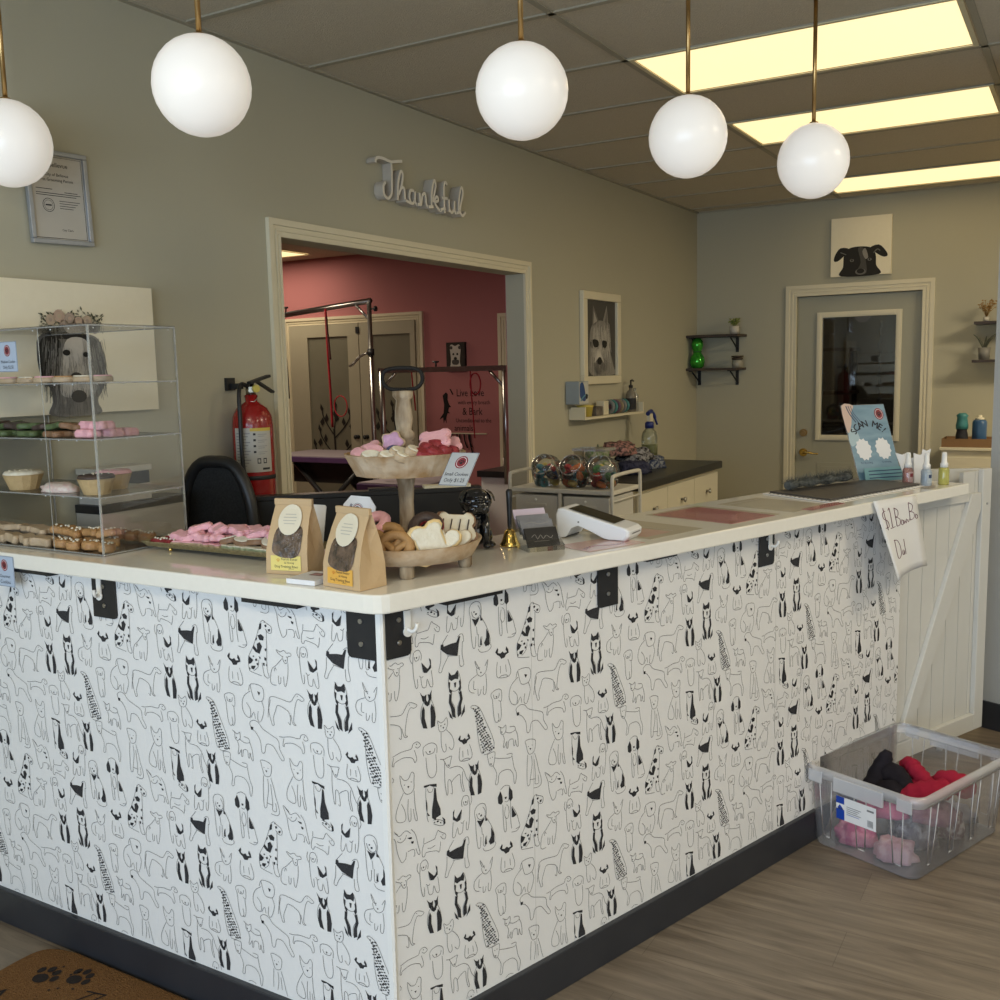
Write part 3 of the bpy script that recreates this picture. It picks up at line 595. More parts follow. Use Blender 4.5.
# white plastic hooks
def hook(P, u, z, label):
    g = G(); a = P.p(u, z, .0065)
    R = Matrix((P.u, P.n, P.v)).transposed().to_4x4()
    g.box(a + P.v * .01, (.016, .003, .042), M=R)
    g.cyl(a + P.v * -.013 - P.n * .0005, a + P.v * -.013 + P.n * .003, .0115, n=16)
    g.tube(smooth_line([a + P.v * -.008, a + P.v * -.012 + P.n * .012 + P.u * .004, a + P.v * -.004 + P.n * .02 + P.u * .008, a + P.v * .006 + P.n * .021 + P.u * .009], 4), .0042)
    tag(g.build('utility_hook', mat('hook_plastic', (.82, .80, .75), .35, nz=(9, (.8, .78, .73), .2))), label, 'hook')
hook(PRf, .064, 1.004, 'white plastic hook stuck beside the bracket at the counter corner')
hook(PLf, .578, 1.008, 'white plastic hook on the left arm bracket, under the cookie case')
hook(PRf, 1.378, 1.008, 'white plastic hook on the right arm bracket farthest from the corner')

# gate at the counter end
gt = thing('counter_gate', 'white board-and-batten half gate at the right end of the counter', 'gate', (-.42, 3.9, 0))
g0 = V((-.545, 3.664, 0)); gd = (V((-.308, 4.2, 0)) - g0).normalized(); gn = V((gd.y, -gd.x, 0)); gl = (V((-.308, 4.2, 0)) - g0).length
PG = Pl(g0 - gn * .012, gd, (0, 0, 1))
M_gate = mat('gate_paint', (0.62, 0.61, 0.57), .45, nz=(7, (0.60, 0.59, 0.55), .2))
def slab(g, P, pts, n0, n1, mi=0):
    k = len(pts); vs = [P.p(*p, n1) for p in pts] + [P.p(*p, n0) for p in pts]
    g.add(vs, [list(range(k)), list(range(k, 2 * k))[::-1]] + [(i, k + i, k + (i + 1) % k, (i + 1) % k) for i in range(k)], mi)
g = G(); nb = 7; bw = gl / nb
for i in range(nb): slab(g, PG, [(i * bw + .0015, .1), ((i + 1) * bw - .0015, .1), ((i + 1) * bw - .0015, 1.035 if i < 5 else 1.112), (i * bw + .0015, 1.035 if i < 5 else 1.112)], -.022, -.006)
slab(g, PG, [(0, .1), (gl, .1), (gl, 1.03), (0, 1.03)], -.026, -.012)
g.build('board_panel', M_gate, gt)
g = G()
slab(g, PG, [(gl - .062, .1), (gl, .1), (gl, 1.118), (gl - .062, 1.118)], -.006, .014)
slab(g, PG, [(.0, .1), (gl - .062, .1), (gl - .062, .165), (.0, .165)], -.006, .014)
slab(g, PG, [(.02, .17), (.085, .17), (gl - .065, .965), (gl - .065, 1.03), (gl - .13, 1.03)], -.006, .012)
slab(g, PG, [(.0, 1.0), (gl - .14, 1.0), (gl - .14, 1.04), (.0, 1.04)], -.006, .006)
g.build('brace', M_gate, gt, bevel=.003)
g = G(); pb = PG
ga = V((-.515, 4.085, 0)); gb = V((-.312, 4.203, 0)); slab(g, Pl(ga, (gb - ga).normalized(), (0, 0, 1)), [(0, .1), ((gb - ga).length, .1), ((gb - ga).length, 1.117), (0, 1.117)], -.02, .0)
back_gate = g.build('rear_panel', M_gate, gt)
a = PG.p(gl - .03, .985, .014); G().cyl(a, a + PG.n * .003, .004, n=10).build('screw', M_steel, gt)
G().bb((-.46, 4.13, .0), (-.44, 4.15, .1)).build('floor_guide', M_gate, gt)

# ------------------------------------------------------------------ pendant lamps
M_globe = mat('opal_globe', (0.82, 0.80, 0.76), .25, emit=(1.0, .94, .86), estr=.31, nz=(3, (0.80, 0.78, 0.74), .2))
pend = None
for x, y, lb in ((-2.545, 1.75, 'white globe pendant cut by the left edge of the view'), (-1.769, 1.709, 'largest white globe pendant, left of the cased opening'),
                 (-1.194, 2.168, 'white globe pendant hanging over the counter corner above the word sign'), (-1.014, 2.809, 'white globe pendant in front of the first ceiling panel'),
                 (-.786, 3.320, 'farthest white globe pendant, over the gate end of the counter')):
    if pend is None:
        pend = thing('globe_pendant', lb, 'pendant lamp', (x, y, H - .008), 0, 'globe pendants over the counter')
        z = 2.178 - H + .008
        g = G().ball((0, 0, z), .110, 32); g.build('glass_globe', M_globe, pend, local=True)
        g = G().cyl((0, 0, z + .108), (0, 0, -.012), .0065, n=10).lathe([(.0, z + .105), (.014, z + .107), (.014, z + .113), (.008, z + .115)], n=16)
        g.build('brass_rod', M_brass, pend, local=True)
        G().lathe([(.055, 0), (.055, -.012), (.02, -.02), (0, -.021)], n=24).build('canopy', M_brass, pend, local=True)
    else: dup(pend, (x, y, H - .008), label=lb, sc=(1, 1, 1.04 if x > -.9 else 1.02 if x > -1.1 else 1))
pend.scale = (1, 1, 1.035)

# ------------------------------------------------------------------ things on the left wall
PW_L = Pl((WL, 0, 0), (0, 1, 0), (0, 0, 1))    # u = y
# permit certificate, hung a little crooked
t = thing('framed_certificate', 'framed grooming permit hanging crooked on the wall, upper left', 'certificate', (WL + .012, 1.985, 2.06))
u = V((0, 1, .03)).normalized(); PC = Pl((WL + .006, 1.872, 1.920), u, V((1, 0, 0)).cross(u))
cw, ch = .208, .268
g = G()
for pts in ([(0, 0), (cw, 0), (cw, .014), (0, .014)], [(0, ch - .014), (cw, ch - .014), (cw, ch), (0, ch)], [(0, .014), (.014, .014), (.014, ch - .014), (0, ch - .014)], [(cw - .014, .014), (cw, .014), (cw, ch - .014), (cw - .014, ch - .014)]): slab(g, PC, pts, 0, .014)
g.build('frame', M_sil, t, bevel=.002)
g = G(); slab(g, PC, [(.013, .013), (cw - .013, .013), (cw - .013, ch - .013), (.013, ch - .013)], .001, .005)
g.stroke(PC, [(.018, .018), (cw - .018, .018), (cw - .018, ch - .018), (.018, ch - .018)], .0018, .0055, 1, 0, 0, True)
g.text(PC, 'Bellevue', .112, .222, .019, .0055, 1); g.text(PC, 'City of Bellevue', cw / 2, .196, .0125, .0055, 1); g.text(PC, 'Pet Grooming Permit', cw / 2, .181, .0125, .0055, 1)
for k, (a, b) in enumerate(((.03, .085), (.125, .17), (.03, .18), (.03, .165))): g.stroke(PC, [(a, .158 - (k > 0) * .006 * k), (b, .158 - (k > 0) * .006 * k)], .0018, .0055, 1, 0)
for k in range(4): g.stroke(PC, [(.105, .126 - .007 * k), (.175 - .008 * k, .126 - .007 * k)], .0016, .0055, 1, 0)
g.ring2(PC, .068, .112, .019, .0016, .0055, 1); g.ring2(PC, .068, .112, .014, .001, .0055, 1); g.stroke(PC, [(.058, .112), (.078, .112)], .004, .0055, 1, 0)
g.text(PC, 'City Clerk', .125, .04, .009, .0055, 1)
g.build('document', [mat('certificate_paper', (.52, .49, .43), .4, nz=(9, (.5, .47, .41), .2)), M_ink], t)

# large canvas: dog in a flower crown
def hair(g, P, n, area, dirf, ln, w, nn, mi, rnd):
    for _ in range(n):
        a, b = area(rnd)
        dx, dy = dirf(a, b, rnd); l = ln * rnd.uniform(.6, 1.3)
        g.stroke(P, [(a, b), (a + dx * l * .5 + rnd.uniform(-.002, .002), b + dy * l * .5), (a + dx * l, b + dy * l)], w, nn + rnd.random() * .0006, mi, 2)
GR = [mat('print_grey_%s' % n, (v * 1.03, v * .97, v * .88), .7, nz=(60, (v * .92, v * .87, v * .78), .2)) for n, v in (('black', .03), ('dark', .085), ('mid', .17), ('soft', .27), ('light', .40), ('pale', .55))]
M_canvas = mat('cream_canvas', (0.86, 0.79, 0.61), .8, nz=(40, (0.84, 0.77, 0.59), .2), bump=(400, .1))
t = thing('dog_canvas', 'wide cream canvas of a shaggy dog wearing a flower crown, behind the cookie case', 'canvas', (WL + .02, 1.99, 1.415))
PV = Pl((WL + .034, 0, 0), (0, 1, 0), (0, 0, 1))
G().bb((WL + .001, 1.665, 1.424), (WL + .034, 2.272, 1.812)).build('stretched_canvas', M_canvas, t)
R = random.Random(3); g = G(); c = 1.968
g.fill(PV, [(c - .10, 1.66), (c - .125, 1.60), (c - .115, 1.53), (c - .09, 1.50), (c - .085, 1.46), (c - .09, 1.42), (c + .075, 1.42), (c + .07, 1.46), (c + .095, 1.50), (c + .105, 1.55), (c + .10, 1.62), (c + .06, 1.66)], .0006, 2, 4)
g.fill(PV, [(c - .10, 1.65), (c - .122, 1.60), (c - .112, 1.53), (c - .075, 1.52), (c - .06, 1.58), (c - .045, 1.64)], .0009, 0, 4)
g.fill(PV, [(c + .03, 1.645), (c + .06, 1.58), (c + .075, 1.53), (c + .098, 1.54), (c + .100, 1.60), (c + .075, 1.65)], .0009, 1, 4)
g.fill(PV, [(c - .09, 1.645), (c + .06, 1.645), (c + .055, 1.66), (c - .08, 1.662)], .001, 0)
g.fill(PV, [(c - .055, 1.52), (c - .045, 1.59), (c - .02, 1.645), (c + .04, 1.645), (c + .062, 1.59), (c + .072, 1.52), (c + .05, 1.475), (c - .045, 1.475)], .0011, 5, 4)
g.fill(PV, [(c - .075, 1.51), (c - .07, 1.465), (c - .075, 1.42), (c + .065, 1.42), (c + .06, 1.46), (c + .07, 1.51), (c + .03, 1.485), (c - .02, 1.48)], .0010, 3, 4)
g.disc(PV, c - .028, 1.605, .013, .0030, 0, 14, .009); g.disc(PV, c + .038, 1.600, .010, .0030, 0, 14, .008); g.disc(PV, c - .0, 1.532, .021, .0030, 1, 16, .015)
g.disc(PV, c + .004, 1.475, .027, .0028, 1, 16, .019)
hair(g, PV, 230, lambda r: (c + r.choice((-1, 1)) * r.uniform(.055, .108), r.uniform(1.51, 1.65)), lambda a, b, r: ((a - c) * 1.2, -1), .045, .0012, .0013, 1, R)
hair(g, PV, 130, lambda r: (c + r.choice((-1, 1)) * r.uniform(.03, .10), r.uniform(1.54, 1.66)), lambda a, b, r: ((a - c) * 1.6, -1), .045, .0012, .0016, 3, R)
hair(g, PV, 150, lambda r: (c + r.uniform(-.07, .07), r.uniform(1.45, 1.62)), lambda a, b, r: ((a - c) * 2.5, -.8), .03, .0010, .0021, 3, R)
hair(g, PV, 120, lambda r: (c + r.uniform(-.08, .07), r.uniform(1.44, 1.50)), lambda a, b, r: ((a - c) * 2, -1), .028, .0010, .0019, 2, R)
g.build('dog_print', GR, t)
g = G(); fc = [(-.075, 1.70, .016, 0), (-.045, 1.712, .019, 1), (-.01, 1.705, .018, 2), (.02, 1.692, .020, 1), (.05, 1.70, .017, 0), (-.03, 1.685, .016, 2), (.075, 1.675, .013, 2), (0, 1.68, .016, 0)]
for _ in range(120):
    a = c + R.uniform(-.105, .105); b = 1.668 + R.uniform(0, .068) * (1 - abs(a - c) * 3); d = R.uniform(0, 6.28); l = R.uniform(.008, .018)
    g.fill(PV, [(a, b), (a + l * .5 * math.cos(d) - .003 * math.sin(d), b + l * .5 * math.sin(d) + .003 * math.cos(d)), (a + l * math.cos(d), b + l * math.sin(d)), (a + l * .5 * math.cos(d) + .003 * math.sin(d), b + l * .5 * math.sin(d) - .003 * math.cos(d))], .0032 + R.random() * .001, R.choice((3, 4)))
for a, b, r, k in fc:
    g.disc(PV, c + a, b, r, .0045, k, 14); g.ring2(PV, c + a, b, r * .7, .0015, .0048, (k + 1) % 3); g.disc(PV, c + a, b, r * .35, .005, (k + 2) % 3, 10)
for s in (-1, 1): g.stroke(PV, [(c + s * .08, 1.68), (c + s * .10, 1.71), (c + s * .112, 1.718)], .0022, .003, 3)
g.build('flower_crown', [mat('petal_cream', (.55, .45, .34), .8, nz=(80, (.48, .38, .28), .2)), mat('petal_blush', (.48, .33, .25), .8, nz=(80, (.55, .42, .33), .2)), mat('petal_mauve', (.36, .28, .24), .8, nz=(80, (.45, .36, .3), .2)), mat('leaf_dark', (.07, .07, .045), .8, nz=(80, (.11, .11, .07), .2)), mat('leaf_grey', (.18, .17, .12), .8, nz=(80, (.24, .22, .17), .2))], t)

# the word sign
t = G(); PT = Pl((WL + .002, 3.455, 2.235), (0, 1, .0), (0, 0, 1)); dp = .044; w = .0125
S = [[(.02, .165), (.03, .185), (.07, .190), (.12, .185), (.17, .195), (.20, .20)], [(.125, .188), (.125, .12), (.12, .055), (.095, .03), (.07, .04), (.065, .075), (.08, .095)],
     [(.16, .03), (.165, .10), (.185, .155), (.20, .14), (.185, .09), (.165, .055), (.185, .085), (.205, .085), (.21, .04), (.225, .03)],
     [(.275, .085), (.25, .085), (.240, .055), (.255, .03), (.275, .045), (.282, .085), (.28, .04), (.295, .028)],
     [(.315, .085), (.32, .03), (.335, .075), (.355, .085), (.362, .04), (.378, .030)],
     [(.40, .03), (.405, .10), (.425, .155), (.435, .13), (.41, .06), (.44, .085), (.452, .07), (.425, .055), (.455, .028), (.475, .03)],
     [(.525, .15), (.51, .16), (.498, .13), (.498, .05), (.50, .02)], [(.48, .085), (.525, .088)],
     [(.535, .085), (.535, .045), (.55, .028), (.572, .045), (.578, .085), (.576, .04), (.592, .028)],
     [(.61, .03), (.615, .10), (.635, .155), (.648, .13), (.625, .07), (.62, .04), (.64, .025), (.665, .045)],
     [(.205, .035), (.245, .028)], [(.29, .03), (.32, .035)], [(.37, .03), (.405, .035)], [(.46, .03), (.50, .04)], [(.585, .03), (.62, .04)], [(.52, .035), (.54, .03)]]
for k, st in enumerate(S): t.stroke(PT, [(a * 1.06, b) for a, b in st], w, 0, 0, 4, dp + .0009 * k)
tag(t.build('word_sign', [mat('sign_side_darker', (.56, .51, .43), .6, nz=(14, (.48, .43, .36), .2)), mat('sign_face_brighter', (.80, .76, .66), .6, nz=(14, (.76, .72, .62), .2))]), 'white cursive Thankful word sign standing off the wall above the opening', 'sign')  # front faces coloured lighter than the sides so they look brighter

# framed schnauzer portrait
t = thing('framed_dog_portrait', 'white framed tall portrait of a pointed-eared shaggy dog on the left wall', 'picture', (WL + .02, 5.82, 1.432))
a0, a1, b0, b1 = 5.50, 6.06, 1.432, 1.995; fw = .058
g = G()
for p in ([(a0, b0), (a1, b0), (a1, b0 + .05), (a0, b0 + .05)], [(a0, b1 - .05), (a1, b1 - .05), (a1, b1), (a0, b1)], [(a0, b0 + .05), (a0 + fw, b0 + .05), (a0 + fw, b1 - .05), (a0, b1 - .05)], [(a1 - fw, b0 + .05), (a1, b0 + .05), (a1, b1 - .05), (a1 - fw, b1 - .05)]): slab(g, PW_L, p, .001, .03)
g.build('frame', M_trim, t, bevel=.004)
g = G(); slab(g, PW_L, [(a0 + .06, b0 + .04), (a1 - .06, b0 + .04), (a1 - .06, b1 - .04), (a0 + .06, b1 - .04)], .002, .012, 1)
c = (a0 + a1) / 2 - .01
g.fill(PW_L, [(c - .13, 1.49), (c - .16, 1.60), (c - .15, 1.74), (c - .11, 1.80), (c - .07, 1.82), (c + .06, 1.82), (c + .12, 1.78), (c + .15, 1.64), (c + .20, 1.54), (c + .22, 1.49)], .0125, 3, 4)
g.fill(PW_L, [(c - .12, 1.78), (c - .10, 1.915), (c - .02, 1.82)], .0129, 2); g.fill(PW_L, [(c - .10, 1.80), (c - .09, 1.88), (c - .045, 1.82)], .0133, 4)
g.fill(PW_L, [(c + .04, 1.82), (c + .10, 1.92), (c + .13, 1.77)], .0129, 3); g.fill(PW_L, [(c + .07, 1.82), (c + .10, 1.89), (c + .11, 1.79)], .0133, 2)
g.fill(PW_L, [(c - .14, 1.70), (c - .03, 1.70), (c - .03, 1.65), (c - .13, 1.65)], .0133, 1, 3); g.fill(PW_L, [(c + .03, 1.70), (c + .10, 1.69), (c + .09, 1.65), (c + .03, 1.655)], .0133, 1, 3)
g.fill(PW_L, [(c - .10, 1.575), (c - .03, 1.65), (c + .03, 1.57), (c - .03, 1.60)], .0137, 5, 3); g.disc(PW_L, c - .02, 1.575, .035, .0141, 1, 16, .028)
hair(g, PW_L, 110, lambda r: (c + r.uniform(-.13, .14), r.uniform(1.60, 1.82)), lambda a, b, r: ((a - c) * 1.4, -1), .11, .004, .0145, 4, R)
hair(g, PW_L, 170, lambda r: (c + r.uniform(-.10, .13), r.uniform(1.62, 1.80)), lambda a, b, r: ((a - c) * 1.4, -1), .06, .003, .0148, 5, R)
hair(g, PW_L, 90, lambda r: (c + r.uniform(-.10, .09), r.uniform(1.52, 1.60)), lambda a, b, r: ((a - c) * .8, -1), .05, .004, .0150, 2, R)
g.fill(PW_L, [(c - .115, 1.705), (c - .04, 1.70), (c - .035, 1.665), (c - .10, 1.66)], .0166, 0, 3); g.fill(PW_L, [(c + .025, 1.70), (c + .09, 1.695), (c + .08, 1.66), (c + .03, 1.66)], .0166, 0, 3); g.fill(PW_L, [(c - .10, 1.565), (c - .03, 1.64), (c + .05, 1.56), (c - .02, 1.595)], .0166, 5, 3); g.disc(PW_L, c - .02, 1.575, .034, .0172, 0, 16, .024)
g.build('dog_print', GR, t)

# white picture ledge with things on it
t = thing('wall_ledge', 'white picture ledge on the left wall under the framed portrait', 'shelf', (WL + .05, 5.83, 1.19))
G().bb((WL + .001, 5.345, 1.227), (WL + .105, 6.25, 1.242)).build('shelf_board', M_trim, t)
G().bb((WL + .001, 5.345, 1.242), (WL + .012, 6.25, 1.292)).build('back_rail', M_trim, t)
for y in (5.345, 6.235): G().bb((WL + .012, y, 1.242), (WL + .105, y + .015, 1.302)).build('end_panel', M_trim, t)
M_tub = mat('yellow_tub', (.62, .50, .10), .4, nz=(9, (.55, .43, .08), .2))
zz = 1.2435
tag(G().lathe([(.04, 0), (.048, .055), (.051, .058), (.051, .068), (0, .068)], (WL + .058, 5.445, zz), 18).build('yellow_tub', M_tub), 'small yellow tub at the left end of the white ledge', 'tub')
tag(G().bb((WL + .03, 5.535, zz), (WL + .09, 5.635, zz + .055)).build('dark_box', mat('brown_box', (.07, .05, .04), .5, nz=(30, (.2, .18, .15), .3)), bevel=.003), 'small dark patterned box next to the yellow tub', 'box')
tag(G().bb((WL + .03, 5.66, zz), (WL + .085, 5.73, zz + .085)).build('cream_box', M_trim, bevel=.003), 'plain cream box in the middle of the ledge', 'box')
t2 = thing('paper_dispenser', 'blue and white tissue carton fixed on the wall above the ledge end', 'carton', (WL + .05, 5.36, 1.32))
G().bb((WL + .001, 5.30, 1.32), (WL + .09, 5.43, 1.455)).build('carton_body', mat('carton_grey_blue', (.30, .34, .36), .5, nz=(9, (.28, .32, .34), .2)), t2, bevel=.004)
P = Pl((WL + .0908, 5.30, 1.32), (0, 1, 0), (0, 0, 1)); g = G().rect(P, .003, .004, .127, .131, 0, 0).fill(P, [(.01, .05), (.015, .12), (.06, .12), (.09, .03), (.05, .02)], .0004, 1, 4).stroke(P, [(.02, .02), (.07, .05), (.12, .05)], .01, .0008, 2).disc(P, .10, .045, .016, .001, 3)
g.build('carton_print', [mat('print_white', (.55, .55, .50), .5, nz=(9, (.52, .52, .47), .2)), mat('print_blue', (.02, .06, .20), .5, nz=(9, (.03, .08, .24), .2)), mat('print_cyan', (.12, .3, .4), .5, nz=(9, (.1, .27, .37), .2)), M_ink], t2)
M_band = [mat('band_%s' % n, c_, .7, nz=(40, tuple(k * .7 for k in c_), .2)) for n, c_ in (('grey', (.25, .26, .25)), ('teal', (.10, .28, .27)), ('plum', (.20, .12, .16)), ('tan', (.35, .28, .18)))]
for k in range(6):
    g = G().tube([(math.cos(i * PI / 6) * .035, 0, .035 + math.sin(i * PI / 6) * .035) for i in range(12)], .008, 6, closed=True, flat=1.6)
    o = g.build('rolled_collar', M_band[k % 4], local=True); o.location = (WL + .062, 5.775 + k * .046, zz + .009)
    tag(o, 'rolled patterned collar standing in the row on the white ledge', 'collar', 'rolled collars in the row on the ledge')
t = thing('pump_bottle', 'clear pump bottle with black label and black pump on the ledge', 'bottle', (WL + .055, 6.15, zz))
G().lathe([(.032, 0), (.034, .01), (.034, .105), (.028, .125), (.013, .14), (.012, .155), (0, .155)], n=18).build('bottle_body', mat('amber_grey_bottle', (.20, .18, .14), .15, nz=(20, (.17, .15, .12), .2)), t, local=True)
G().lathe([(.0348, .012), (.0352, .014), (.0352, .085), (.0348, .087)], n=18, caps=False).build('bottle_label', M_ink, t, local=True)
g = G().lathe([(.014, .155), (.014, .17), (.006, .175), (.006, .20), (0, .2)], n=12); g.tube([(0, 0, .20), (0, .02, .205), (0, .045, .198)], .006, 6); g.build('pump', M_blackm, t, local=True)
t = thing('clear_pump_bottle', 'smaller clear bottle standing behind the black-labelled pump bottle', 'bottle', (WL + .055, 6.215, zz))
G().lathe([(.025, 0), (.026, .10), (.012, .12), (.010, .15), (0, .15)], n=16).build('bottle_body', M_acre, t, local=True)

# fire extinguisher on its wall hook
t = thing('fire_extinguisher', 'red fire extinguisher with white instruction label hung beside the opening', 'fire extinguisher', (-2.578, 2.640, .972))
M_red = mat('extinguisher_red', (.32, .010, .010), .25, nz=(6, (.28, .008, .008), .2), coat=.4)
t.scale = (.9, .9, .945)
G().lathe([(.0, 0), (.06, 0), (.078, .012), (.080, .03), (.080, .40), (.076, .435), (.060, .465), (.036, .482), (.024, .49), (.024, .515), (0, .515)], n=36).build('cylinder', M_red, t, local=True)
G().lathe([(.0806, .198), (.0812, .199), (.0812, .213), (.0806, .214)], n=36, caps=False).build('strap', M_blackm, t, local=True)
M = Matrix.Rotation(0, 4, 'Z')
def arc(g, r, z0, z1, a0, a1, mi=0, n=16):
    vs = [(r * math.cos(a0 + (a1 - a0) * i / n), r * math.sin(a0 + (a1 - a0) * i / n), z) for z in (z0, z1) for i in range(n + 1)]
    return g.add(vs, [(i, i + 1, n + 2 + i, n + 1 + i) for i in range(n)], mi, True)
va = math.atan2(-2.655, 2.573)
g = G(); arc(g, .0808, .228, .393, va - 1.0, va + .95); arc(g, .0810, .381, .393, va - .15, va + .95, 1, 8)
for k in range(12): arc(g, .0811, .371 - k * .011, .375 - k * .011, va - .9, va - .15 - .1 * (k % 3), 2, 6)
for k in range(4): arc(g, .0811, .366 - k * .022, .374 - k * .022, va + 0.0, va + .12, 3, 3); arc(g, .0811, .368 - k * .022, .370 - k * .022, va + .22, va + .7, 2, 4); arc(g, .0811, .361 - k * .022, .363 - k * .022, va + .22, va + .55, 2, 4)
for k in range(2): arc(g, .0811, .260, .280, va + .15 + .3 * k, va + .33 + .3 * k, 3, 4); arc(g, .08115, .264, .276, va + .19 + .3 * k, va + .29 + .3 * k, 0, 4)
arc(g, .0811, .236, .244, va + .4, va + .8, 3, 4)
g.build('label', [mat('label_paper', (.50, .48, .43), .5, nz=(9, (.48, .46, .41), .2)), mat('label_yellow', (.65, .48, .08), .5, nz=(9, (.6, .44, .07), .2)), mat('label_grey', (.28, .27, .26), .6, nz=(9, (.3, .29, .28), .2)), M_ink], t, local=True)
g = G().lathe([(.02, .515), (.02, .54), (.014, .545), (.014, .56), (0, .56)], n=14); g.box((.02, -.016, .535), (.022, .022, .02), va)
g.build('valve', mat('valve_chrome', (.4, .37, .3), .25, metal=1, nz=(40, (.3, .28, .22), .2)), t, local=True)
G().box((.018, .03, .572), (.022, .115, .010), M=Matrix.Rotation(.22, 4, 'X')).build('carry_handle', M_blackm, t, local=True)
G().box((.02, .055, .545), (.02, .105, .008), M=Matrix.Rotation(-.45, 4, 'X')).build('squeeze_lever', M_blackm, t, local=True)
G().cyl((.034, -.012, .538), (.05, -.018, .538), .014, n=16).build('gauge', mat('gauge_yellow', (.6, .5, .1), .3, nz=(9, (.55, .45, .1), .2)), t, local=True)
G().tube(smooth_line([(0, -.01, .545), (.0, -.05, .555), (.02, -.085, .52), (.03, -.096, .42), (.03, -.096, .30), (.032, -.093, .23)], 5), .0085, 8).build('hose', M_blackm, t, local=True)
G().lathe([(.0085, 0), (.012, -.01), (.016, -.05), (.0, -.05)], (.032, -.092, .235), 12).build('nozzle', M_blackm, t, local=True)
G().tube([(.03 * math.cos(a), .0 + .02 * math.sin(a), .50 + .012 * math.sin(a * 2)) for a in [i * PI / 6 for i in range(12)]], .002, 5, closed=True).build('safety_pin_ring', M_steel, t, local=True)
tag(G().bb((WL + .001, 2.60, 1.475), (WL + .013, 2.64, 1.52)).bb((WL + .013, 2.615, 1.48), (WL + .07, 2.622, 1.50)).build('wall_hook', M_blackm), 'black steel wall hook holding the fire extinguisher', 'hook')

# ------------------------------------------------------------------ back wall things
PB = Pl((0, BY, 0), (1, 0, 0), (0, 0, 1))   # u = x, normal points to -y
t = thing('black_dog_canvas', 'square cream canvas of a black dog peeking up, above the back door', 'canvas', (-1.447, BY - .02, 2.145))
PK = Pl((0, BY - .035, 0), (1, 0, 0), (0, 0, 1))
G().bb((-1.652, BY - .035, 2.145), (-1.242, BY - .001, 2.552)).build('stretched_canvas', M_canvas, t)
c = -1.445; g = G(); PK = Pl((0, BY - .035, 0), (1, 0, 0), (0, 0, 1)); _p = PK.p; PK.p = lambda a, b, n=0.0: _p(a, 2.146 + (b - 2.148) * 1.22, n)
g.fill(PK, [(c - .135, 2.148), (c - .12, 2.20), (c - .115, 2.27), (c - .08, 2.305), (c + .0, 2.312), (c + .07, 2.30), (c + .10, 2.26), (c + .105, 2.20), (c + .125, 2.148)], .0008, 0, 4)
g.fill(PK, [(c - .08, 2.30), (c - .14, 2.31), (c - .175, 2.275), (c - .185, 2.24), (c - .16, 2.235), (c - .12, 2.26)], .0012, 0, 3)
g.fill(PK, [(c + .06, 2.30), (c + .12, 2.315), (c + .165, 2.28), (c + .18, 2.25), (c + .15, 2.245), (c + .10, 2.27)], .0012, 0, 3)
g.fill(PK, [(c - .02, 2.30), (c + .0, 2.22), (c - .03, 2.16), (c + .04, 2.16), (c + .03, 2.25), (c + .02, 2.30)], .0016, 1, 4)
g.fill(PK, [(c + .01, 2.28), (c + .03, 2.24), (c + .05, 2.25), (c + .03, 2.30)], .002, 3, 3); g.disc(PK, c - .06, 2.235, .014, .002, 2, 14, .008); g.disc(PK, c + .06, 2.235, .014, .002, 2, 14, .008); g.disc(PK, c - .06, 2.236, .006, .0024, 0, 10); g.disc(PK, c + .06, 2.236, .006, .0024, 0, 10)
g.disc(PK, c + .0, 2.168, .036, .002, 2, 16, .018); g.disc(PK, c + .0, 2.172, .026, .0024, 0, 16, .014)
g.stroke(PK, [(c + .085, 2.27), (c + .11, 2.29), (c + .13, 2.28)], .006, .002, 2); g.stroke(PK, [(c - .10, 2.27), (c - .14, 2.285)], .005, .002, 2)
g.build('dog_print', GR, t)
def wshelf(name, x0, x1, z, label, bx, d=.20):
    t = thing(name, label, 'shelf', ((x0 + x1) / 2, BY - d / 2, z))
    G().bb((x0, BY - d, z - .012), (x1, BY - .001, z + .006)).build('shelf_board', M_dwood, t)
    for x in bx:
        g = G().bb((x - .012, BY - .006, z - .125), (x + .012, BY - .001, z - .012)).bb((x - .012, BY - d * .85, z - .018), (x + .012, BY - .006, z - .012))
        g.tube([(x, BY - .008, z - .105), (x, BY - .06, z - .075), (x, BY - d * .7, z - .02)], .006, 6)
        g.build('bracket', M_blackm, t)
wshelf('wall_shelf', -2.662, -2.268, 1.757, 'dark wooden wall shelf in the back corner, the upper one with the plant', (-2.64, -2.34), .25)
wshelf('wall_shelf', -2.662, -2.272, 1.508, 'dark wooden wall shelf in the back corner, the lower one with the green bottle', (-2.64, -2.34), .25)
wshelf('wall_shelf', -.685, -.20, 1.777, 'dark wooden wall shelf at the right edge, the upper one', (-.30,))
wshelf('wall_shelf', -.69, -.20, 1.525, 'dark wooden wall shelf at the right edge, the lower one', (-.30,))
M_pot = mat('white_pot', (.62, .58, .50), .4, nz=(9, (.58, .54, .46), .2))
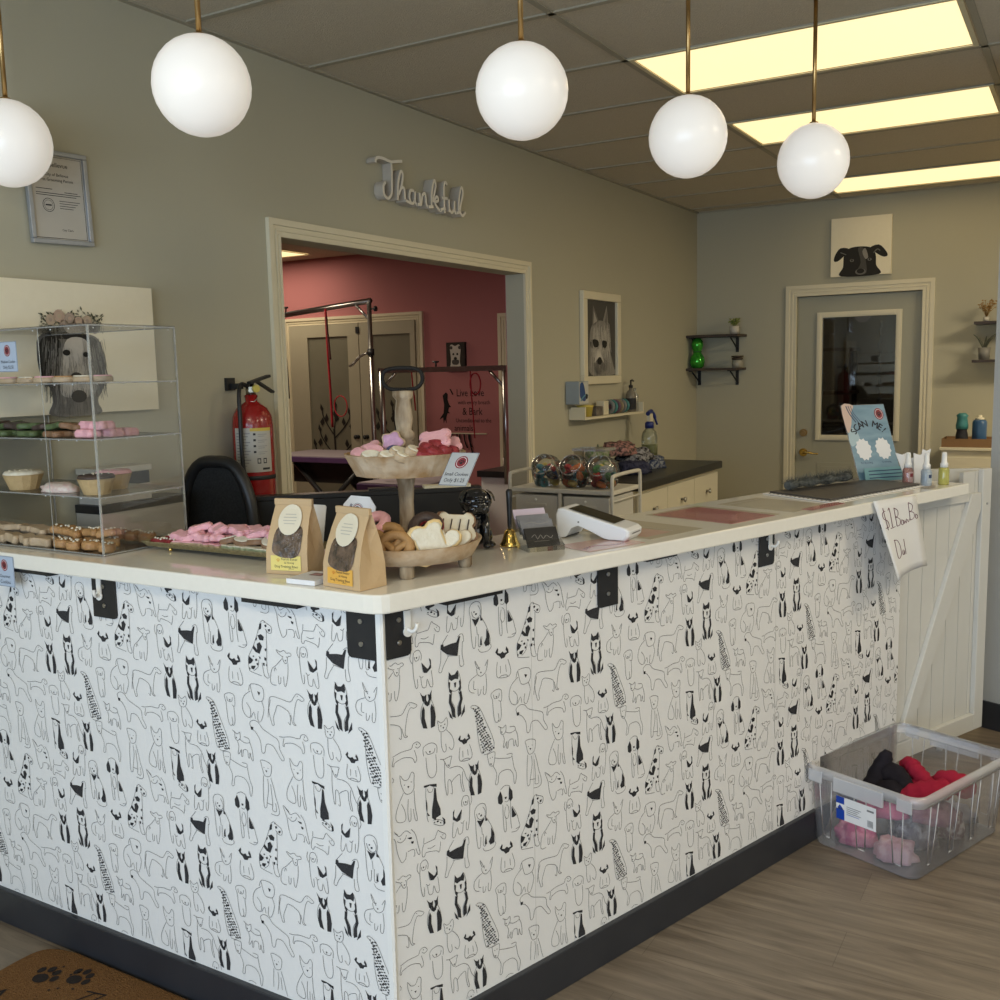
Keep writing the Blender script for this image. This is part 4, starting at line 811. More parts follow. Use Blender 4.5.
def plant(x, y, z, label, leafc, n, hgt, spread, pr=.03, ph=.055, seed=1, kind='leafy'):
    R = random.Random(seed); t = thing('potted_plant', label, 'plant', (x, y, z))
    G().lathe([(pr * .82, 0), (pr, ph), (pr * .88, ph), (pr * .8, ph * .85), (0, ph * .85)], n=18).build('pot', M_pot if kind != 'spiky' else mat('grey_pot', (.25, .24, .21), .5, nz=(9, (.22, .21, .18), .2)), t, local=True)
    g = G()
    for k in range(n):
        a = R.uniform(0, 6.28); l = hgt * R.uniform(.6, 1.1); s = spread * R.uniform(.3, 1)
        p0 = V((0, 0, ph * .85)); p2 = V((math.cos(a) * s, math.sin(a) * s, ph + l)); p1 = (p0 + p2) / 2 + V((0, 0, l * .2))
        if kind == 'spiky': g.tube(smooth_line([p0, p1, p2], 3), [.007, .008, .008, .007, .005, .003, .0015], 6)
        else:
            g.tube([p0, p1, p2], .0012, 5); 
            for q in (p1, p2): g.ball(q, .011 if kind == 'leafy' else .008, 8, sc=(1, .6, .45), M=Matrix.Rotation(a, 4, 'Z') @ Matrix.Rotation(R.uniform(-1, 1), 4, 'Y'))
    g.build('foliage', leafc, t, local=True); return t
M_lf = mat('plant_green', (.16, .22, .05), .6, nz=(30, (.28, .30, .09), .2)); M_df = mat('dried_orange', (.30, .16, .05), .7, nz=(40, (.38, .24, .09), .2)); M_ag = mat('agave_grey', (.10, .11, .08), .6, nz=(30, (.15, .15, .11), .2))
plant(-2.335, BY - .10, 1.764, 'small leafy green plant in a white pot on the upper corner shelf', M_lf, 22, .05, .05, .038, .06, 2)
plant(-.62, BY - .1, 1.784, 'dried orange sprig on the upper right-hand shelf', M_df, 26, .10, .06, .02, .03, 3, 'dried')
plant(-.625, BY - .1, 1.532, 'grey spiky plant in a pot on the lower right-hand shelf', M_ag, 9, .09, .10, .04, .08, 4, 'spiky')
M_gb = mat('green_foil', (.02, .30, .02), .18, metal=.5, nz=(18, (.08, .45, .05), .2))
t = thing('green_bottle', 'shiny green hourglass balloon bottle on the lower corner shelf', 'bottle', (-2.60, BY - .17, 1.515))
G().lathe([(.03, 0), (.048, .012), (.056, .05), (.051, .085), (.032, .112), (.028, .125), (.038, .145), (.045, .175), (.040, .205), (.022, .225), (0, .228)], n=22).build('bottle_body', M_gb, t, local=True)
G().lathe([(.031, .119), (.034, .121), (.034, .128), (.031, .130)], n=20, caps=False).build('waist_band', mat('dark_green_band', (.01, .10, .01), .4, nz=(30, (.02, .14, .02), .2)), t, local=True)
t = thing('lidded_jar', 'small clear jar with a dark lid on the lower corner shelf', 'jar', (-2.31, BY - .1, 1.515))
G().lathe([(.036, 0), (.04, .006), (.04, .05), (.034, .058), (0, .058)], n=20).build('jar_body', mat('jar_beige', (.36, .34, .28), .2, nz=(20, (.3, .28, .22), .2)), t, local=True)
G().lathe([(.042, .058), (.042, .072), (0, .073)], n=20).build('lid', M_dwood, t, local=True)
G().lathe([(.02, .073), (.045, .076), (.045, .088), (0, .088)], n=20).build('top_plate', M_dwood, t, local=True)

# cream cabinet with box and bottles, far right
t = thing('cream_cabinet', 'cream cabinet against the back wall at the right, carrying a cardboard box', 'cabinet', (-.30, 7.1, 0))
G().bb((-.79, 6.8, 0), (.15, 7.55, .97)).build('cabinet_body', M_trim, t, bevel=.004)
G().bb((-.80, 6.78, .972), (.16, 7.56, .992)).build('cabinet_top', M_trim, t, bevel=.004)
G().bb((-.77, 6.792, .50), (.13, 6.799, .93)).build('cabinet_door', M_trim, t)
t = thing('cardboard_box', 'brown cardboard box lid on the cream cabinet', 'box', (-.64, 6.92, .993))
g = G().bb((-.79, 6.80, .993), (-.50, 7.05, .998)).bb((-.79, 6.80, .998), (-.50, 6.805, 1.045)).bb((-.79, 7.045, .998), (-.50, 7.05, 1.045)).bb((-.79, 6.805, .998), (-.785, 7.045, 1.045)).bb((-.505, 6.805, .998), (-.50, 7.045, 1.045)).bb((-.785, 6.805, 1.02), (-.505, 7.045, 1.03))
M_card = mat('cardboard', (.24, .14, .07), .8, nz=(9, (.27, .16, .08), .2))
g.build('box_body', M_card, t)
M_teal = mat('teal_plastic', (.05, .22, .22), .35, nz=(12, (.04, .19, .19), .2)); M_blu = mat('blue_can', (.03, .09, .20), .3, nz=(12, (.04, .11, .23), .2))
t = thing('teal_spray_bottle', 'teal and black bottle standing in the cardboard box', 'bottle', (-.685, 6.90, 1.031))
g = G().lathe([(.032, 0), (.036, .01), (.036, .03), (.030, .06), (.034, .085), (.030, .105), (0, .106)], n=16); g.build('bottle_body', M_ink, t, local=True)
G().lathe([(.036, .07), (.037, .095), (.034, .11), (.030, .14), (.036, .155), (.02, .17), (0, .17)], n=16).build('cap', M_teal, t, local=True)
t = thing('spray_can', 'blue spray can with a white top in the cardboard box', 'can', (-.585, 6.90, 1.031))
G().lathe([(.040, 0), (.042, .006), (.042, .115), (.034, .128), (0, .128)], n=18).build('can_body', M_blu, t, local=True)
G().lathe([(.026, .128), (.026, .14), (.014, .144), (.012, .158), (0, .158)], n=14).build('nozzle', M_trim, t, local=True)

# ------------------------------------------------------------------ dark worktop and drawers along the left wall
t = thing('drawer_cabinet', 'cream base cabinet with two rows of drawers under the black worktop', 'cabinet', (-2.36, 5.64, 0))
G().bb((-2.66, 4.955, .0), (-2.085, 6.30, .868)).build('cabinet_body', M_trim, t)
M_dr = mat('drawer_front', (0.62, 0.58, 0.45), .45, nz=(5, (0.60, 0.56, 0.43), .2))
ws = [4.955, 5.40, 5.85, 6.30]
for i in range(3):
    for z0, z1 in ((.645, .848), (.33, .635), (.02, .32)):
        d = G().bb((-2.084, ws[i] + .003, z0), (-2.066, ws[i + 1] - .003, z1)).build('drawer', M_dr, t, bevel=.002)
        G().lathe([(.008, 0), (.007, .012), (.015, .018), (.016, .026), (0, .029)], (-2.066, (ws[i] + ws[i + 1]) / 2, (z0 + z1) / 2), 14, M=Matrix.Rotation(PI / 2, 4, 'Y')).build('knob', M_steel, d)
M_wt = mat('black_worktop', (0.018, 0.018, 0.016), .35, nz=(30, (0.028, 0.028, 0.025), .2))
tag(G().bb((-2.662, 4.94, .869), (-2.045, 6.33, .915)).build('worktop', M_wt, bevel=.006), 'black laminate worktop on the cream drawer cabinet', 'worktop')
t = thing('spray_bottle', 'clear trigger bottle of yellow-green liquid with a blue trigger on the worktop', 'bottle', (-2.50, 6.20, .9155))
G().lathe([(.048, 0), (.052, .008), (.052, .105), (.0, .106)], n=20).build('liquid', mat('green_cleaner', (.30, .33, .06), .3, nz=(9, (.28, .31, .05), .2)), t, local=True)
G().lathe([(.0525, .0), (.053, .16), (.045, .19), (.020, .22), (.018, .235), (0, .235)], n=20).build('bottle_body', clear('bottle_plastic', (.85, .88, .78), .2, .15, (.6, .62, .52), .22), t, local=True)
M_tb = mat('trigger_blue', (.015, .03, .16), .35, nz=(9, (.02, .035, .18), .2))
g = G().lathe([(.030, .215), (.030, .25), (.018, .26), (0, .26)], n=14); g.build('collar_ring', M_tb, t, local=True)
g = G().box((.0, .01, .285), (.022, .05, .05)); g.build('sprayer_body', M_trim, t, local=True)
g = G().tube(smooth_line([(0.0, -.03, .31), (0, .02, .325), (.0, .05, .32), (.01, .062, .295), (.015, .075, .26), (.02, .088, .235)], 3), [.014] * 6 + [.011] * 5 + [.007] * 5, 8)
g.build('trigger', M_tb, t, local=True)
R = random.Random(11)
def cloth(name, c, sx, sy, sz, m, label, cat='cloth', group=None, seed=1, amp=.35, fr=3.2, parent=None, sc=1):
    """a crumpled lump of fabric, flat underneath"""
    g = G(); n = 26; rings = []
    for j in range(9):
        t = j / 8; rad = math.cos(t * PI / 2 * .96) ** .55; z = math.sin(t * PI / 2) * sz
        ring = []
        for i in range(n):
            a = 2 * PI * i / n
            p = V((math.cos(a) * rad, math.sin(a) * rad, t))
            k = 1 + amp * noise.noise(p * fr + V((seed * 3.1, 0, 0)))
            f = amp * .5 * abs(math.sin(a * 3 + seed + t * 4 + 2 * noise.noise(p * 2 + V((0, seed, 0)))))
            ring.append(V((c[0] + p.x * sx * (k - f * .5), c[1] + p.y * sy * (k - f * .5), c[2] + max(0, z * (k * .75 + .25 - f * .4) if j else 0))))
        rings.append(ring)
    g.loft(rings, 0, True)
    o = g.build(name, m, parent)
    if not parent: tag(o, label, cat, group)
    return o
M_fab = lambda n, c1, c2, s=30: mat('fabric_' + n, c1, .85, nz=(s, c2, .75), bump=(120, .3))
cloth('folded_cloth', (-2.30, 5.42, .916), .11, .15, .07, M_fab('navy_dots', (.02, .022, .05), (.05, .055, .10), 60), 'dark navy folded cloth at the bottom of the pile on the worktop', seed=2)
cloth('folded_cloth', (-2.34, 5.74, .916), .11, .15, .075, M_fab('blue_print', (.03, .045, .10), (.25, .27, .30), 70), 'blue patterned cloth at the right of the pile on the worktop', seed=5)
cloth('folded_cloth', (-2.36, 5.62, .975), .11, .17, .07, M_fab('black_white', (.015, .015, .02), (.30, .30, .32), 45), 'black and white patterned cloth in the middle of the pile', seed=8)
cloth('folded_cloth', (-2.40, 5.45, 1.02), .10, .17, .075, M_fab('pink_print', (.42, .22, .20), (.06, .05, .05), 45), 'pink and cream patterned cloth on top of the pile', seed=9)
cloth('folded_cloth', (-2.42, 5.22, .916), .08, .11, .16, M_fab('green_print', (.12, .20, .06), (.35, .35, .28), 50), 'green patterned cloth at the left of the pile', seed=12)

# ------------------------------------------------------------------ rolling cart with jars
t = thing('rolling_cart', 'white metal rolling cart with drawers and looped rails behind the counter', 'cart', (-2.19, 4.46, 0))
M_cart = mat('cart_enamel', (.62, .60, .53), .35, nz=(8, (.6, .58, .51), .2)); M_cd = mat('cart_drawer', (.54, .53, .48), .35, nz=(5, (.57, .56, .51), .2))
x0, x1, y0, y1, zc = -2.47, -1.92, 4.30, 4.62, .95
G().bb((x0, y0, zc - .022), (x1, y1, zc)).build('top_tray', M_cart, t, bevel=.004)
for x in (x0 - .002, x1 + .002):
    g = G().tube([(x, y0 - .01, .06)] + smooth_line([(x, y0 - .01, .985), (x, y0 - .005, 1.01), (x, y0 + .03, 1.022), (x, y1 - .03, 1.022), (x, y1 + .005, 1.01), (x, y1 + .01, .985)], 4) + [(x, y1 + .01, .06)], .0095, 8)
    g.tube([(x, y0, zc - .05), (x, y1, zc - .05)], .006, 6); g.build('side_rail', M_cart, t)
G().bb((x0 + .02, y0 + .01, .10), (x1 - .02, y1 - .01, .12)).build('bottom_shelf', M_cart, t)
G().bb((-2.208, y0, .12), (-2.192, y0 + .012, zc - .022)).build('divider', M_cart, t)
for xx0, xx1 in ((x0 + .02, -2.215), (-2.185, x1 - .02)):
    for z0, z1 in ((.70, .915), (.42, .69), (.14, .41)):
        d = G().bb((xx0, y0 + .006, z0), (xx1, y1 - .02, z1)).build('drawer', M_cd, t, bevel=.006)
        G().bb(((xx0 + xx1) / 2 - .055, y0 + .001, z1 - .05), ((xx0 + xx1) / 2 + .055, y0 + .006, z1 - .04)).build('drawer_pull', M_cart, d)
        G().ball(((xx0 + xx1) / 2, y0 + .000, z1 - .022), .007, 8).build('knob', M_white, d)
for x in (x0, x1):
    for y in (y0, y1): G().cyl((x - .008, y, .03), (x + .008, y, .03), .028, n=14).build('caster', M_blackm, t)
# fishbowl jars lying with tilted mouths
jar0 = None
M_toy = [mat('toy_' + n, tuple(min(.85, q * 1.35) for q in c_), .55, nz=(25, tuple(k * .6 for k in c_), .2)) for n, c_ in (('red', (.45, .03, .03)), ('orange', (.62, .16, .03)), ('teal', (.06, .22, .26)), ('yellow', (.55, .42, .10)), ('green', (.08, .22, .07)), ('blue', (.03, .07, .22)), ('black', (.02, .02, .022)), ('grey', (.28, .29, .30)))]
cols = [(3, 0, 2, 0, 2, 6, 3, 2, 5, 0, 6, 4, 2, 0, 3), (6, 2, 3, 0, 1, 1, 2, 6, 4, 0, 1, 1, 0, 1, 2), (3, 6, 1, 1, 0, 4, 7, 0, 2, 1, 7, 7, 4, 7, 3)]
for j, (jx, lb) in enumerate(((-2.318, 'round tilted-mouth glass jar, left of the three on the cart'), (-2.163, 'round tilted-mouth glass jar, middle of the three on the cart'), (-2.008, 'round tilted-mouth glass jar, right of the three on the cart'))):
    jy = 4.395; r = .072
    if jar0 is None:
        jar0 = thing('glass_jar', lb, 'jar', (jx, jy, zc + .001))
        T = Matrix.Rotation(1.0, 4, 'X') @ Matrix.Rotation(0, 4, 'Z')      # mouth tilts toward the front
        prof = [(.035, -.062), (.058, -.045), (.072, 0), (.066, .03), (.056, .046), (.053, .056), (.058, .060), (.055, .063)]
        g = G().lathe([(.0, 0), (.045, 0), (.064, .018), (.075, .055), (.0765, .085), (.070, .118), (.05, .143), (.02, .155)], n=26, caps=False)
        g.lathe([(.076, -.01), (.072, .025), (.060, .048), (.054, .060)], (0, 0, .082), 26, M=T, caps=False)
        g.build('bowl', M_glass, jar0, local=True)
        G().tube([T @ V((.055 * math.cos(2 * PI * i / 26), .055 * math.sin(2 * PI * i / 26), .061)) + V((0, 0, .082)) for i in range(26)], .0028, 8, closed=True).build('rim', M_acre, jar0, local=True)
    else: dup(jar0, (jx, jy, zc + .001), label=lb)
    for k, ci in enumerate(cols[j]):
        R = random.Random(j * 31 + k); a = k * 2.4; lay = k // 5; rr = (.040, .042, .030)[min(lay, 2)]
        p = V((jx + rr * math.cos(a), jy + rr * math.sin(a) * .9, zc + .022 + lay * .036))
        q = Matrix.Rotation(R.uniform(-1, 1), 4, 'X') @ Matrix.Rotation(R.uniform(-1.2, 1.2), 4, 'Y')
        g = G()
        if (k + j) % 3: g.tube([q @ V((.0165 * math.cos(i * PI / 6), .0165 * math.sin(i * PI / 6), 0)) for i in range(12)], .0095, 6, closed=True, flat=1.3)
        else: g.ball((0, 0, 0), .0245, 10, sc=(1.05, .8, .7), M=q, amp=.3, fr=3, seed=k)
        o = g.build('rolled_bandana', M_toy[ci], local=True); o.location = p
        jn = ('left', 'middle', 'right')[j]; cn = ('red', 'orange', 'teal', 'yellow', 'green', 'blue', 'black', 'grey')[ci]
        tag(o, '%s rolled bandana inside the %s round jar on the cart' % (cn, jn), 'bandana', '%s bandanas in the %s jar' % (cn, jn))
t = thing('square_canister', 'clear square canister standing behind the round jars on the cart', 'canister', (-2.13, 4.54, zc + .001))
g = G().bb((-2.215, 4.485, zc + .001), (-2.045, 4.61, zc + .17)); g.build('canister_body', M_glass, t)
G().bb((-2.22, 4.48, zc + .171), (-2.04, 4.615, zc + .182)).build('canister_lid', M_acre, t)
cloth('grey_cloth', (-2.13, 4.548, zc + .003), .05, .04, .13, M_fab('grey', (.16, .18, .19), (.30, .33, .34), 25), 'grey cloths packed in the clear square canister', seed=4, amp=.2)

# ------------------------------------------------------------------ black desk hutch, chair, cabinet behind the counter
t = thing('desk_hutch', 'black desk hutch with a raised ledge standing behind the counter', 'desk', (-2.3, 3.0, 0))
d0 = V((-2.513, 2.495, 0)); d1 = V((-1.893, 3.081, 0)); dd = (d1 - d0).normalized(); dn = V((-dd.y, dd.x, 0)); zd = 1.110
def rib(p0, p1, th, z0, z1, g=None):
    g = g or G(); g.prism([tuple(p0[:2]), tuple(p1[:2]), tuple((p1 + dn * th)[:2]), tuple((p0 + dn * th)[:2])], z0, z1); return g
rib(d0, d1, .03, .0, zd - .018).build('back_panel', M_black, t)
rib(d0, d1, .06, zd - .018, zd).build('ledge', M_black, t, bevel=.003)
rib(d0 + dn * .03 + dd * .2, d1 + dn * .03, .30, .72, .745).build('desktop', M_black, t)
M_mesh = mat('chair_mesh', (.035, .036, .036), .8, nz=(200, (.02, .02, .02), .2))
t = thing('office_chair', 'black mesh-back office chair behind the cookie case', 'chair', (-2.42, 2.45, 0), .12)
PCh = Pl((-2.495, 2.375, .70), (1, .12, 0), (0, 0, 1))
def rr_pts(w0, w1, h): return [(-w0, 0), (w0, 0), (w1 + .015, h * .55), (w1, h * .8), (w1 * .6, h * .97), (0, h), (-w1 * .6, h * .97), (-w1, h * .8), (-w1 - .015, h * .55)]
g = G(); pts = smooth_line([V((a, b, 0)) for a, b in rr_pts(.145, .128, .545)], 4, True)
g.tube([PCh.p(p.x, p.y, 0) for p in pts], .021, 8, closed=True); g.build('back_frame', M_black, t)
g = G(); pts = [(p.x * .93, .02 + p.y * .93) for p in pts]; slab(g, PCh, pts, -.006, .002); g.build('mesh_back', M_mesh, t)
G().box((-2.36, 2.235, .50), (.36, .17, .08), .12).build('seat', M_black, t, bevel=.02)
G().cyl((-2.36, 2.235, .06), (-2.36, 2.235, .46), .03).build('gas_post', M_blackm, t)
g = G()
for k in range(5):
    a = k * 2 * PI / 5 + .3; g.tube([(-2.36, 2.235, .08), (-2.36 + .13 * math.cos(a), 2.235 + .13 * math.sin(a), .035)], .018, 6)
g.build('base_star', M_blackm, t)
G().tube([(-2.49, 2.40, .75), (-2.46, 2.41, .55), (-2.40, 2.30, .46)], .02, 6).build('back_support', M_blackm, t)
t = thing('side_cabinet', 'slim beige cabinet with a black top against the wall behind the cookie case', 'cabinet', (-2.605, 2.12, 0))
M_beige = mat('beige_panel', (.46, .42, .35), .5, nz=(4, (.48, .44, .37), .2))
G().bb((-2.66, 1.955, 0), (-2.552, 2.285, 1.120)).build('cabinet_body', M_beige, t)
G().bb((-2.66, 1.952, 1.121), (-2.548, 2.29, 1.146)).build('cabinet_top', M_black, t)
t = thing('label_printer', 'beige office machine with a black band standing on the slim beige cabinet', 'printer', (-2.61, 2.06, 1.147))
G().bb((-2.655, 1.965, 1.147), (-2.565, 2.165, 1.196)).build('machine_base', M_beige, t)
G().bb((-2.652, 1.968, 1.197), (-2.568, 2.162, 1.236)).build('front_band', M_black, t)
G().bb((-2.658, 1.96, 1.237), (-2.56, 2.17, 1.256)).build('machine_lid', mat('machine_beige', (.56, .52, .43), .5, nz=(4, (.54, .5, .41), .2)), t, bevel=.003)
# ------------------------------------------------------------------ cookies (prototypes hidden nowhere: the first copy placed is the prototype)
def bone_outline(l=.05, w=.018, k=1.0):
    pts = []
    for s in (1, -1):
        for cy, a0, a1 in ((-w * .5 * s, -140, 60), (w * .5 * s, -60, 140)):
            cx = s * l * .5 - s * w * .35
            for i in range(6):
                a = math.radians(a0 + (a1 - a0) * i / 5); pts.append((cx + s * w * .5 * math.cos(a), cy + s * w * .5 * math.sin(a)))
    return pts
def round_outline(r, n=20, wob=0.0, k=5): return [((r + wob * math.cos(k * 2 * PI * i / n)) * math.cos(2 * PI * i / n), (r + wob * math.cos(k * 2 * PI * i / n)) * math.sin(2 * PI * i / n)) for i in range(n)]
def paw_outline(r): return [(r * (1 + .16 * math.cos(4 * a + .4) * (1 if math.sin(a) > -.3 else .1)) * math.cos(a), r * .95 * (1 + .16 * math.cos(4 * a + .4) * (1 if math.sin(a) > -.3 else .1)) * math.sin(a)) for a in [2 * PI * i / 24 for i in range(24)]]
def heart_outline(s):
    return [(s * .062 * 16 * math.sin(t) ** 3, s * .062 * (13 * math.cos(t) - 5 * math.cos(2 * t) - 2 * math.cos(3 * t) - math.cos(4 * t))) for t in [2 * PI * i / 22 for i in range(22)]]
CK = {}
def ck_mat(n, c, c2=None, r=.55): return mat('cookie_' + n, c, r, nz=(90, c2 or tuple(k * .75 for k in c), .3), bump=(160, .25))
M_bis = ck_mat('biscuit', (.36, .18, .07), (.46, .26, .10)); M_dbis = ck_mat('brown', (.27, .15, .08)); M_ltb = ck_mat('light', (.50, .38, .24), (.42, .31, .20))
M_pnk = ck_mat('pink', (.80, .45, .48), (.74, .37, .42)); M_wht = ck_mat('white', (.72, .68, .56), (.66, .60, .46)); M_grn = ck_mat('green', (.10, .14, .05), (.06, .09, .035)); M_crb = ck_mat('carob', (.07, .045, .035)); M_rd = ck_mat('red', (.28, .025, .03), (.22, .015, .02)); M_lil = ck_mat('lilac', (.50, .28, .42)); M_nav = ck_mat('navy', (.07, .07, .15)); M_yel = ck_mat('custard', (.75, .58, .30), (.70, .50, .22)); M_mint = ck_mat('mint', (.36, .42, .26)); M_sand = ck_mat('sand', (.42, .24, .09), (.35, .19, .07))
def cookie(kind, loc, rot, label, group, base=M_bis, ice=M_pnk, h=.010, sz=1.0, dots=None, cat='cookie'):
    key = (kind, base.name, ice.name if ice else '', round(h, 4), dots.name if dots else '')
    if key in CK: return dup(CK[key], loc, rot, label=label, group=group, sc=sz)
    t = thing('dog_cookie', label, cat, (0, 0, 0), 0, group)
    out = {'bone': bone_outline(), 'round': round_outline(.021), 'heart': heart_outline(.024), 'flower': round_outline(.022, 30, .003, 5), 'paw': paw_outline(.022), 'oval': [(a * 1.35, b * .8) for a, b in round_outline(.018)],
           'leaf': [(-.03, 0), (-.012, .011), (.01, .012), (.032, .002), (.012, -.011), (-.01, -.012)], 'big': [(a * 1.1, b * 1.5) for a, b in bone_outline(.06, .022)]}.get(kind)
    if kind == 'ring':
        G().tube([(.019 * math.cos(2 * PI * i / 20), .019 * math.sin(2 * PI * i / 20), .009) for i in range(20)], .0105, 8, closed=True, flat=.8).build('biscuit', base, t, local=True)
        if ice: G().tube([(.019 * math.cos(2 * PI * i / 20), .019 * math.sin(2 * PI * i / 20), .0125) for i in range(20)], .0092, 8, closed=True, flat=.7).build('icing', ice, t, local=True)
    elif kind == 'pretzel':
        g = G().tube([(.027 * math.cos(2 * PI * i / 24), .024 * math.sin(2 * PI * i / 24), .008) for i in range(24)], .0098, 8, closed=True)
        g.tube(smooth_line([(-.024, .008, .009), (-.006, -.004, .012), (.002, -.022, .009)], 4), .007, 8); g.tube(smooth_line([(.024, .008, .009), (.006, -.004, .012), (-.002, -.022, .009)], 4), .007, 8)
        g.build('biscuit', base, t, local=True)
    else:
        G().puck(out, 0, h, .10).build('biscuit', base, t, local=True)
        if ice: G().puck([(a * .86, b * .86) for a, b in out], h - .0005, .003, .12).build('icing', ice, t, local=True)
    if dots:
        g = G(); R = random.Random(5)
        for _ in range(7): g.ball((R.uniform(-.018, .018), R.uniform(-.009, .009), h + .003), .0034, 6)
        g.build('sprinkle', dots, t, local=True)
    t.location = loc; t.rotation_euler = rot; t.scale = (sz, sz, sz)
    CK[key] = t
    return t

# ------------------------------------------------------------------ acrylic cookie case
case = thing('acrylic_cookie_case', 'clear acrylic cookie case with four levels at the left end of the counter', 'display case', (-2.38, 1.745, zt))
cx0, cx1, cy0, cy1, cz1 = -2.655, -2.097, 1.61, 1.88, 1.655; tk = .004; zb_ = zt + .0006
LV = [zb_ + .003, 1.232, 1.376, 1.515]
def acr(name, a, b):
    """a clear sheet with brighter polished edges along its long sides"""
    g = G().bb(a, b, 0); return g.build(name, [M_acr, M_acre], case)
acr('side_panel', (cx1 - tk, cy0, zb_), (cx1, cy1, cz1)); acr('side_panel', (cx0, cy0, zb_), (cx0 + tk, cy1, cz1))
acr('top_panel', (cx0, cy0, cz1), (cx1, cy1, cz1 + tk))
for z in LV: acr('shelf_panel', (cx0 + tk, cy0 + .002, z - .002), (cx1 - tk, cy1 - .002, z + .0015))
g = G()
for x in (cx1 - .002, cx0 + .002):
    for y in (cy0 + .0015, cy1 - .0015):
        if x == -2.29 and y > 1.7: continue
        g.bb((x - .0022, y - .0022, zb_), (x + .0022, y + .0022, cz1))
for z in LV + [cz1]:
    g.bb((cx0, cy0 - .0005, z - .0016), (cx1, cy0 + .002, z + .0016)).bb((cx1 - .002, cy0, z - .0016), (cx1 + .0005, cy1, z + .0016)).bb((cx0, cy1 - .002, z - .0013), (cx1, cy1, z + .0013))
g.bb((-2.2905, cy0, zb_), (-2.289, cy0 + .0015, cz1)); g.build('polished_edge', M_acre, case)
bead0 = None; M_bead = mat('bright_acrylic', (.8, .82, .82), .1, nz=(9, (.75, .77, .77), .2))
for z in LV[1:] + [cz1 - .003]:
    for p in [(cx1 - .004, cy0 + .02 + k * .077, z - .003) for k in range(4)] + [(x, cy0 + .002, z - .003) for x in (-2.17, -2.24, -2.31)]:
        if bead0 is None: bead0 = G().ball((0, 0, 0), .0022, 6).build('glue_bead', M_bead, case, local=True); b = bead0
        else: b = bead0.copy(); COL.objects.link(b)
        b.location = world_of(case).inverted() @ V(p)
R = random.Random(21)
# bottom: brown cookies with white dots, pale ones behind
for k in range(17):
    x = -2.62 + .062 * (k % 9) + R.uniform(-.006, .006); row = k // 9; y = 1.642 + row * .065 + R.uniform(-.004, .004); w = x > -2.36
    if row == 1: x -= .005
    if x > -2.125: x = -2.127
    cookie('paw' if w else 'bone', (x, y, LV[0] + .003 + .0), (R.uniform(-.1, .1), 0.1, R.uniform(-.7, .7)),
           'round brown biscuit with white dots in the front rows of the case bottom' if w else 'pale sand-coloured biscuit at the left of the case bottom', 'dotted biscuits on the case bottom' if w else 'pale biscuits on the case bottom',
           M_bis if w else M_ltb, M_sand if w else None, .020, 1.0 if w else 1.15, M_wht if w else None)
for k in range(8):
    x = -2.60 + .060 * k; w = k > 3
    cookie('bone', (x, 1.668 + R.uniform(0, .03), LV[0] + .029), (R.uniform(-.15, .15), R.uniform(-.2, .2), R.uniform(-.3, .3)), 'brown bone biscuit with white dots stacked on the bottom layer of the case' if w else 'greyish bone biscuit stacked at the left of the case bottom',
           'stacked dotted bones in the case' if w else 'stacked greyish bones in the case', M_bis if w else M_ltb, M_sand if w else None, .014, 1.15, M_wht if w else None)
for k in range(3): cookie('round', (-2.15 - .055 * k, 1.79, LV[0] + .004), (0, 0, k), 'brown biscuit with white dots at the back of the case bottom', 'back row biscuits on the case bottom', M_bis, M_sand, .02, 1.1, M_wht)
# third level: cups and a wrapped pack
def cup(x, y, z, r, label, topm, seed=0):
    t = thing('treat_cup', label, 'treat cup', (x, y, z))
    g = G(); n = 28; rings = []
    for rr, zz in ((.70, 0), (.72, .002), (1.0, .040), (1.03, .041)):
        rings.append([V((r * rr * (1 + .025 * (i % 2)) * math.cos(2 * PI * i / n), r * rr * (1 + .025 * (i % 2)) * math.sin(2 * PI * i / n), zz)) for i in range(n)])
    g.loft(rings, 0, False).build('fluted_cup', ck_mat('cup_tan', (.50, .36, .18), (.44, .31, .15)), t, local=True)
    G().lathe([(r * .98, .038), (r * 1.02, .044), (r * .92, .050), (0, .052)], n=24).build('icing', topm, t, local=True)
    g = G(); R = random.Random(seed)
    for _ in range(16): a = R.uniform(0, 6.28); q = R.uniform(0, r * .8); g.ball((q * math.cos(a), q * math.sin(a), .0515), .0022, 6)
    g.build('sprinkle', M_wht, t, local=True)
cup(-2.17, 1.66, LV[1] + .002, .045, 'biscuit cup with dark icing and white sprinkles, front right on the case shelf', M_crb, 1)
cup(-2.235, 1.765, LV[1] + .002, .045, 'biscuit cup with pink icing behind the dark iced cup', M_pnk, 2)
cup(-2.475, 1.665, LV[1] + .002, .050, 'biscuit cup with pale icing at the left of the case shelf', M_wht, 3)
t = thing('wrapped_treat', 'clear-wrapped flat treat with pink and white sprinkles between the cups', 'treat', (-2.36, 1.70, LV[1] + .002))
cloth('wrapped_biscuit', (-2.325, 1.665, LV[1] + .002), .065, .035, .024, ck_mat('sprinkled', (.62, .40, .38), (.72, .68, .60)), None, parent=t, amp=.15, seed=3)
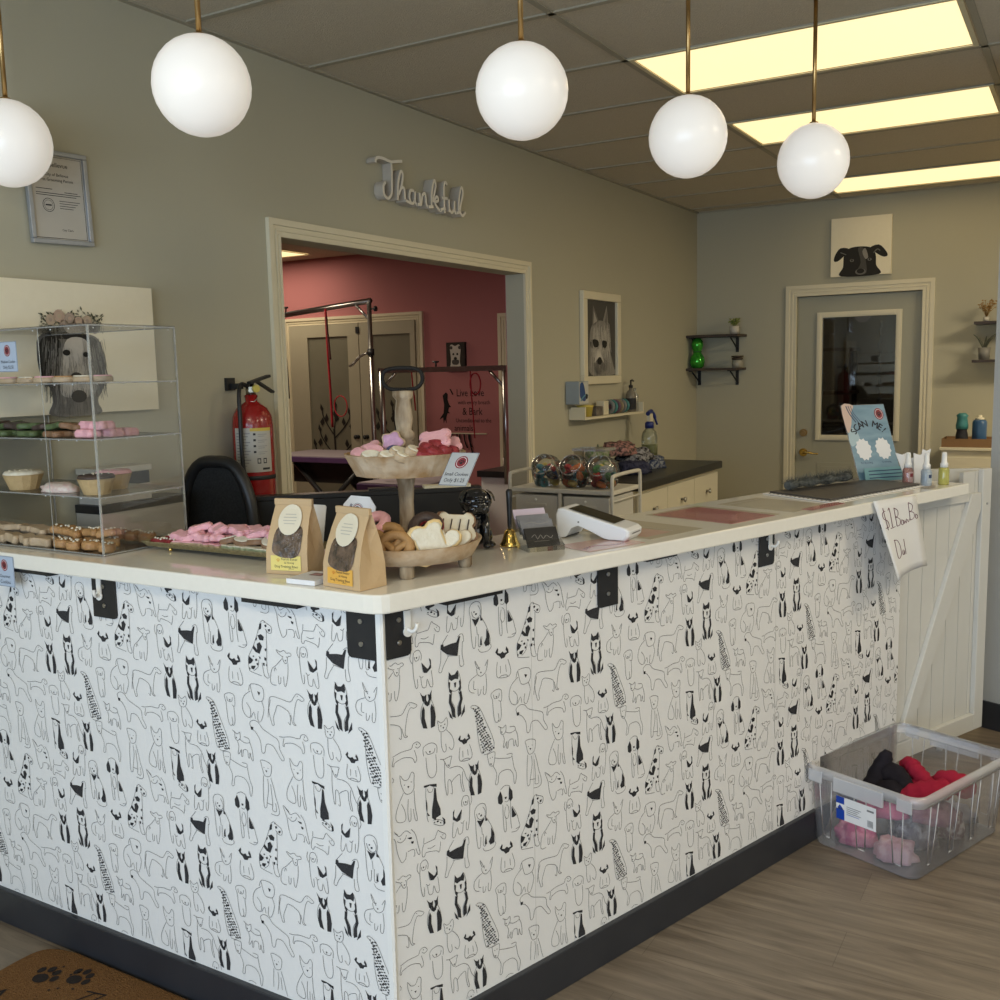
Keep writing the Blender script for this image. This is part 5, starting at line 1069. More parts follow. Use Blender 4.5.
# second level: green, carob and pink bones
for k in range(15):
    x = -2.62 + .0365 * k + R.uniform(-.004, .004); x = min(x, -2.135); q = k % 3
    if x < -2.33: b, lb, gp = ((M_grn, 'dark green long biscuit on the second shelf of the case', 'green biscuits in the case'), (M_crb, 'dark brown long biscuit on the second shelf of the case', 'dark brown biscuits in the case'), (M_grn, 'dark green long biscuit on the second shelf of the case', 'green biscuits in the case'))[q]
    elif x < -2.24: b, lb, gp = M_dbis, 'plain tan biscuit in the middle of the second shelf', 'tan biscuits in the case'
    else: b, lb, gp = M_pnk, 'pink bone biscuit lying at the right of the second shelf', 'pink iced bones in the case'
    cookie('big' if x < -2.24 else 'bone', (x, 1.655 + .04 * (k % 3), LV[2] + .003), (0, 0, R.uniform(-.35, .35)), lb, gp, b, M_pnk if x > -2.24 else None, .015, 1.0 if x < -2.24 else 1.15)
for k in range(9):
    x = -2.60 + .058 * k; x = min(x, -2.15)
    if x < -2.30: b, lb, gp, ic = (M_grn if k % 2 else M_crb), ('dark green' if k % 2 else 'dark brown') + ' biscuit on top of the pile on the second shelf', 'top %s biscuits in the case' % ('green' if k % 2 else 'brown'), None
    elif x < -2.22: b, lb, gp, ic = M_dbis, 'tan biscuit on top of the pile in the middle of the second shelf', 'top tan biscuits', None
    else: b, lb, gp, ic = M_pnk, 'pink iced bone on top of the pile at the right of the second shelf', 'top pink bones in the case', M_pnk
    cookie('big' if ic is None else 'bone', (x, 1.675, LV[2] + .021), (R.uniform(-.1, .1), R.uniform(-.15, .15), R.uniform(-.3, .3)), lb, gp, b, ic, .015, 1.0 if ic is None else 1.2)
# top level: flat row
for k in range(14):
    x = -2.625 + .0375 * k; cm, cn = ((M_pnk, 'pink'), (M_wht, 'cream'), (M_wht, 'cream'), (M_bis, 'tan'))[(k * 3 + (k > 9)) % 4]
    cookie('oval', (min(x, -2.135), 1.645 + .03 * (k % 2), LV[3] + .003), (0, 0, .2 * (k % 3)), '%s iced flat biscuit on the top shelf of the acrylic case' % cn, '%s flat biscuits on the top case shelf' % cn, M_ltb, cm, .011, 1.25)

def paw_logo(g, P, a, b, r, n, mr, mk, mw):
    g.disc(P, a, b, r, n, mr, 22, r * 1.12); g.disc(P, a, b, r * .80, n + .0002, mw, 22, r * .92); g.disc(P, a, b, r * .72, n + .0004, mr, 20, r * .84); g.paw(P, a, b, r * .5, n + .0006, mk)
M_tagb = mat('price_card_blue', (.42, .50, .62), .5, nz=(9, (.44, .52, .64), .2)); M_mar = mat('print_maroon', (.22, .025, .035), .5, nz=(30, (.26, .03, .04), .2)); M_navy = mat('print_navy', (.03, .035, .09), .5, nz=(30, (.04, .045, .1), .2)); M_greyc = mat('price_card_grey', (.44, .46, .47), .5, nz=(9, (.42, .44, .45), .2))
PRM = [M_tagb, M_mar, M_ink, M_paper, M_navy]
def price(name, P, w, h, l1, l2, label, mats=None, sk=1.0):
    g = G(); slab(g, P, [(0, 0), (w, 0), (w, h), (0, h)], -.0012, 0)
    g.stroke(P, [(.0008, .0008), (w - .0008, .0008), (w - .0008, h - .0008), (.0008, h - .0008)], .0009, .0002, 4, 0, 0, True)
    paw_logo(g, P, w / 2, h * .70, h * .17, .0003, 1, 2, 3)
    g.text(P, l1, w / 2, h * .29, h * .145, .0004, 2, sx=sk); g.text(P, l2, w / 2, h * .10, h * .16, .0004, 2, sx=sk)
    return tag(g.build(name, mats or PRM), label, 'price tag')
price('price_tag', Pl((-2.452, 1.6065, 1.548), (1, 0, 0), (0, 0, 1)), .077, .077, 'Medium Cookie', 'Only $2.50', 'blue price tag stuck high on the front of the cookie case', sk=.8)
price('price_tag', Pl((-2.442, 1.5425, .996), (1, 0, 0), (0, 0, 1)), .076, .08, 'Gourmet', 'Cookies', 'blue price tag hanging on the counter edge at the far left')

# ------------------------------------------------------------------ gold tray of cookies
tr = thing('gold_tray', 'long gold woven metal tray on ball feet between the case and the treat bags', 'tray', (-1.84, 1.82, zt))
M_tray = mat('tray_gold', (.42, .36, .20), .4, metal=.7, nz=(120, (.25, .21, .11), .3), bump=(300, .6))
tx0, tx1, ty0, ty1 = -2.085, -1.60, 1.715, 1.90
g = G(); 
g.bb((tx0 + .01, ty0 + .01, 1.0965), (tx1 - .01, ty1 - .01, 1.0985))
rin = [(tx0 + .01, ty0 + .01), (tx1 - .01, ty0 + .01), (tx1 - .01, ty1 - .01), (tx0 + .01, ty1 - .01)]; rou = [(tx0, ty0), (tx1, ty0), (tx1, ty1), (tx0, ty1)]
g.loft([[(p[0], p[1], 1.097) for p in rin], [(p[0], p[1], 1.109) for p in rou], [(p[0] * 1, p[1], 1.1105) for p in rou], [(p[0], p[1], 1.0990) for p in rin]], 0, False, False)
g.build('tray_body', M_tray, tr)
for x in (tx0 + .085, tx1 - .05):
    for y in (ty0 + .02, ty1 - .02): G().ball((x, y, 1.0910), .0055, 10).build('ball_foot', M_gold, tr)
for k in range(22):
    c_ = k % 11; rw = k // 11; x = tx0 + .035 + c_ * .041; y = 1.748 + rw * .045 + R.uniform(-.004, .004)
    if c_ < 2: a = ('flower', M_rd, M_rd, M_wht, 'dark red biscuit with white dots at the left end of the gold tray', 'red dotted biscuits on the tray')
    elif c_ < 6: a = ('bone', M_ltb, M_pnk, None, 'pink iced bone biscuit lying low on the gold tray', 'low pink bones on the tray')
    else: a = ('bone', M_mint, M_wht, None, 'green and white iced bone on the right half of the gold tray', 'green white bones on the tray')
    cookie(a[0], (x, y, 1.0995), (0, 0, R.uniform(-.4, .4)), a[4], a[5], a[1], a[2], .012, 1.0, a[3])
for k in range(16):
    c_ = k % 8; x = tx0 + .10 + c_ * .042; y = 1.762 + (k // 8) * .042
    if c_ < 4 or k > 7: a = ('bone', M_pnk, M_pnk, 'pink iced bone biscuit stacked on the gold tray', 'stacked pink bones on the tray')
    else: a = ('oval', M_dbis, M_wht, 'white iced oval biscuit stacked on the right of the gold tray', 'white ovals on the tray')
    cookie(a[0], (x, y, 1.115), (R.uniform(-.35, .35), R.uniform(-.4, .3), R.uniform(-.9, .9)), a[3], a[4], a[1], a[2], .012, 1.12)
for k in range(9): cookie('bone', (tx0 + .14 + k * .034, 1.79 + .02 * (k % 2), 1.134), (R.uniform(-.1, .5), R.uniform(-.4, .2), R.uniform(-.9, .9)), 'pink iced bone biscuit on the top layer of the gold tray pile', 'top pink bones on the tray', M_pnk, M_pnk, .012, 1.15)
for k in range(3): cookie('heart', (tx0 + .055 + .045 * k, 1.855, 1.112), (.4, 0, k), 'brown heart biscuit leaning at the back left of the gold tray', 'brown hearts on the tray', M_bis, M_sand if k else M_dbis, .010, 1.3)

# ------------------------------------------------------------------ kraft treat bags
M_kraft = mat('kraft_paper', (.56, .40, .23), .7, nz=(14, (.52, .37, .21), .2), bump=(30, .25)); M_win = mat('window_dark', (.045, .028, .018), .12, nz=(45, (.16, .10, .065), .5), coat=.9, bump=(70, .8))
def bag(x, y, rz, w, d, h, label, lc, lc2):
    t = thing('treat_bag', label, 'paper bag', (x, y, zt + .0005), rz)
    def ring(z, ww, dd_, oy=0, pinch=0): 
        return [(-ww / 2, -dd_ / 2 + oy, z), (0, -dd_ / 2 + oy - pinch * .2, z), (ww / 2, -dd_ / 2 + oy, z), (ww / 2 - pinch, oy, z), (ww / 2, dd_ / 2 + oy, z), (0, dd_ / 2 + oy, z), (-ww / 2, dd_ / 2 + oy, z), (-ww / 2 + pinch, oy, z)]
    g = G(); g.loft([ring(0, w, d), ring(h * .30, w * .985, d * .96, 0, .002), ring(h * .52, w * .94, d * .78, .002, .008), ring(h * .74, w * .90, d * .45, .004, .016), ring(h * .90, w * .885, d * .14, .006, .010), ring(h * .985, w * .88, .004, .006, 0)], 0, False)
    g.build('paper_bag', M_kraft, t, local=True, bevel=.0008)
    G().box((0, .004, h * .965), (w * .895, .009, .014)).build('folded_top', M_kraft, t, local=True, bevel=.001)
    P = Pl((0, -d / 2 - .0008, 0), (1, 0, 0), (0, .0, 1))
    def Pz(z0, z1, y0, y1):
        v_ = V((0, y1 - y0, z1 - z0)).normalized(); return Pl((0, y0, z0), (1, 0, 0), v_)
    # front face slants back: follow its surface
    f = [(0, -d / 2), (h * .30, -d * .48), (h * .52, -d * .39 + .002), (h * .74, -d * .225 + .004), (h * .90, -d * .07 + .006)]
    def fy(z):
        for (a, b), (c, e) in zip(f, f[1:]):
            if a <= z <= c: return b + (e - b) * (z - a) / (c - a)
        return f[-1][1]
    def surf(g, pts, off, mi=0):
        c = (sum(p[0] for p in pts) / len(pts), sum(p[1] for p in pts) / len(pts)); n = len(pts); vs = [(c[0], fy(c[1]) - off, c[1])]
        for k in (.35, .7, 1): vs += [(c[0] + (p[0] - c[0]) * k, fy(c[1] + (p[1] - c[1]) * k) - off, c[1] + (p[1] - c[1]) * k) for p in pts]
        fs = [(0, 1 + i, 1 + (i + 1) % n) for i in range(n)]
        for q in range(2): fs += [(1 + q * n + i, 1 + (q + 1) * n + i, 1 + (q + 1) * n + (i + 1) % n, 1 + q * n + (i + 1) % n) for i in range(n)]
        g.add(vs, fs, mi)
    def circ(a, b, r, ry, n=24): return [(a + r * math.cos(2 * PI * i / n), b + ry * math.sin(2 * PI * i / n)) for i in range(n)]
    def subd(pts, k=8):
        o = []
        for i in range(len(pts)):
            p, q = pts[i], pts[(i + 1) % len(pts)]
            o += [(p[0] + (q[0] - p[0]) * j / k, p[1] + (q[1] - p[1]) * j / k) for j in range(k)]
        return o
    g = G(); pts = [(p.x, p.y) for p in smooth_line([V(q + (0,)) for q in ((-.034, .062), (-.030, .045), (-.010, .036), (.018, .036), (.030, .045), (.034, .065), (.030, .10), (-.022, .10))], 4, True)]
    surf(g, [(a * w / .10, b * h / .155) for a, b in pts], .0022)
    g.build('bag_window', M_win, t, local=True)
    g = G(); surf(g, circ(.002, h * .735, w * .275, h * .20), .0052)
    for k in range(4): surf(g, subd([(-.016 + .003 * abs(k - 1.5), h * (.80 - .04 * k)), (.020 - .003 * abs(k - 1.5), h * (.80 - .04 * k)), (.020 - .003 * abs(k - 1.5), h * (.80 - .04 * k) + .0016), (-.016 + .003 * abs(k - 1.5), h * (.80 - .04 * k) + .0016)], 2), .0058, 1)
    g.build('round_sticker', [mat('sticker_cream', (.70, .64, .50), .5, nz=(9, (.68, .62, .48), .2)), mat('sticker_grey', (.45, .42, .36), .5, nz=(9, (.43, .4, .34), .2))], t, local=True)
    PB2 = Pl((0, fy(.02) - .003, 0), (1, 0, 0), (0, .004, .1)); g = G()
    g.rect(PB2, -.039, .009, .037, .042, .0, 0)
    g.paw(PB2, -.020, .032, .005, .0004, 1); g.text(PB2, 'Peanut Butter', .008, .032, .0074, .0004, 2); g.text(PB2, '& Honey', .008, .0245, .007, .0004, 2); g.text(PB2, 'Dog Training Bites', 0, .0155, .0078, .0004, 2); g.text(PB2, 'net 6 oz', .012, .012, .004, .0004, 2)
    g.build('product_label', [lc, lc2, M_ink], t, local=True)
    return t
bag(-1.523, 1.672, .19, .106, .078, .163, 'kraft treat bag with a yellow label, the left one of the pair', mat('label_lemon', (.72, .60, .16), .5, nz=(20, (.74, .62, .20), .2)), mat('label_gold', (.62, .36, .05), .5, nz=(20, (.6, .34, .05), .2)))
bag(-1.303, 1.606, -.15, .112, .076, .163, 'kraft treat bag with an orange label, the right one nearest the counter corner', mat('label_orange', (.72, .38, .06), .5, nz=(20, (.74, .42, .08), .2)), mat('label_deep_orange', (.62, .24, .03), .5, nz=(20, (.6, .22, .03), .2)))
g = G(); g.box((-1.415, 1.606, zt + .0062), (.075, .088, .0105), .05)
P = Pl((-1.415, 1.606, zt + .0118), (1, .05, 0), (-.05, 1, 0)); g.rect(P, -.032, -.038, .032, .038, 0, 0); g.rect(P, -.014, .0, .018, .025, .0003, 1); g.rect(P, -.01, .003, .014, .02, .0006, 2)
tag(g.build('card_stack', [M_paper, mat('print_brown', (.2, .12, .09), .5, nz=(40, (.15, .08, .06), .2)), mat('print_pinkish', (.5, .3, .3), .5, nz=(40, (.4, .22, .22), .2))]), 'small stack of white cards lying between the two treat bags', 'cards')
# notices behind the bags
def easel(name, x, y, rz, w, h, label, draw, lean=.20, clip=False, m=None):
    t = thing(name, label, 'sign', (x, y, zt + .0005), rz)
    P = Pl((-w / 2, 0, .003), (1, 0, 0), (0, lean, 1)); g = G(); c = .022 if clip else .004
    pts = [(0, 0), (w, 0), (w, h - c), (w - c, h), (c, h), (0, h - c)]; slab(g, P, pts, -.002, 0)
    g.build('notice_board', m or M_paper, t, local=True)
    g = G(); draw(g, P, w, h); g.build('notice_print', [M_ink, M_mar, M_navy, M_paper], t, local=True)
    g = G(); g.bb((-w / 2, -.004, 0), (w / 2, .05, .003)); g.build('acrylic_foot', M_acre, t, local=True)
def dA(g, P, w, h):
    g.text(P, 'Cookies', .045, h * .62, .022, .0004, 0); g.stroke(P, [(.008, h * .5), (.08, h * .5)], .002, .0004, 0, 0); g.stroke(P, [(.008, h * .4), (.07, h * .4)], .002, .0004, 0, 0)
def dB(g, P, w, h):
    cxx, cyy = w * .46, h * .76; g.ring2(P, cxx, cyy, .017, .0022, .0004, 1); g.ring2(P, cxx, cyy, .0205, .0008, .0004, 0)
    g.fill(P, [(cxx - .014, cyy + .004), (cxx - .004, cyy + .013), (cxx + .008, cyy + .010), (cxx + .012, cyy), (cxx + .004, cyy - .004), (cxx + .002, cyy - .013), (cxx - .006, cyy - .006)], .0006, 0, 3)
    g.fill(P, [(cxx - .002, cyy + .003), (cxx + .008, cyy + .005), (cxx + .006, cyy - .004)], .0008, 3)
    g.paw(P, cxx - .022, cyy + .014, .005, .0006, 2, .4)
    for k, l in enumerate((.9, .5, .0, .35, .85, .6, .8, .4)):
        if l: g.stroke(P, [(.008, h * .56 - k * .010), (.008 + l * (w - .02), h * .56 - k * .010)], .0014, .0004, 0 if k == 3 else 2, 0)
easel('notice_stand', -1.60, 1.79, .0, .10, .13, 'white rounded notice mostly hidden behind the left treat bag', dA)
easel('notice_stand', -1.458, 1.795, -.12, .105, .155, 'white clipped-corner notice with a round dog logo between the treat bags', dB, clip=True)

# ------------------------------------------------------------------ two-tier wooden stand
sx, sy = -1.315, 1.815
M_wood = mat('whitewashed_stand', (.34, .21, .10), .6, nz=(18, (.54, .44, .32), .45), bump=(60, .3), aniso=(1, 1, 1)); M_wood2 = mat('worn_turned_wood', (.17, .115, .065), .6, nz=(35, (.46, .38, .27), .55), aniso=(1, 1, .2), bump=(60, .3))
st = thing('tiered_stand', 'two-tier whitewashed wooden cookie stand with a turned post and black loop handle', 'stand', (sx, sy, zt))
def dish(z0, z1, r0, r1, n, name, th=.009):
    prof = [(0, z0), (r0, z0), (r1, z1), (r1 - .006, z1 + .001), (r0 - .004, z0 + th), (0, z0 + th)]
    G().lathe(prof, n=n, sm=n > 20, caps=False).build(name, M_wood, st, local=True)
dish(.030, .066, .148, .168, 40, 'lower_tray'); dish(.214, .262, .112, .138, 14, 'upper_tray')
for a in (-56, 28, 118, 208): G().lathe([(.0, 0), (.013, 0), (.016, .006), (.017, .0305), (0, .0305)], (.128 * math.cos(math.radians(a)), .128 * math.sin(math.radians(a)), 0), 14).build('foot', M_wood2, st, local=True)
G().lathe([(.0, .039), (.021, .039), (.020, .06), (.017, .075), (.021, .082), (.022, .092), (.017, .10), (.016, .15), (.019, .19), (.022, .205), (.022, .214)], n=20).build('lower_post', M_wood2, st, local=True)
G().lathe([(.0, .223), (.018, .223), (.0165, .265), (.022, .272), (.0235, .282), (.018, .288), (.023, .294), (.0235, .304), (.017, .312), (.020, .335), (.019, .355), (.016, .378), (.023, .386), (.023, .398), (.0, .399)], n=20).build('upper_post', M_wood2, st, local=True)
g = G(); vr = V((math.cos(.53), math.sin(.53), 0))
lp = [vr * a + V((0, 0, .425 + b)) for a, b in [(p.x, p.y) for p in smooth_line([V(q) for q in ((-.028, -.022, 0), (0, -.024, 0), (.028, -.022, 0), (.042, -.010, 0), (.044, .006, 0), (.034, .020, 0), (0, .024, 0), (-.034, .020, 0), (-.044, .006, 0), (-.042, -.010, 0))], 3, True)]]
g.tube(lp, .0018, 6, closed=True, flat=2.8).cyl((0, 0, .398), (0, 0, .403), .008, n=12); g.build('loop_handle', mat('matt_black_iron', (.010, .009, .008), .65, nz=(30, (.018, .016, .014), .2)), st, local=True)
def SP(a, r, z): return (sx + r * math.cos(math.radians(a)), sy + r * math.sin(math.radians(a)), zt + z)
R = random.Random(9); F = -54   # azimuth of the side facing the camera
zu, zl = .2235, .0395
for k, (a, r, lift) in enumerate(((F - 95, .085, .030), (F - 75, .10, .026), (F - 55, .105, .024), (F - 80, .06, .040), (F - 62, .075, .036), (F - 45, .085, .034))):
    cookie('oval', SP(a, r, zu + lift), (.5, .2, math.radians(a + 90)), 'pink iced chunky biscuit at the left of the upper tray', 'pink chunky biscuits on the upper tray', M_ltb, M_pnk, .018, 1.15)
cookie('flower', SP(F - 30, .05, zu + .062), (1.3, 0, .5), 'lilac iced biscuit standing upright on the upper tray', 'lilac biscuit', M_ltb, M_lil, .008, 1.15)
cookie('round', SP(F - 20, .070, zu + .040), (.8, .2, .4), 'dark blue iced biscuit below the lilac one on the upper tray', 'navy biscuit', M_ltb, M_nav, .010, .95)
for k, (a, r, lift) in enumerate(((F - 38, .112, .030), (F - 18, .112, .030), (F - 2, .114, .030), (F + 8, .106, .040), (F - 10, .095, .038))):
    cookie('oval', SP(a, r, zu + lift), (.55, .15, math.radians(a + 110 + k * 9)), 'white iced biscuit at the front of the upper tray', 'white biscuits on the upper tray', M_ltb, M_wht, .014, 1.1)
for k, (a, r, lift) in enumerate(((F + 20, .110, .030), (F + 34, .112, .032), (F + 48, .112, .034), (F + 60, .112, .030), (F + 30, .085, .040), (F + 46, .085, .044))):
    cookie('oval', SP(a, r, zu + lift), (.4, .2, math.radians(a + 80 + k * 20)), 'dark red glazed biscuit at the right of the upper tray', 'red biscuits on the upper tray', M_rd, M_rd, .016, 1.15)
cookie('big', SP(F + 58, .080, zu + .062), (.55, -.15, .45), 'large pink bone biscuit leaning on the upper tray', 'large pink bone', M_pnk, M_pnk, .012, 1.0)
cookie('big', SP(F + 78, .095, zu + .045), (.35, -.25, .65), 'second large pink bone biscuit behind at the right of the upper tray', 'second pink bone', M_pnk, M_pnk, .012, .95)
for k, (a, r, lift, rx) in enumerate(((F - 38, .120, .026, 1.1), (F - 12, .122, .026, 1.1), (F - 24, .100, .040, 1.0), (F - 58, .110, .034, 1.0), (F - 62, .132, .024, 1.1), (F - 80, .118, .032, 1.0))):
    cookie('pretzel', SP(a, r, zl + lift), (rx, 0, math.radians(a + 90)), 'tan pretzel-shaped biscuit leaning at the left of the lower tray', 'pretzel biscuits on the lower tray', M_sand, None, .01, 1.15)
cookie('ring', SP(F - 70, .11, zl + .055), (.7, 0, 0), 'pinkish ring biscuit at the back left of the lower tray', 'ring biscuits', M_pnk, M_pnk, .01, 1.25)
cookie('ring', SP(F - 50, .085, zl + .062), (.7, 0, 0), 'pinkish ring biscuit behind the pretzels on the lower tray', 'ring biscuits', M_pnk, M_pnk, .01, 1.25)
cookie('ring', SP(F + 45, .060, zl + .050), (.8, 0, .4), 'dark glazed ring biscuit with white drizzle behind the custard hearts', 'dark ring biscuit', M_rd, M_crb, .01, 1.4, M_wht)
cookie('big', SP(F + 22, .122, zl + .034), (1.0, 1.2, .3), 'custard yellow iced bone biscuit at the front of the lower tray', 'custard bone', M_yel, M_wht, .010, 1.25)
cookie('heart', SP(F + 40, .125, zl + .032), (1.05, .1, .5), 'custard and white heart biscuit on the right of the lower tray', 'custard heart', M_yel, M_wht, .010, 1.55)
cookie('heart', SP(F + 58, .130, zl + .030), (1.05, .1, .7), 'cream heart biscuit at the far right of the lower tray', 'cream heart', M_ltb, M_wht, .010, 1.3)
t = cookie('big', SP(F + 78, .11, zl + .045), (.85, .1, .8), 'white biscuit with black stripes at the right back of the lower tray', 'striped biscuit', M_dbis, M_wht, .013, 1.3)
g = G()
for k in range(5): g.tube([(-.030 + k * .015, -.012, .0168), (-.024 + k * .015, .012, .0168)], .0012, 5)
g.build('chocolate_stripe', M_crb, t, local=True)
rr_ = V((.861, .507, 0)); ff_ = V((-.507, .861, 0))
Uc = (rr_ * .88 - ff_ * .47).normalized(); Lc = (rr_ * .47 + ff_ * .88)
Po = V((-1.150, 1.70, 1.292)); price('price_card', Pl(Po, Uc, Lc * .95 + V((0, 0, 1))), .066, .086, 'Small Cookies', 'Only $1.25', 'grey tilted price card clipped to the right of the upper tray', [M_greyc, M_mar, M_ink, M_paper, M_navy], sk=.8)

# ------------------------------------------------------------------ black pug statue
t = thing('pug_statue', 'glossy black seated pug figurine beside the tiered stand', 'figurine', (-1.318, 2.105, zt + .0005), .80)
M_gl = mat('black_glaze', (.006, .006, .007), .07, nz=(20, (.010, .010, .012), .2), coat=.6)
g = G()
g.ball((0, .004, .040), .040, 20, sc=(.92, .95, 1.0)); g.ball((0, -.012, .072), .031, 18, sc=(1.0, .85, 1.15)); g.ball((0, -.014, .098), .026, 16, sc=(1.1, .9, .8))
g.build('body', M_gl, t, local=True)
g = G().ball((0, -.020, .118), .035, 22, sc=(1.18, .95, .92)); g.ball((0, -.048, .108), .020, 16, sc=(1.15, .7, .85)); g.ball((-.014, -.050, .101), .013, 12, sc=(1, .8, 1.1)); g.ball((.014, -.050, .101), .013, 12, sc=(1, .8, 1.1))
for k in range(3): g.tube(smooth_line([(-.018 + k * .003, -.042 - k * .003, .127 - k * .005), (0, -.052 - k * .003, .132 - k * .005), (.018 - k * .003, -.042 - k * .003, .127 - k * .005)], 3), .0028, 6)
g.build('head', M_gl, t, local=True)
for s in (-1, 1):
    G().ball((s * .023, -.048, .119), .0072, 10).build('eye', M_gl, t, local=True)
    g = G().loft([[(s * .024, -.03, .146), (s * .040, -.022, .140), (s * .036, -.014, .142), (s * .026, -.018, .148)], [(s * .034, -.040, .134), (s * .046, -.030, .128), (s * .043, -.022, .130), (s * .036, -.026, .138)], [(s * .040, -.046, .119), (s * .044, -.042, .117), (s * .044, -.038, .118), (s * .041, -.040, .121)]]); g.build('ear', M_gl, t, local=True, bevel=.002)
    g = G().tube([(s * .018, -.030, .085), (s * .019, -.040, .045), (s * .019, -.042, .010)], [.013, .010, .009], 10); g.ball((s * .019, -.048, .008), .010, 10, sc=(1, 1.3, .75)); g.build('front_leg', M_gl, t, local=True)
    g = G().ball((s * .032, .004, .026), .022, 14, sc=(.7, 1.1, 1.1)); g.ball((s * .036, -.026, .008), .011, 10, sc=(1, 1.6, .7)); g.build('hind_leg', M_gl, t, local=True)
G().ball((0, -.060, .113), .0055, 8, sc=(1.4, .8, 1)).build('nose', M_gl, t, local=True)
G().tube([(.030 * math.cos(i * PI / 9), -.012 + .026 * math.sin(i * PI / 9), .090) for i in range(18)], .0028, 6, closed=True).build('collar', M_blackm, t, local=True)
G().lathe([(.007, -.001), (.007, .001), (0, .001)], (0, -.042, .080), 12, M=Matrix.Rotation(PI / 2, 4, 'X')).build('collar_tag', M_gl, t, local=True)
# hand bell
t = thing('hand_bell', 'small brass hand bell with a black handle next to the pug figurine', 'bell', (-1.243, 2.152, zt + .0005))
G().lathe([(.026, 0), (.0265, .003), (.020, .014), (.0155, .028), (.013, .038), (.006, .043), (0, .043)], n=24).build('bell_cup', M_gold, t, local=True)
G().lathe([(.004, .043), (.0055, .048), (.0060, .075), (.0075, .12), (.0085, .138), (.006, .143), (0, .144)], n=14).build('handle', M_black, t, local=True)
# business card holder
t = thing('business_card_holder', 'clear tiered holder of black and silver business cards, left of the card terminal', 'card holder', (-1.165, 2.155, zt + .0005), .90)
M_bc = mat('black_card', (.015, .014, .014), .3, nz=(30, (.025, .024, .023), .2)); M_bs = mat('silver_card', (.22, .22, .23), .35, nz=(50, (.17, .17, .18), .2)); M_bl = mat('lilac_card', (.60, .50, .58), .5, nz=(9, (.58, .48, .56), .2))
g = G().loft([[(-.048, -.055, 0), (.048, -.055, 0), (.048, .050, 0), (-.048, .050, 0)], [(-.048, -.055, .012), (.048, -.055, .012), (.048, .050, .070), (-.048, .050, .070)]], 0, False)
g.build('holder_body', M_acr, t, local=True)
for k, (m_, y, z) in enumerate(((M_bl, .032, .042), (M_bs, .008, .030), (M_bs, -.014, .020), (M_bc, -.040, .004))):
    P = Pl((-.043, y, z + .006), (1, 0, 0), (0, .62, 1)); g = G(); slab(g, P, [(0, 0), (.086, 0), (.086, .050), (0, .050)], -.004, .0, 0)
    mats_ = [m_, mat('card_print_grey', (.30, .28, .25), .5, nz=(30, (.25, .23, .2), .2))]
    if k == 3: g.stroke(P, [(.015, .025), (.025, .032), (.03, .02), (.04, .03), (.045, .02), (.055, .028), (.065, .02), (.072, .027)], .0012, .0004, 1, 3); g.stroke(P, [(.02, .014), (.06, .014)], .0009, .0004, 1, 0)
    if k == 2: g.stroke(P, [(.01, .040), (.03, .044), (.05, .038), (.075, .042)], .0014, .0004, 1, 3)
    g.build('card_pile', mats_, t, local=True)
# card terminal
t = thing('payment_terminal', 'white wedge-shaped payment terminal with a dark screen on the counter', 'card terminal', (-1.10, 2.36, zt + .0005), .02)
M_tw = mat('terminal_white', (.80, .81, .82), .25, nz=(9, (.78, .79, .80), .2)); M_scr = mat('terminal_screen', (.03, .027, .018), .08, nz=(9, (.035, .03, .02), .2))
W2 = .048
side = [(-.095, 0), (-.088, 0), (-.070, .002), (-.055, .026), (-.035, .034), (.0, .022), (.04, .004), (.055, .001), (.098, .001), (.108, .012), (.110, .026), (.100, .034), (-.078, .079), (-.092, .076), (-.099, .060)]
g = G(); n = len(side)
rings = []
for y, k in ((-W2, .93), (-W2 + .004, .985), (-W2 + .010, 1), (W2 - .010, 1), (W2 - .004, .985), (W2, .93)):
    cx_, cz_ = .01, .035; rings.append([(cx_ + (p[0] - cx_) * k, y, max(0, cz_ + (p[1] - cz_) * k) if p[1] > .0005 else p[1]) for p in side])
g.loft(rings, 0, False); g.build('terminal_body', M_tw, t, local=True, bevel=.0015)
P = Pl((.100, -W2, .0345), (-.178, 0, .045), (0, 1, 0)); P.n = -P.n
g = G().rect(P, .035, .010, .168, .086, .0016, 0); g.build('screen', M_scr, t, local=True)
g = G(); P2 = Pl((.1103, -.028, .018), (0, 1, 0), (-.04, 0, 1)); g.rect(P2, 0, 0, .056, .003, .0008, 0); g.build('card_slot', mat('slot_dark', (.10, .10, .10), .4, nz=(9, (.12, .12, .12), .2)), t, local=True)
G().box((-.083, 0, .0025), (.028, .08, .004)).build('rubber_base', M_blackm, t, local=True)
P3 = Pl((-.03, -W2 - .0005, .044), (1, 0, 0), (0, 0, 1)); G().disc(P3, 0, 0, .0028, .0003, 0, 10).build('side_logo', M_bs, t, local=True)

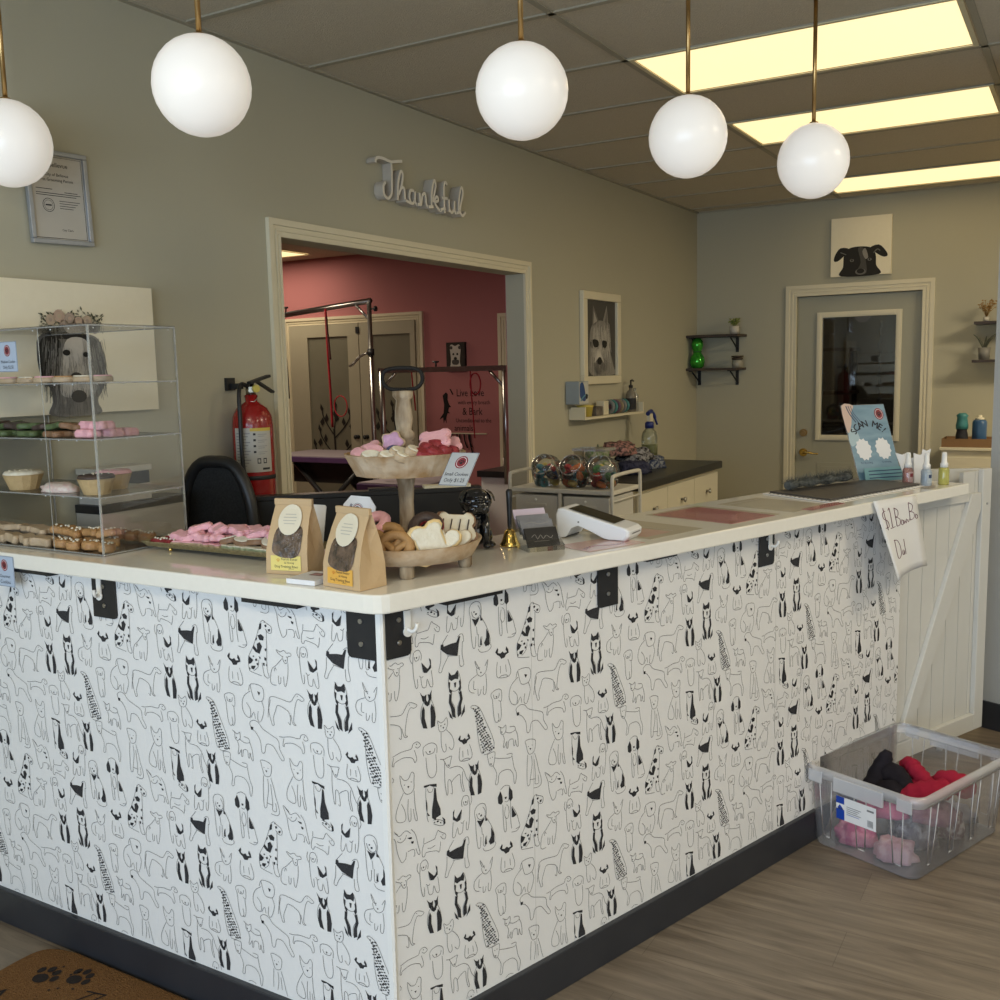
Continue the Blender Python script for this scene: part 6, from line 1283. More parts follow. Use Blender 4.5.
# ------------------------------------------------------------------ papers lying on the right arm
M_pks = mat('pink_sheet', (.42, .13, .14), .25, nz=(14, (.50, .20, .20), .3), coat=.5); M_pkl = mat('pale_pink_sheet', (.60, .36, .32), .25, nz=(14, (.66, .46, .40), .3), coat=.5); M_crs = mat('cream_sheet', (.58, .53, .42), .25, nz=(10, (.54, .49, .39), .2), coat=.5)
def sheet(u, v, w, h, a, m, label, mats2=None, z=0, draw=None):
    """u along the arm from the corner, v inward from its front edge"""
    o = F0 + fd_ * u - fn * v; P = Pl((o.x, o.y, zt + .0006 + z), fd_ * math.cos(a) - fn * math.sin(a), -fn * math.cos(a) - fd_ * math.sin(a))
    g = G(); g.add([P.p(-w / 2, -h / 2, 0), P.p(w / 2, -h / 2, 0), P.p(w / 2, h / 2, 0), P.p(-w / 2, h / 2, 0), P.p(-w / 2, -h / 2, .0008), P.p(w / 2, -h / 2, .0008), P.p(w / 2, h / 2, .0008), P.p(-w / 2, h / 2, .0008)], [(3, 2, 1, 0), (4, 5, 6, 7), (0, 1, 5, 4), (1, 2, 6, 5), (2, 3, 7, 6), (3, 0, 4, 7)])
    if draw: draw(g, Pl(P.p(-w / 2, -h / 2, .0008), P.u, P.v))
    return tag(g.build('paper_sheet', [m] + (mats2 or [])), label, 'sheet')
def dS(g, P): g.rect(P, .02, .03, .13, .25, .0004, 1); g.stroke(P, [(.15, .04), (.15, .25)], .003, .0004, 2, 0)
sheet(1.30, .20, .26, .30, .05, M_crs, 'wide cream laminated sheet lying under the pink one', [M_pks], draw=None)
sheet(1.29, .19, .215, .28, .03, M_pks, 'deep pink laminated sheet in the middle of the right counter arm', z=.001)
sheet(.95, .20, .235, .30, .06, M_crs, 'cream laminated sheet with a pale pink panel to the right of the terminal', [M_pkl, M_bs], draw=dS)
sheet(.71, .09, .19, .12, -.05, M_pkl, 'pale pink glossy slip in front of the payment terminal', [M_pks], draw=lambda g, P: g.stroke(P, [(.01, .03), (.06, .05), (.12, .03), (.18, .05)], .012, .0004, 1))
sheet(1.60, .19, .22, .28, .02, M_crs, 'cream sheet lying just before the black folder', [M_bs], draw=lambda g, P: g.stroke(P, [(.02, .25), (.2, .25)], .003, .0004, 1, 0))
sheet(1.66, .055, .20, .035, .05, M_pks, 'narrow pink strip at the front edge before the black folder', z=.0012)
# black folder with fringed white edge and fur roll
t = thing('black_folder', 'black flat portfolio with white striped edges near the gate end of the counter', 'folder', (-.80, 3.5, zt))
def Q(u, v, z=0): p = F0 + fd_ * u - fn * v; return V((p.x, p.y, zt + z))
g = G(); pts = [Q(1.74, .08), Q(2.36, .07), Q(2.40, .30), Q(1.80, .375)]
g.prism([tuple(p[:2]) for p in pts], zt + .001, zt + .004); g.build('white_border', M_paper, t)
g = G(); pts = [Q(1.765, .095), Q(2.33, .088), Q(2.37, .29), Q(1.82, .36)]; g.prism([tuple(p[:2]) for p in pts], zt + .0045, zt + .010); g.build('black_cover', mat('folder_black', (.055, .05, .048), .5, nz=(12, (.075, .07, .066), .2)), t)
g = G()
for k in range(26): a = Q(1.75 + k * .0235, .083, .0045); b = Q(1.757 + k * .0235, .083, .0045); g.add([a, b, b + (-fn) * .010, a + (-fn) * .010], [(0, 1, 2, 3)])
for k in range(14): a = Q(1.748 + k * .004, .10 + k * .019, .0045); b = Q(1.752 + k * .004, .108 + k * .019, .0045); g.add([a, b, b + fd_ * .010, a + fd_ * .010], [(0, 1, 2, 3)])
g.build('edge_stripe', M_ink, t)
M_fur = mat('grey_fur', (.05, .055, .055), .95, nz=(60, (.17, .18, .17), .2))
g = G(); R = random.Random(4); axis = [Q(1.87, .325, .027), Q(2.0, .318, .028), Q(2.12, .31, .029), Q(2.23, .300, .031)]; ax = smooth_line(axis, 6)
for p in range(len(ax) - 1): pass
g.tube(ax, [.014 + .003 * math.sin(i * 1.3) for i in range(len(ax))], 12)
for i in range(2600):
    k = R.randrange(len(ax) - 1); p = ax[k].lerp(ax[k + 1], R.random()); a = R.uniform(0, 2 * PI); ra = fn * math.cos(a) + V((0, 0, 1)) * math.sin(a)
    if ra.z < -.55: continue
    b = p + ra * .012; e = p + ra * R.uniform(.020, .042) + fd_ * R.uniform(-.02, .022) + V((R.uniform(-.004, .004), 0, R.uniform(-.004, .004))); w = fd_ * .0011
    if e.z < zt + .011: e.z = zt + .011
    g.add([b - w, b + w, e], [(0, 1, 2)])
tag(g.build('fur_roll', M_fur), 'fluffy grey fur tug toy lying along the back of the black folder', 'fur toy')

# ------------------------------------------------------------------ SCAN ME stand
t = thing('scan_me_stand', 'tilted blue SCAN ME sign in an acrylic holder at the gate end', 'sign', (-.69, 3.93, zt))
so = V((-.722, 3.845, zt + .004)); SU = V((.636, .771, 0)).normalized(); fs_ = V((.771, -.636, 0)).normalized(); SL = (V((0, 0, 1)) * .92 - fs_ * .38).normalized(); PS = Pl(so, SU, SL); sw, shh = .20, .30
g = G(); slab(g, PS, [(0, 0), (sw, 0), (sw, shh), (0, shh)], -.003, 0)
g.build('acrylic_back', M_acre, t)
M_s1 = mat('scan_blue', (.13, .24, .32), .35, nz=(7, (.22, .34, .42), .4), aniso=(1, 1, 5)); M_s2 = mat('scan_pale', (.38, .50, .55), .4, nz=(9, (.36, .48, .53), .2)); M_s3 = mat('scan_peach', (.60, .44, .36), .4, nz=(9, (.58, .42, .34), .2)); M_s4 = mat('scan_teal', (.16, .33, .36), .4, nz=(9, (.15, .31, .34), .2)); M_s5 = mat('scan_navy', (.02, .04, .10), .4, nz=(9, (.03, .05, .12), .2))
g = G(); g.rect(PS, .002, .002, sw - .002, shh - .002, .0005, 0)
g.fill(PS, [(.002, shh - .002), (.055, shh - .002), (.040, shh - .03), (.028, shh - .075), (.002, shh - .11)], .0009, 2, 3); g.fill(PS, [(.002, shh - .12), (.03, shh - .09), (.05, shh - .13), (.02, shh - .16), (.002, shh - .16)], .0008, 1, 3)
for k in range(3): g.stroke(PS, [(.022 + k * .010, shh - .004), (.030 + k * .010, shh - .035), (.050 + k * .012, shh - .07)], .0045 - .001 * k, .0013, 3, 3)
paw_logo(g, PS, sw - .035, shh - .040, .021, .0012, 4, 5, 6)
txt = 'SCAN ME!'
for k, ch in enumerate(txt):
    if ch == ' ': continue
    a = math.radians(148 - 16.5 * k); [g.text(PS, ch, sw * .50 + .070 * math.cos(a) + q_, shh * .535 + .050 * math.sin(a), .038, .0014 + .00005 * q2, 5, a - PI / 2) for q2, q_ in enumerate((-.0009, 0, .0009))]
for cxx in (.055, .145):
    pts = [((.031 + (.006 if i % 2 else 0)) * math.cos(2 * PI * i / 24) + cxx, .122 + (.038 + (.007 if i % 2 else 0)) * math.sin(2 * PI * i / 24)) for i in range(24)]
    g.fill(PS, pts, .0014, 6)
g.text(PS, 'Pet Boarding', .054, .066, .0105, .0012, 3); g.text(PS, 'Grooming', .145, .066, .0105, .0012, 3)
g.build('sign_print', [M_s1, M_s2, M_s3, M_s5, M_mar, M_ink, M_paper], t)
P4 = Pl(so + fs_ * .022, SU, (V((0, 0, 1)) * .97 - fs_ * .25).normalized()); g = G(); slab(g, P4, [(.012, -.001), (sw - .004, -.001), (sw - .004, .05), (.012, .05)], -.0015, 0, 0)
for k in range(3): g.stroke(P4, [(.03, .038 - .013 * k), (sw - .02, .038 - .013 * k)], .0038, .0004, 1, 0)
g.build('leaflet_pocket', [M_s4, M_s5], t)
g = G(); o2 = so - V((0, 0, .0035)); g.add([o2 + fs_ * .025, o2 + fs_ * .025 + SU * sw, o2 + SU * sw - fs_ * .02, o2 - fs_ * .02, o2 + fs_ * .025 + V((0, 0, .003)), o2 + fs_ * .025 + SU * sw + V((0, 0, .003)), o2 + SU * sw - fs_ * .02 + V((0, 0, .003)), o2 - fs_ * .02 + V((0, 0, .003))], [(3, 2, 1, 0), (4, 5, 6, 7), (0, 1, 5, 4), (1, 2, 6, 5), (2, 3, 7, 6), (3, 0, 4, 7)]); g.build('acrylic_foot', M_acre, t)
# mini spray bottles
M_pf = clear('pink_fluid', (.80, .55, .52), .2, .1, (.55, .33, .30), .35); M_gf = mat('blue_grey_fluid', (.26, .32, .38), .25, nz=(40, (.40, .45, .50), .2)); M_yf = clear('yellow_fluid', (.80, .78, .30), .2, .1, (.62, .60, .18), .55)
def mini(x, y, m, label, lab=None):
    t = thing('mini_spray_bottle', label, 'spray bottle', (x, y, zt + .0005))
    G().lathe([(.0, 0), (.017, 0), (.0185, .004), (.0185, .052), (.015, .060), (.010, .064), (0, .064)], n=20).build('bottle_body', m, t, local=True)
    G().lathe([(.0132, .062), (.0135, .076), (.0095, .080), (.0085, .110), (.007, .116), (0, .117)], n=18).build('spray_cap', M_white, t, local=True)
    if lab:
        g = G(); arc(g, .0190, .012, .048, va - .5, va + .9, 0); arc(g, .0193, .030, .042, va - .2, va + .5, 1, 6); g.build('label', lab, t, local=True)
mini(-.552, 3.826, M_pf, 'mini spray bottle of pink fluid with a white cap, left of the three', [mat('rose_label', (.50, .28, .26), .5, nz=(90, (.62, .50, .45), .3)), M_mar])
mini(-.487, 3.80, M_gf, 'mini spray bottle with a grey-blue label in front of the paper sheaf', [mat('grey_blue_label', (.30, .35, .40), .5, nz=(90, (.50, .55, .58), .3)), M_s5])
mini(-.438, 3.872, M_yf, 'mini spray bottle of yellow fluid, rightmost and nearest the gate', None)
t = thing('paper_sheaf', 'white folded papers standing up behind the grey-blue mini bottle', 'papers', (-.527, 3.895, zt + .0005), .5)
for k, (a, w_, hh, ln) in enumerate(((-.28, .045, .115, .010), (-.10, .040, .095, .02), (.06, .045, .11, .0), (.20, .030, .125, .012))):
    P = Pl((-.025 + k * .012, ln, 0), (1, 0, 0), (a, .05, 1)); g = G(); slab(g, P, [(-.012, 0), (.014, 0), (w_ * .5, hh), (0, hh - .008), (-w_ * .5, hh)], -.001, .001); g.build('folded_sheet', M_paper, t, local=True)
# loose small cards near the fringe end
g = G()
for k in range(3): a = Q(2.30 + .03 * k, .045 + .01 * k, .0008 + .001 * k); g.box((a.x, a.y, a.z + .0004), (.05, .028, .0008), 1.1 + k * .2)
tag(g.build('leaflet_pile', [mat('leaflet_print', (.50, .46, .38), .5, nz=(150, (.20, .17, .15), .2))]), 'little pile of printed leaflets in front of the pink mini bottle', 'leaflets')

# handwritten sign taped on the counter edge
t = thing('handwritten_sign', 'handwritten white paper sign taped to the counter front by the gate', 'sign', (-.5, 3.45, .83))
fo = F0 + fn * .0025
s0 = V((fo.x, fo.y, 0)) + fd_ * 0
HP = Pl((s0.x, s0.y, 0), fd_, (0, 0, 1))
ux = lambda p: (V((p[0], p[1], 0)) - s0).dot(fd_)
TL, TR, BR_, BL = (ux((-.560, 3.295)), 1.088), (ux((-.470, 3.555)), 1.080), (ux((-.445, 3.63)), .832), (ux((-.530, 3.37)), .828)
g = G(); nx, ny = 8, 10; vs = []
for j in range(ny + 1):
    for i in range(nx + 1):
        a, b = i / nx, j / ny
        p = [(TL[k] * (1 - a) + TR[k] * a) * (1 - b) + (BL[k] * (1 - a) + BR_[k] * a) * b for k in (0, 1)]
        off = .003 + .022 * b * (1 - .5 * a) + .010 * math.sin(a * 5 + 1) * b + (.02 * max(0, .25 - a) * 4 * b)
        vs.append(HP.p(p[0], p[1], off))
g.add(vs, [(j * (nx + 1) + i, j * (nx + 1) + i + 1, (j + 1) * (nx + 1) + i + 1, (j + 1) * (nx + 1) + i) for j in range(ny) for i in range(nx)], 0, True)
pp = g.build('paper', M_paper, t); sm_ = pp.modifiers.new('thick', 'SOLIDIFY'); sm_.thickness = .0005; sm_.offset = -1
class Warp:
    def p(s, a, b, n=0):
        b = 1 - b
        p = [(TL[k] * (1 - a) + TR[k] * a) * (1 - b) + (BL[k] * (1 - a) + BR_[k] * a) * b for k in (0, 1)]
        off = .003 + .022 * b * (1 - .5 * a) + .010 * math.sin(a * 5 + 1) * b + (.02 * max(0, .25 - a) * 4 * b)
        return HP.p(p[0], p[1], off + n)
W_ = Warp(); g = G()
wr = [[(.20, .86), (.12, .84), (.11, .77), (.20, .73), (.20, .66), (.10, .65)], [(.16, .90), (.15, .62)], [(.27, .86), (.31, .88), (.29, .64)], [(.24, .63), (.36, .64)],
      [(.42, .88), (.41, .64)], [(.42, .88), (.50, .84), (.48, .77), (.42, .76)], [(.42, .76), (.52, .72), (.49, .65), (.41, .64)], [(.55, .70), (.53, .66), (.57, .64), (.60, .68), (.56, .71)], [(.60, .70), (.61, .65), (.64, .69), (.66, .65), (.68, .71)], [(.70, .70), (.72, .66), (.75, .70)],
      [(.78, .92), (.77, .68)], [(.78, .92), (.87, .88), (.84, .81), (.78, .80)], [(.78, .80), (.88, .77), (.86, .70), (.77, .68)], [(.91, .74), (.90, .70), (.94, .69), (.95, .73), (.91, .75)],
      [(.26, .48), (.25, .24), (.36, .27), (.38, .38), (.33, .46), (.24, .47)], [(.44, .32), (.41, .28), (.44, .25), (.47, .31), (.47, .25)], [(.52, .45), (.51, .25)]]
for l in wr:
    ls = smooth_line([V((a, b, 0)) for a, b in l], 3) if len(l) > 2 else [V((a, b, 0)) for a, b in l]
    g.tube([W_.p(p.x, p.y, .0012) for p in ls], .0011, 4)
g.build('handwriting', mat('marker_maroon', (.12, .03, .06), .6, nz=(9, (.14, .04, .07), .2)), t)

# ------------------------------------------------------------------ storage bin of pet clothes
br = .37; bc = V((-.448, 3.305, 0)); bt = thing('storage_bin', 'clear plastic storage bin of pet clothes on the floor by the counter', 'storage bin', (bc.x, bc.y, .002), -math.atan2(.364, .931))
def rrect(w, l, r, n=6):
    o = []
    for cx_, cy_, a0 in ((w / 2 - r, l / 2 - r, 0), (-w / 2 + r, l / 2 - r, 90), (-w / 2 + r, -l / 2 + r, 180), (w / 2 - r, -l / 2 + r, 270)):
        for i in range(n + 1): a = math.radians(a0 + 90 * i / n); o.append((cx_ + r * math.cos(a), cy_ + r * math.sin(a)))
    return o
W_b, L_b, H_b = .405, .575, .262
def bring(w, l, z, r=.035): return [(x, y, z) for x, y in rrect(w, l, r)]
G().loft([bring(.345, .515, 0), bring(.35, .52, .004), bring(.378, .548, H_b - .03), bring(.378, .548, H_b)], 0, True, False).build('bin_wall', M_bin, bt, local=True)
G().loft([bring(.345, .515, 0), bring(.345, .515, .003)], 0, False).build('bin_floor', M_bin, bt, local=True)
G().loft([bring(.378, .548, H_b - .032, .04), bring(.396, .566, H_b - .032, .045), bring(.402, .572, H_b, .045), bring(.378, .548, H_b + .001, .04)], 0, True, False).build('rim', M_binr, bt, local=True)
g = G()
for sy_ in (-1, 1):
    for x in (-.12, 0, .12):
        for dx in (-.022, .022): g.tube([(x + dx, sy_ * (.274 + .003), H_b - .03), (x + dx * .6, sy_ * (.262 + .002), .035)], .0022, 5)
        g.tube([(x - .013, sy_ * .264, .035), (x + .013, sy_ * .264, .035)], .0022, 5)
for sx_ in (-1, 1):
    for y in (-.19, -.065, .065, .19):
        for dy in (-.022, .022): g.tube([(sx_ * (.189 + .003), y + dy, H_b - .03), (sx_ * (.177 + .002), y + dy * .6, .035)], .0022, 5)
        g.tube([(sx_ * .179, y - .013, .035), (sx_ * .179, y + .013, .035)], .0022, 5)
g.build('moulded_rib', M_binr, bt, local=True)
for sy_ in (-1, 1):
    G().box((0, sy_ * .289, H_b - .032), (.17, .010, .048)).build('handle_lip', M_binr, bt, local=True, bevel=.004)
    for x in (-.15, .15): G().box((x, sy_ * .287, H_b - .028), (.05, .006, .040)).build('corner_lip', M_binr, bt, local=True, bevel=.003)
PBn = Pl((-.075, -.2820, .12), (1, 0, 0), (0, -.055, 1)); g = G(); slab(g, PBn, [(0, 0), (.135, 0), (.135, .075), (0, .075)], -.0006, .0, 0)
g.rect(PBn, .0, .0, .028, .075, .0004, 1); g.rect(PBn, .0, .034, .030, .052, .0006, 0); g.fill(PBn, [(.004, .037), (.013, .049), (.024, .037)], .0008, 1); g.rect(PBn, .006, .034, .024, .037, .0009, 2)
for k in range(5): g.stroke(PBn, [(.036, .048 - k * .0062), (.085 - .006 * (k % 3), .048 - k * .0062)], .0016, .0006, 1 if k == 4 else 2, 0)
for k in range(6): g.stroke(PBn, [(.108 + k * .0032, .008), (.108 + k * .0032, .03)], .0014, .0006, 2, 0)
g.stroke(PBn, [(.105, .06), (.128, .06)], .006, .0006, 3, 0)
tag(g.build('bin_label', [M_paper, mat('label_blue', (.01, .05, .35), .4, nz=(9, (.01, .06, .38), .2)), M_ink, M_bs], bt, local=True), 'white and blue sticker')
BM = Matrix.Translation(bt.location) @ Matrix.Rotation(bt.rotation_euler.z, 4, 'Z')
def bcl(x, y, z, sx_, sy_, sz_, m, label, seed, amp=.28, cat='pet clothes'):
    p = BM @ V((x, y, z)); return cloth('pet_garment', (p.x, p.y, p.z), sx_, sy_, sz_, m, label, cat, None, seed, amp)
bcl(-.08, -.16, .006, .068, .055, .065, M_fab('magenta', (.38, .05, .16), (.60, .22, .32), 22), 'magenta and pink garment at the front bottom of the bin', 3)
bcl(.06, -.17, .006, .068, .055, .055, M_fab('dusty_rose', (.50, .28, .33), (.62, .42, .45), 25), 'dusty pink garment at the front right corner of the bin', 6)
bcl(-.10, -.04, .006, .052, .055, .08, M_fab('cream_knit', (.50, .46, .40), (.40, .37, .33), 25), 'cream garment pressed against the front side of the bin', 8)
bcl(.05, -.04, .006, .072, .055, .085, M_fab('grey_print', (.28, .27, .30), (.10, .09, .12), 35), 'grey printed garment in the middle of the bin bottom', 10)
bcl(.07, .10, .006, .070, .060, .08, M_fab('white_stripe', (.50, .46, .46), (.18, .10, .12), 40), 'white striped garment along the right side of the bin', 12)
bcl(-.07, .11, .006, .068, .060, .075, M_fab('denim', (.06, .09, .22), (.10, .14, .28), 30), 'blue garment at the left bottom of the bin', 14)
bcl(.0, .20, .006, .12, .040, .06, M_fab('lavender_grey', (.26, .25, .30), (.32, .31, .36), 20), 'grey garment at the back bottom of the bin', 16)
M_bkf = mat('black_fleece', (.012, .010, .014), .9, nz=(40, (.02, .018, .024), .2)); M_rdf = mat('red_fleece', (.30, .012, .035), .85, nz=(12, (.36, .02, .05), .2), bump=(60, .3))
bcl(-.035, -.085, .095, .085, .06, .04, M_fab('berry', (.30, .05, .14), (.42, .10, .22), 22), 'berry garment squashed under the black one in the bin', 18)
bcl(.085, .0, .097, .075, .085, .045, M_fab('mauve', (.20, .08, .14), (.30, .16, .22), 22), 'mauve garment under the red hoodie in the bin', 19)
g = G()
for pts, rs in (([(-.085, -.055, .15), (-.078, -.035, .20), (-.070, -.020, .245), (-.064, -.012, .268)], (.040, .034, .024, .012)), ([(-.070, -.03, .17), (-.045, -.025, .205), (-.01, -.03, .19), (.02, -.045, .175), (.035, -.055, .165)], (.036, .036, .034, .028, .014)), ([(-.05, -.07, .155), (-.01, -.07, .165), (.02, -.07, .155)], (.032, .036, .02))):
    q = smooth_line([BM @ V(a) for a in pts], 4); n = len(q) - 1; m_ = len(rs) - 1
    g.tube(q, [rs[min(int(i / n * m_), m_ - 1)] * (1 - (i / n * m_ - min(int(i / n * m_), m_ - 1))) + rs[min(int(i / n * m_), m_ - 1) + 1] * (i / n * m_ - min(int(i / n * m_), m_ - 1)) + .002 * math.sin(i * 2.3) for i in range(n + 1)], 12)
tag(g.build('pet_garment', M_bkf), 'black fleece garment poking up out of the bin', 'pet clothes')
t = None; g = G()
for pts, rr2 in (([(-.045, .055, .205), (-.02, .045, .222), (.02, .02, .212), (.06, .0, .20), (.09, -.03, .185)], .026), ([(.02, -.06, .155), (.06, -.05, .175), (.10, -.02, .19), (.13, .02, .20)], .036), ([(.07, .05, .18), (.11, .03, .215), (.145, .05, .205), (.14, .09, .18), (.10, .10, .18), (.08, .07, .19)], .034), ([(.0, -.02, .16), (.05, .01, .17), (.10, .06, .165)], .035)):
    q = smooth_line([BM @ V(a) for a in pts], 5); n = len(q)
    g.tube(q, [rr2 * (.75 + .25 * math.sin(PI * i / (n - 1)) + .10 * math.sin(i * 2.1)) for i in range(n)], 12)
tag(g.build('pet_garment', M_rdf), 'red fleece hoodie bundled on top inside the bin', 'pet clothes')

# ------------------------------------------------------------------ doormat
dm = thing('doormat', 'tan coir doormat with black paw prints and lettering at the foot of the counter', 'doormat', (-2.0, 1.30, 0))
M_coir = mat('coir', (.22, .11, .04), .95, nz=(160, (.13, .06, .02), .1), bump=(260, 1.0))
pts = smooth_line([V(q) for q in ((-2.25, 1.558, 0), (-2.32, 1.545, 0), (-2.358, 1.51, 0), (-2.365, 1.44, 0))], 4)
g = G().prism([(p.x, p.y) for p in pts] + [(-2.365, 1.02), (-2.32, .96), (-1.62, .96), (-1.60, 1.0), (-1.60, 1.558)], .0005, .014); g.build('mat_body', M_coir, dm, bevel=.004)
PM = Pl((0, 0, .0142), (1, 0, 0), (0, 1, 0)); M_mb = mat('mat_black', (.012, .011, .012), .95, nz=(200, (.03, .022, .018), .2))
G().paw(PM, -2.235, 1.452, .044, .0012, 0, -.15).build('paw_print', M_mb, dm); G().paw(PM, -2.150, 1.488, .042, .0012, 0, -.35).build('paw_print', M_mb, dm); g = G()
for _ in range(7): g.disc(PM, -2.19 + R.uniform(-.07, .08), 1.47 + R.uniform(-.06, .06), .004, .0012, 0, 6)
g.build('print_speck', M_mb, dm); g = G(); x = -2.085
for l in ([(.0, .085), (.075, .105)], [(.035, .095), (.0, -.01)], [(.07, .10), (.045, -.01), (.055, .04), (.08, .045), (.075, -.005)], [(.095, .02), (.125, .035), (.115, .055), (.095, .04), (.092, .01), (.12, -.002)], [(.14, .05), (.125, -.05)], [(.137, .03), (.165, .05), (.168, .015), (.135, .005)], [(.205, .045), (.18, .03), (.185, .0), (.21, .015), (.215, .045), (.212, .0)], [(.25, .10), (.235, .0), (.25, -.002)]):
    g.stroke(PM, [(x + a * .78, 1.405 + b * .62) for a, b in l], .0045, .0012, 0, 3)
g.build('mat_lettering', M_mb, dm); g = G()
for l in ([(-2.33, 1.28), (-2.27, 1.36), (-2.24, 1.27)], [(-2.31, 1.31), (-2.25, 1.31)]): g.stroke(PM, l, .016, .0012, 0, 0)
g.build('mat_initial', M_mb, dm)

# ------------------------------------------------------------------ grooming room furniture
M_pur = mat('purple_top', (.055, .022, .075), .5, nz=(12, (.07, .03, .09), .2)); M_mtop = mat('grey_mat_top', (.26, .22, .24), .6, nz=(12, (.28, .24, .26), .2))
def gtable(name, x0, x1, y0, y1, z, label):
    t = thing(name, label, 'grooming table', ((x0 + x1) / 2, (y0 + y1) / 2, 0))
    G().bb((x0, y0, z - .05), (x1, y1, z - .006)).build('table_edge', M_pur, t, bevel=.006)
    G().bb((x0 + .01, y0 + .01, z - .005), (x1 - .01, y1 - .01, z)).build('table_top', M_mtop, t)
    G().bb((x0 + .2, y0 + .12, z - .22), (x1 - .2, y1 - .12, z - .052)).build('motor_box', M_black, t)
    for yy in (y0 + .08, y1 - .08):
        for a, b in ((x0 + .1, x1 - .25), (x1 - .1, x0 + .25)):
            g = G().tube([(a, yy, .05), ((a + b) / 2, yy, z * .5), (b, yy, z - .055)], .02, 6); g.build('scissor_leg', M_black, t)
    G().bb((x0 + .05, y0 + .04, .0), (x1 - .05, y1 - .04, .05)).build('base_frame', M_pur, t)
gtable('grooming_table', -5.75, -4.55, 6.0, 6.6, .895, 'grooming table with a grey top and purple edge, seen low through the opening')
gtable('grooming_table', -3.90, -3.40, 4.86, 5.35, .86, 'nearer purple grooming table seen behind the lower post of the cookie stand')
t = thing('dog_grooming_stand', 'tall steel grooming arm with a red noose in front of the french doors', 'grooming arm', (-4.60, 5.96, 0))
G().tube([(-4.60, 5.965, .0), (-4.60, 5.965, 2.06)], .017, 8).build('post', M_steel, t)
G().tube([(-5.56, 5.965, 1.985), (-4.58, 5.965, 2.06)], .021, 4).build('beam', M_steel, t)
G().tube([(-4.61, 5.965, 1.93), (-4.73, 5.965, 2.04)], .010, 6).build('gusset', M_steel, t)
g = G().lathe([(.006, 0), (.006, .03), (.02, .034), (.02, .045), (0, .046)], (-5.41, 5.965, 2.012), 12); g.build('clamp_knob', M_blackm, t)
g = G().lathe([(.006, 0), (.006, .03), (.02, .034), (.02, .045), (0, .046)], (-4.583, 5.965, 2.0), 12, M=Matrix.Rotation(PI / 2, 4, 'Y')); g.build('clamp_knob', M_blackm, t)
G().lathe([(.026, 0), (.026, .05), (0, .05)], (-4.60, 5.965, 1.66), 14).build('slide_clamp', M_blackm, t)
G().tube(smooth_line([(-4.63, 5.96, 1.68), (-4.70, 5.96, 1.655), (-4.77, 5.96, 1.60), (-4.80, 5.96, 1.59)], 3), .010, 6).build('tether_clip', M_steel, t)
M_rl = mat('red_leash', (.30, .02, .03), .6, nz=(40, (.24, .015, .02), .2))
def leash(name, x, y, z1, z0, m, label, loop=None, w=.010):
    g = G().tube(smooth_line([(x, y, z1), (x + .006, y, z1 - (z1 - z0) * .4), (x + .012, y + .004, z1 - (z1 - z0) * .7), (x + .02, y, z0)], 4), w, 6, flat=.4)
    if loop: 
        cx_, cz_, rx_, rz_ = loop; g.tube([(cx_ + rx_ * math.cos(i * PI / 9), y + .004, cz_ + rz_ * math.sin(i * PI / 9)) for i in range(18)], .0045, 6, closed=True)
    return tag(g.build(name, m), label, 'leash')
leash('grooming_noose', -4.985, 5.93, 2.02, 1.13, M_rl, 'long red noose with a loop hanging from the tall grooming arm', (-4.88, 1.29, .062, .078), .014)
leash('grooming_noose', -4.955, 5.90, 1.96, 1.64, mat('dark_leash', (.06, .02, .02), .6, nz=(40, (.1, .03, .03), .2)), 'dark short strap beside the red noose on the tall arm', None, .013)
t = thing('grooming_rack', 'lower two-post grooming frame behind the cookie stand, with a noose', 'grooming frame', (-3.32, 4.98, .86))
for x in (-3.765, -2.888): G().tube([(x, 4.98, .875), (x, 4.98, 1.54)], .016, 8).build('post', M_steel, t)
G().bb((-3.78, 4.965, 1.528), (-2.872, 4.995, 1.558)).build('beam', M_steel, t)
for x, s in ((-3.75, 1), (-2.90, -1)): G().tube([(x, 4.98, 1.44), (x + s * .09, 4.98, 1.53)], .009, 6).build('gusset', M_steel, t)
G().lathe([(.005, 0), (.005, .022), (.02, .026), (.02, .034), (0, .035)], (-3.36, 4.98, 1.559), 12).build('clamp_knob', M_blackm, t)
leash('grooming_noose', -3.105, 4.955, 1.53, 1.14, M_rl, 'red noose with an open loop on the lower grooming frame at the right', (-3.075, 1.455, .036, .062), .007)
leash('grooming_noose', -3.52, 4.955, 1.53, 1.30, M_rl, 'short red strap seen through the cookie stand handle', None, .008)
leash('hanging_lead', -5.40, 5.90, 1.99, 1.35, mat('pattern_leash', (.05, .045, .05), .7, nz=(70, (.16, .14, .15), .2)), 'dark patterned lead hanging beside the left jamb of the opening', None, .03)
# small terrier picture, decal and wall hooks
t = thing('terrier_picture', 'small black-backed picture of a pale terrier on the pink wall', 'picture', (-5.15, 7.97, 1.54))
G().bb((-5.252, 7.965, 1.535), (-5.048, 7.999, 1.805)).build('stretched_canvas', mat('dark_canvas', (.035, .03, .026), .7, nz=(20, (.05, .042, .036), .2)), t)
PQ = Pl((0, 7.965, 0), (1, 0, 0), (0, 0, 1)); g = G(); c = -5.15
g.fill(PQ, [(c - .06, 1.55), (c - .055, 1.60), (c - .05, 1.66), (c - .06, 1.76), (c - .04, 1.785), (c, 1.77), (c + .04, 1.785), (c + .06, 1.75), (c + .05, 1.66), (c + .05, 1.60), (c + .07, 1.55)], .001, 5, 3)
g.disc(PQ, c - .045, 1.755, .016, .0014, 1); g.disc(PQ, c + .048, 1.755, .016, .0014, 1); g.disc(PQ, c - .022, 1.695, .011, .0016, 0); g.disc(PQ, c + .022, 1.695, .011, .0016, 0); g.disc(PQ, c, 1.655, .018, .0016, 0, 14, .014)
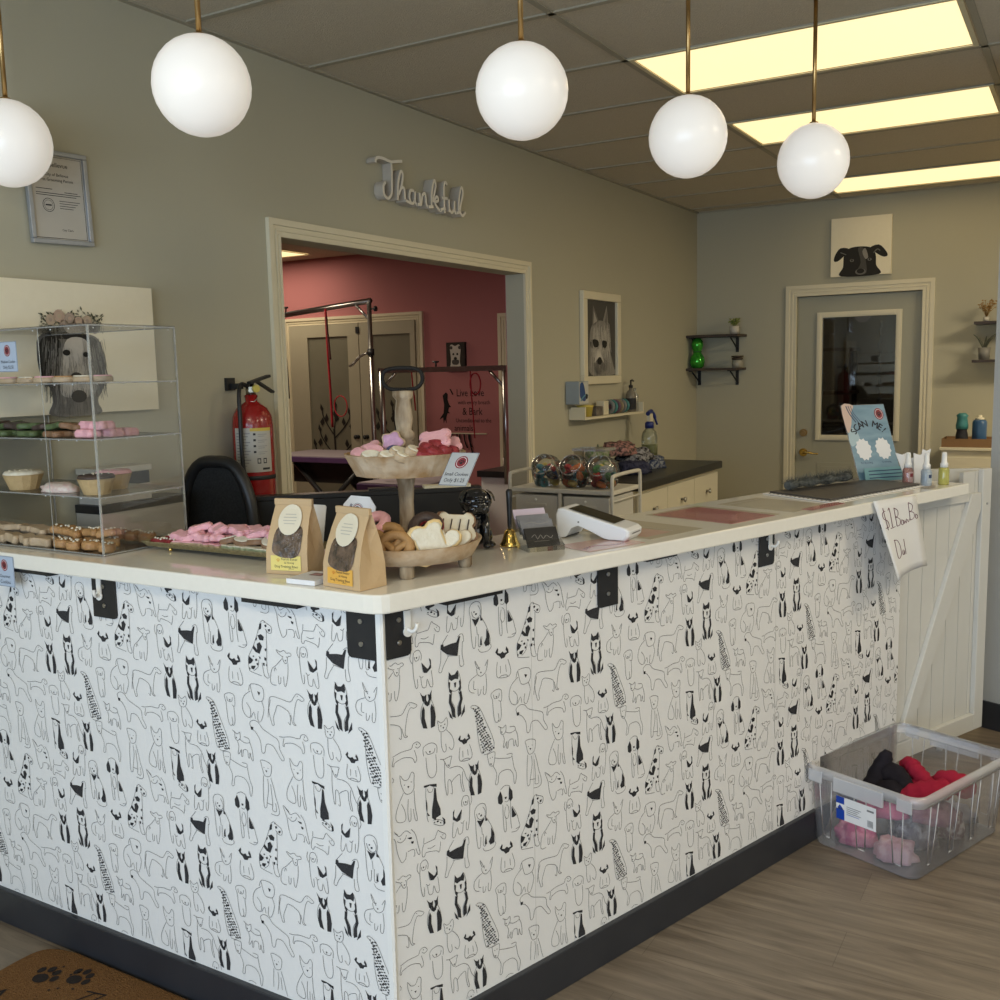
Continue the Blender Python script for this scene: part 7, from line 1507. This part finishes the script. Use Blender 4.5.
g.fill(PQ, [(c - .035, 1.64), (c + .035, 1.64), (c + .03, 1.60), (c - .03, 1.60)], .0013, 1, 3); g.stroke(PQ, [(c - .055, 1.575), (c, 1.56), (c + .06, 1.575)], .012, .0016, 2)
g.build('dog_print', GR, t)
t = thing('wall_decal', 'black wall decal of a leaping dog and cursive words on the pink wall', 'decal', (-5.1, 7.995, .95))
PD = Pl((0, 7.999, 0), (1, 0, 0), (0, 0, 1)); M_dec = mat('decal_black', (.015, .012, .012), .6, nz=(30, (.02, .016, .016), .2)); M_dem = mat('decal_faint', (.09, .03, .03), .6, nz=(30, (.10, .035, .035), .2))
g = G(); g.fill(PD, [(-5.33, 1.31), (-5.29, 1.34), (-5.27, 1.32), (-5.275, 1.27), (-5.255, 1.22), (-5.235, 1.20), (-5.26, 1.195), (-5.27, 1.16), (-5.25, 1.14), (-5.28, 1.14), (-5.295, 1.09), (-5.29, 1.04), (-5.31, 1.08), (-5.325, 1.04), (-5.33, 1.10), (-5.37, 1.08), (-5.36, 1.10), (-5.325, 1.14), (-5.315, 1.22)], .001, 0)
g.fill(PD, [(-5.25, 1.37), (-5.235, 1.37), (-5.205, 1.32), (-5.22, 1.315)], .001, 0); g.build('dog_silhouette', M_dec, t)
g = G(); g.text(PD, 'Live Love', -5.02, 1.30, .10, .001, 0, .0, sx=.8); g.text(PD, 'with every breath', -4.98, 1.225, .055, .001, 0, sx=.9); g.text(PD, '& Bark', -5.0, 1.125, .10, .001, 0, sx=.8); g.build('decal_lettering', M_dec, t); g = G(); g.text(PD, 'Unconditional to the', -4.99, 1.055, .055, .001, 0, sx=.85)
g.text(PD, 'animals', -5.1, .975, .08, .001, 0, sx=.9); g.build('decal_lettering', M_dec, t)
t = thing('leash_rail', 'thin rail with short dark leads hanging under the wall decal', 'rail', (-5.05, 7.97, .90))
G().bb((-5.32, 7.985, .945), (-4.84, 7.999, .955)).build('rail_bar', M_trim, t)
for k, (x, l) in enumerate(((-5.24, .13), (-5.22, .16), (-5.16, .12), (-5.13, .17), (-5.08, .13), (-5.03, .12), (-5.02, .19))): G().tube(smooth_line([(x, 7.97, .945), (x + .01, 7.965, .945 - l * .5), (x + .035, 7.97, .945 - l)], 3), .007, 5).build('lead', M_dec, t)
# dark counter with white front and things on it
t = thing('grooming_counter', 'black-topped white counter at the right side of the pink room', 'counter', (-3.05, 5.55, 0))
G().bb((-3.32, 5.40, .0), (-2.785, 5.92, .86)).build('cabinet_body', M_white, t); G().bb((-3.34, 5.38, .861), (-2.785, 5.93, .90)).build('counter_top', M_black, t)
tag(G().lathe([(.05, 0), (.075, .03), (.078, .08), (.070, .08), (.065, .035), (0, .01)], (-3.13, 5.50, .9005), 20).build('patterned_bowl', mat('bowl_tan', (.25, .17, .13), .5, nz=(30, (.38, .33, .28), .3))), 'tan patterned bowl on the black counter in the pink room', 'bowl')
tag(G().lathe([(.085, 0), (.085, .01), (.075, .06), (.045, .10), (0, .115)], (-2.90, 5.50, .9005), 20).build('white_dome', M_white), 'white domed lid on the black counter beside the opening jamb', 'dome lid')
# desk clutter behind the counter seen by the stand
t = thing('document_tray', 'flat cream tray lying on the black desk ledge behind the cookie stand', 'tray', (-2.0, 3.01, zd + .0005))
g = G().box((-2.0, 3.01, zd + .0055), (.17, .05, .010), math.atan2(dd.y, dd.x)); g.build('tray_body', M_trim, t)
tag(G().box((-2.17, 2.85, zd + .0048), (.10, .045, .008), math.atan2(dd.y, dd.x)).build('phone', M_black), 'black phone lying on the desk ledge behind the stand', 'phone')

# ------------------------------------------------------------------ camera
cam = bpy.data.cameras.new('camera'); co = bpy.data.objects.new('camera', cam); COL.objects.link(co); scene.camera = co
cam.sensor_width = 36; cam.sensor_height = 36; cam.lens = 36.0; cam.clip_start = .05; cam.clip_end = 60
yaw = math.atan(.59); pitch = math.atan(.128); roll = math.atan(.022)
fw = V((-math.sin(yaw), math.cos(yaw), 0)); rt = V((math.cos(yaw), math.sin(yaw), 0)); up = V((0, 0, 1))
Fv = fw * math.cos(pitch) - up * math.sin(pitch); Uv = fw * math.sin(pitch) + up * math.cos(pitch)
c_, s_ = math.cos(roll), math.sin(roll); Rv = c_ * rt - s_ * Uv; U2 = s_ * rt + c_ * Uv
m3 = Matrix((Rv, U2, -Fv)).transposed(); co.matrix_world = Matrix.Translation((0, 0, 1.52)) @ m3.to_4x4()

# ------------------------------------------------------------------ light
w = bpy.data.worlds.new('world'); scene.world = w; w.use_nodes = True
bg = w.node_tree.nodes['Background']; bg.inputs[0].default_value = (.75, .87, 1.0, 1); bg.inputs[1].default_value = .8
def area(name, loc, tgt, sx_, sy_, power, col):
    l = bpy.data.lights.new(name, 'AREA'); l.shape = 'RECTANGLE'; l.size = sx_; l.size_y = sy_; l.energy = power; l.color = col
    o = bpy.data.objects.new(name, l); COL.objects.link(o); o.location = loc
    o.rotation_euler = (V(tgt) - V(loc)).to_track_quat('-Z', 'Y').to_euler(); return o
area('shop_window_daylight', (-.3, -2.30, 1.5), (-.6, 4, 1.0), 4.2, 2.0, 110, (.61, .79, 1.0))
area('right_side_fill_light', (3.22, .3, 1.45), (-2, 1.8, 1.1), 3.2, 1.9, 20, (1.0, .965, .90))  # added warm fill for the right arm; no window in this wall
for x_, y_, pw in ((1.4, 1.57, 16), (1.4, 3.40, 24), (-1.0, -.27, 16), (1.4, -.9, 16), (1.4, 5.85, 75)):  # added lamps out of view, brightening the room and back wall
    area('ceiling_area_light', (x_, y_, H - .02), (x_, y_, 0), 1.1, .52, pw, (1.0, .86, .62))
area('ceiling_area_light', (-7.1, 7.38, H - .02), (-7.1, 7.38, 0), 1.1, .52, 11, (1.0, .86, .66))
area('ceiling_area_light', (-5.0, 4.67, H - .02), (-5.0, 4.67, 0), 1.1, .52, 40, (1.0, .86, .66))  # unseen lamp that brightens the pink room
area('storage_fill_light', (-1.2, 9.0, 2.5), (-2, 9.6, 1.2), .3, .3, 3, (1.0, .86, .66))  # dim lamp added so the shelving shows through the door glass
vs = scene.view_settings
scene.view_settings.view_transform = 'Standard'; vs.look = 'None'; vs.exposure = 0.25; vs.gamma = 1.0; vs.use_curve_mapping = False
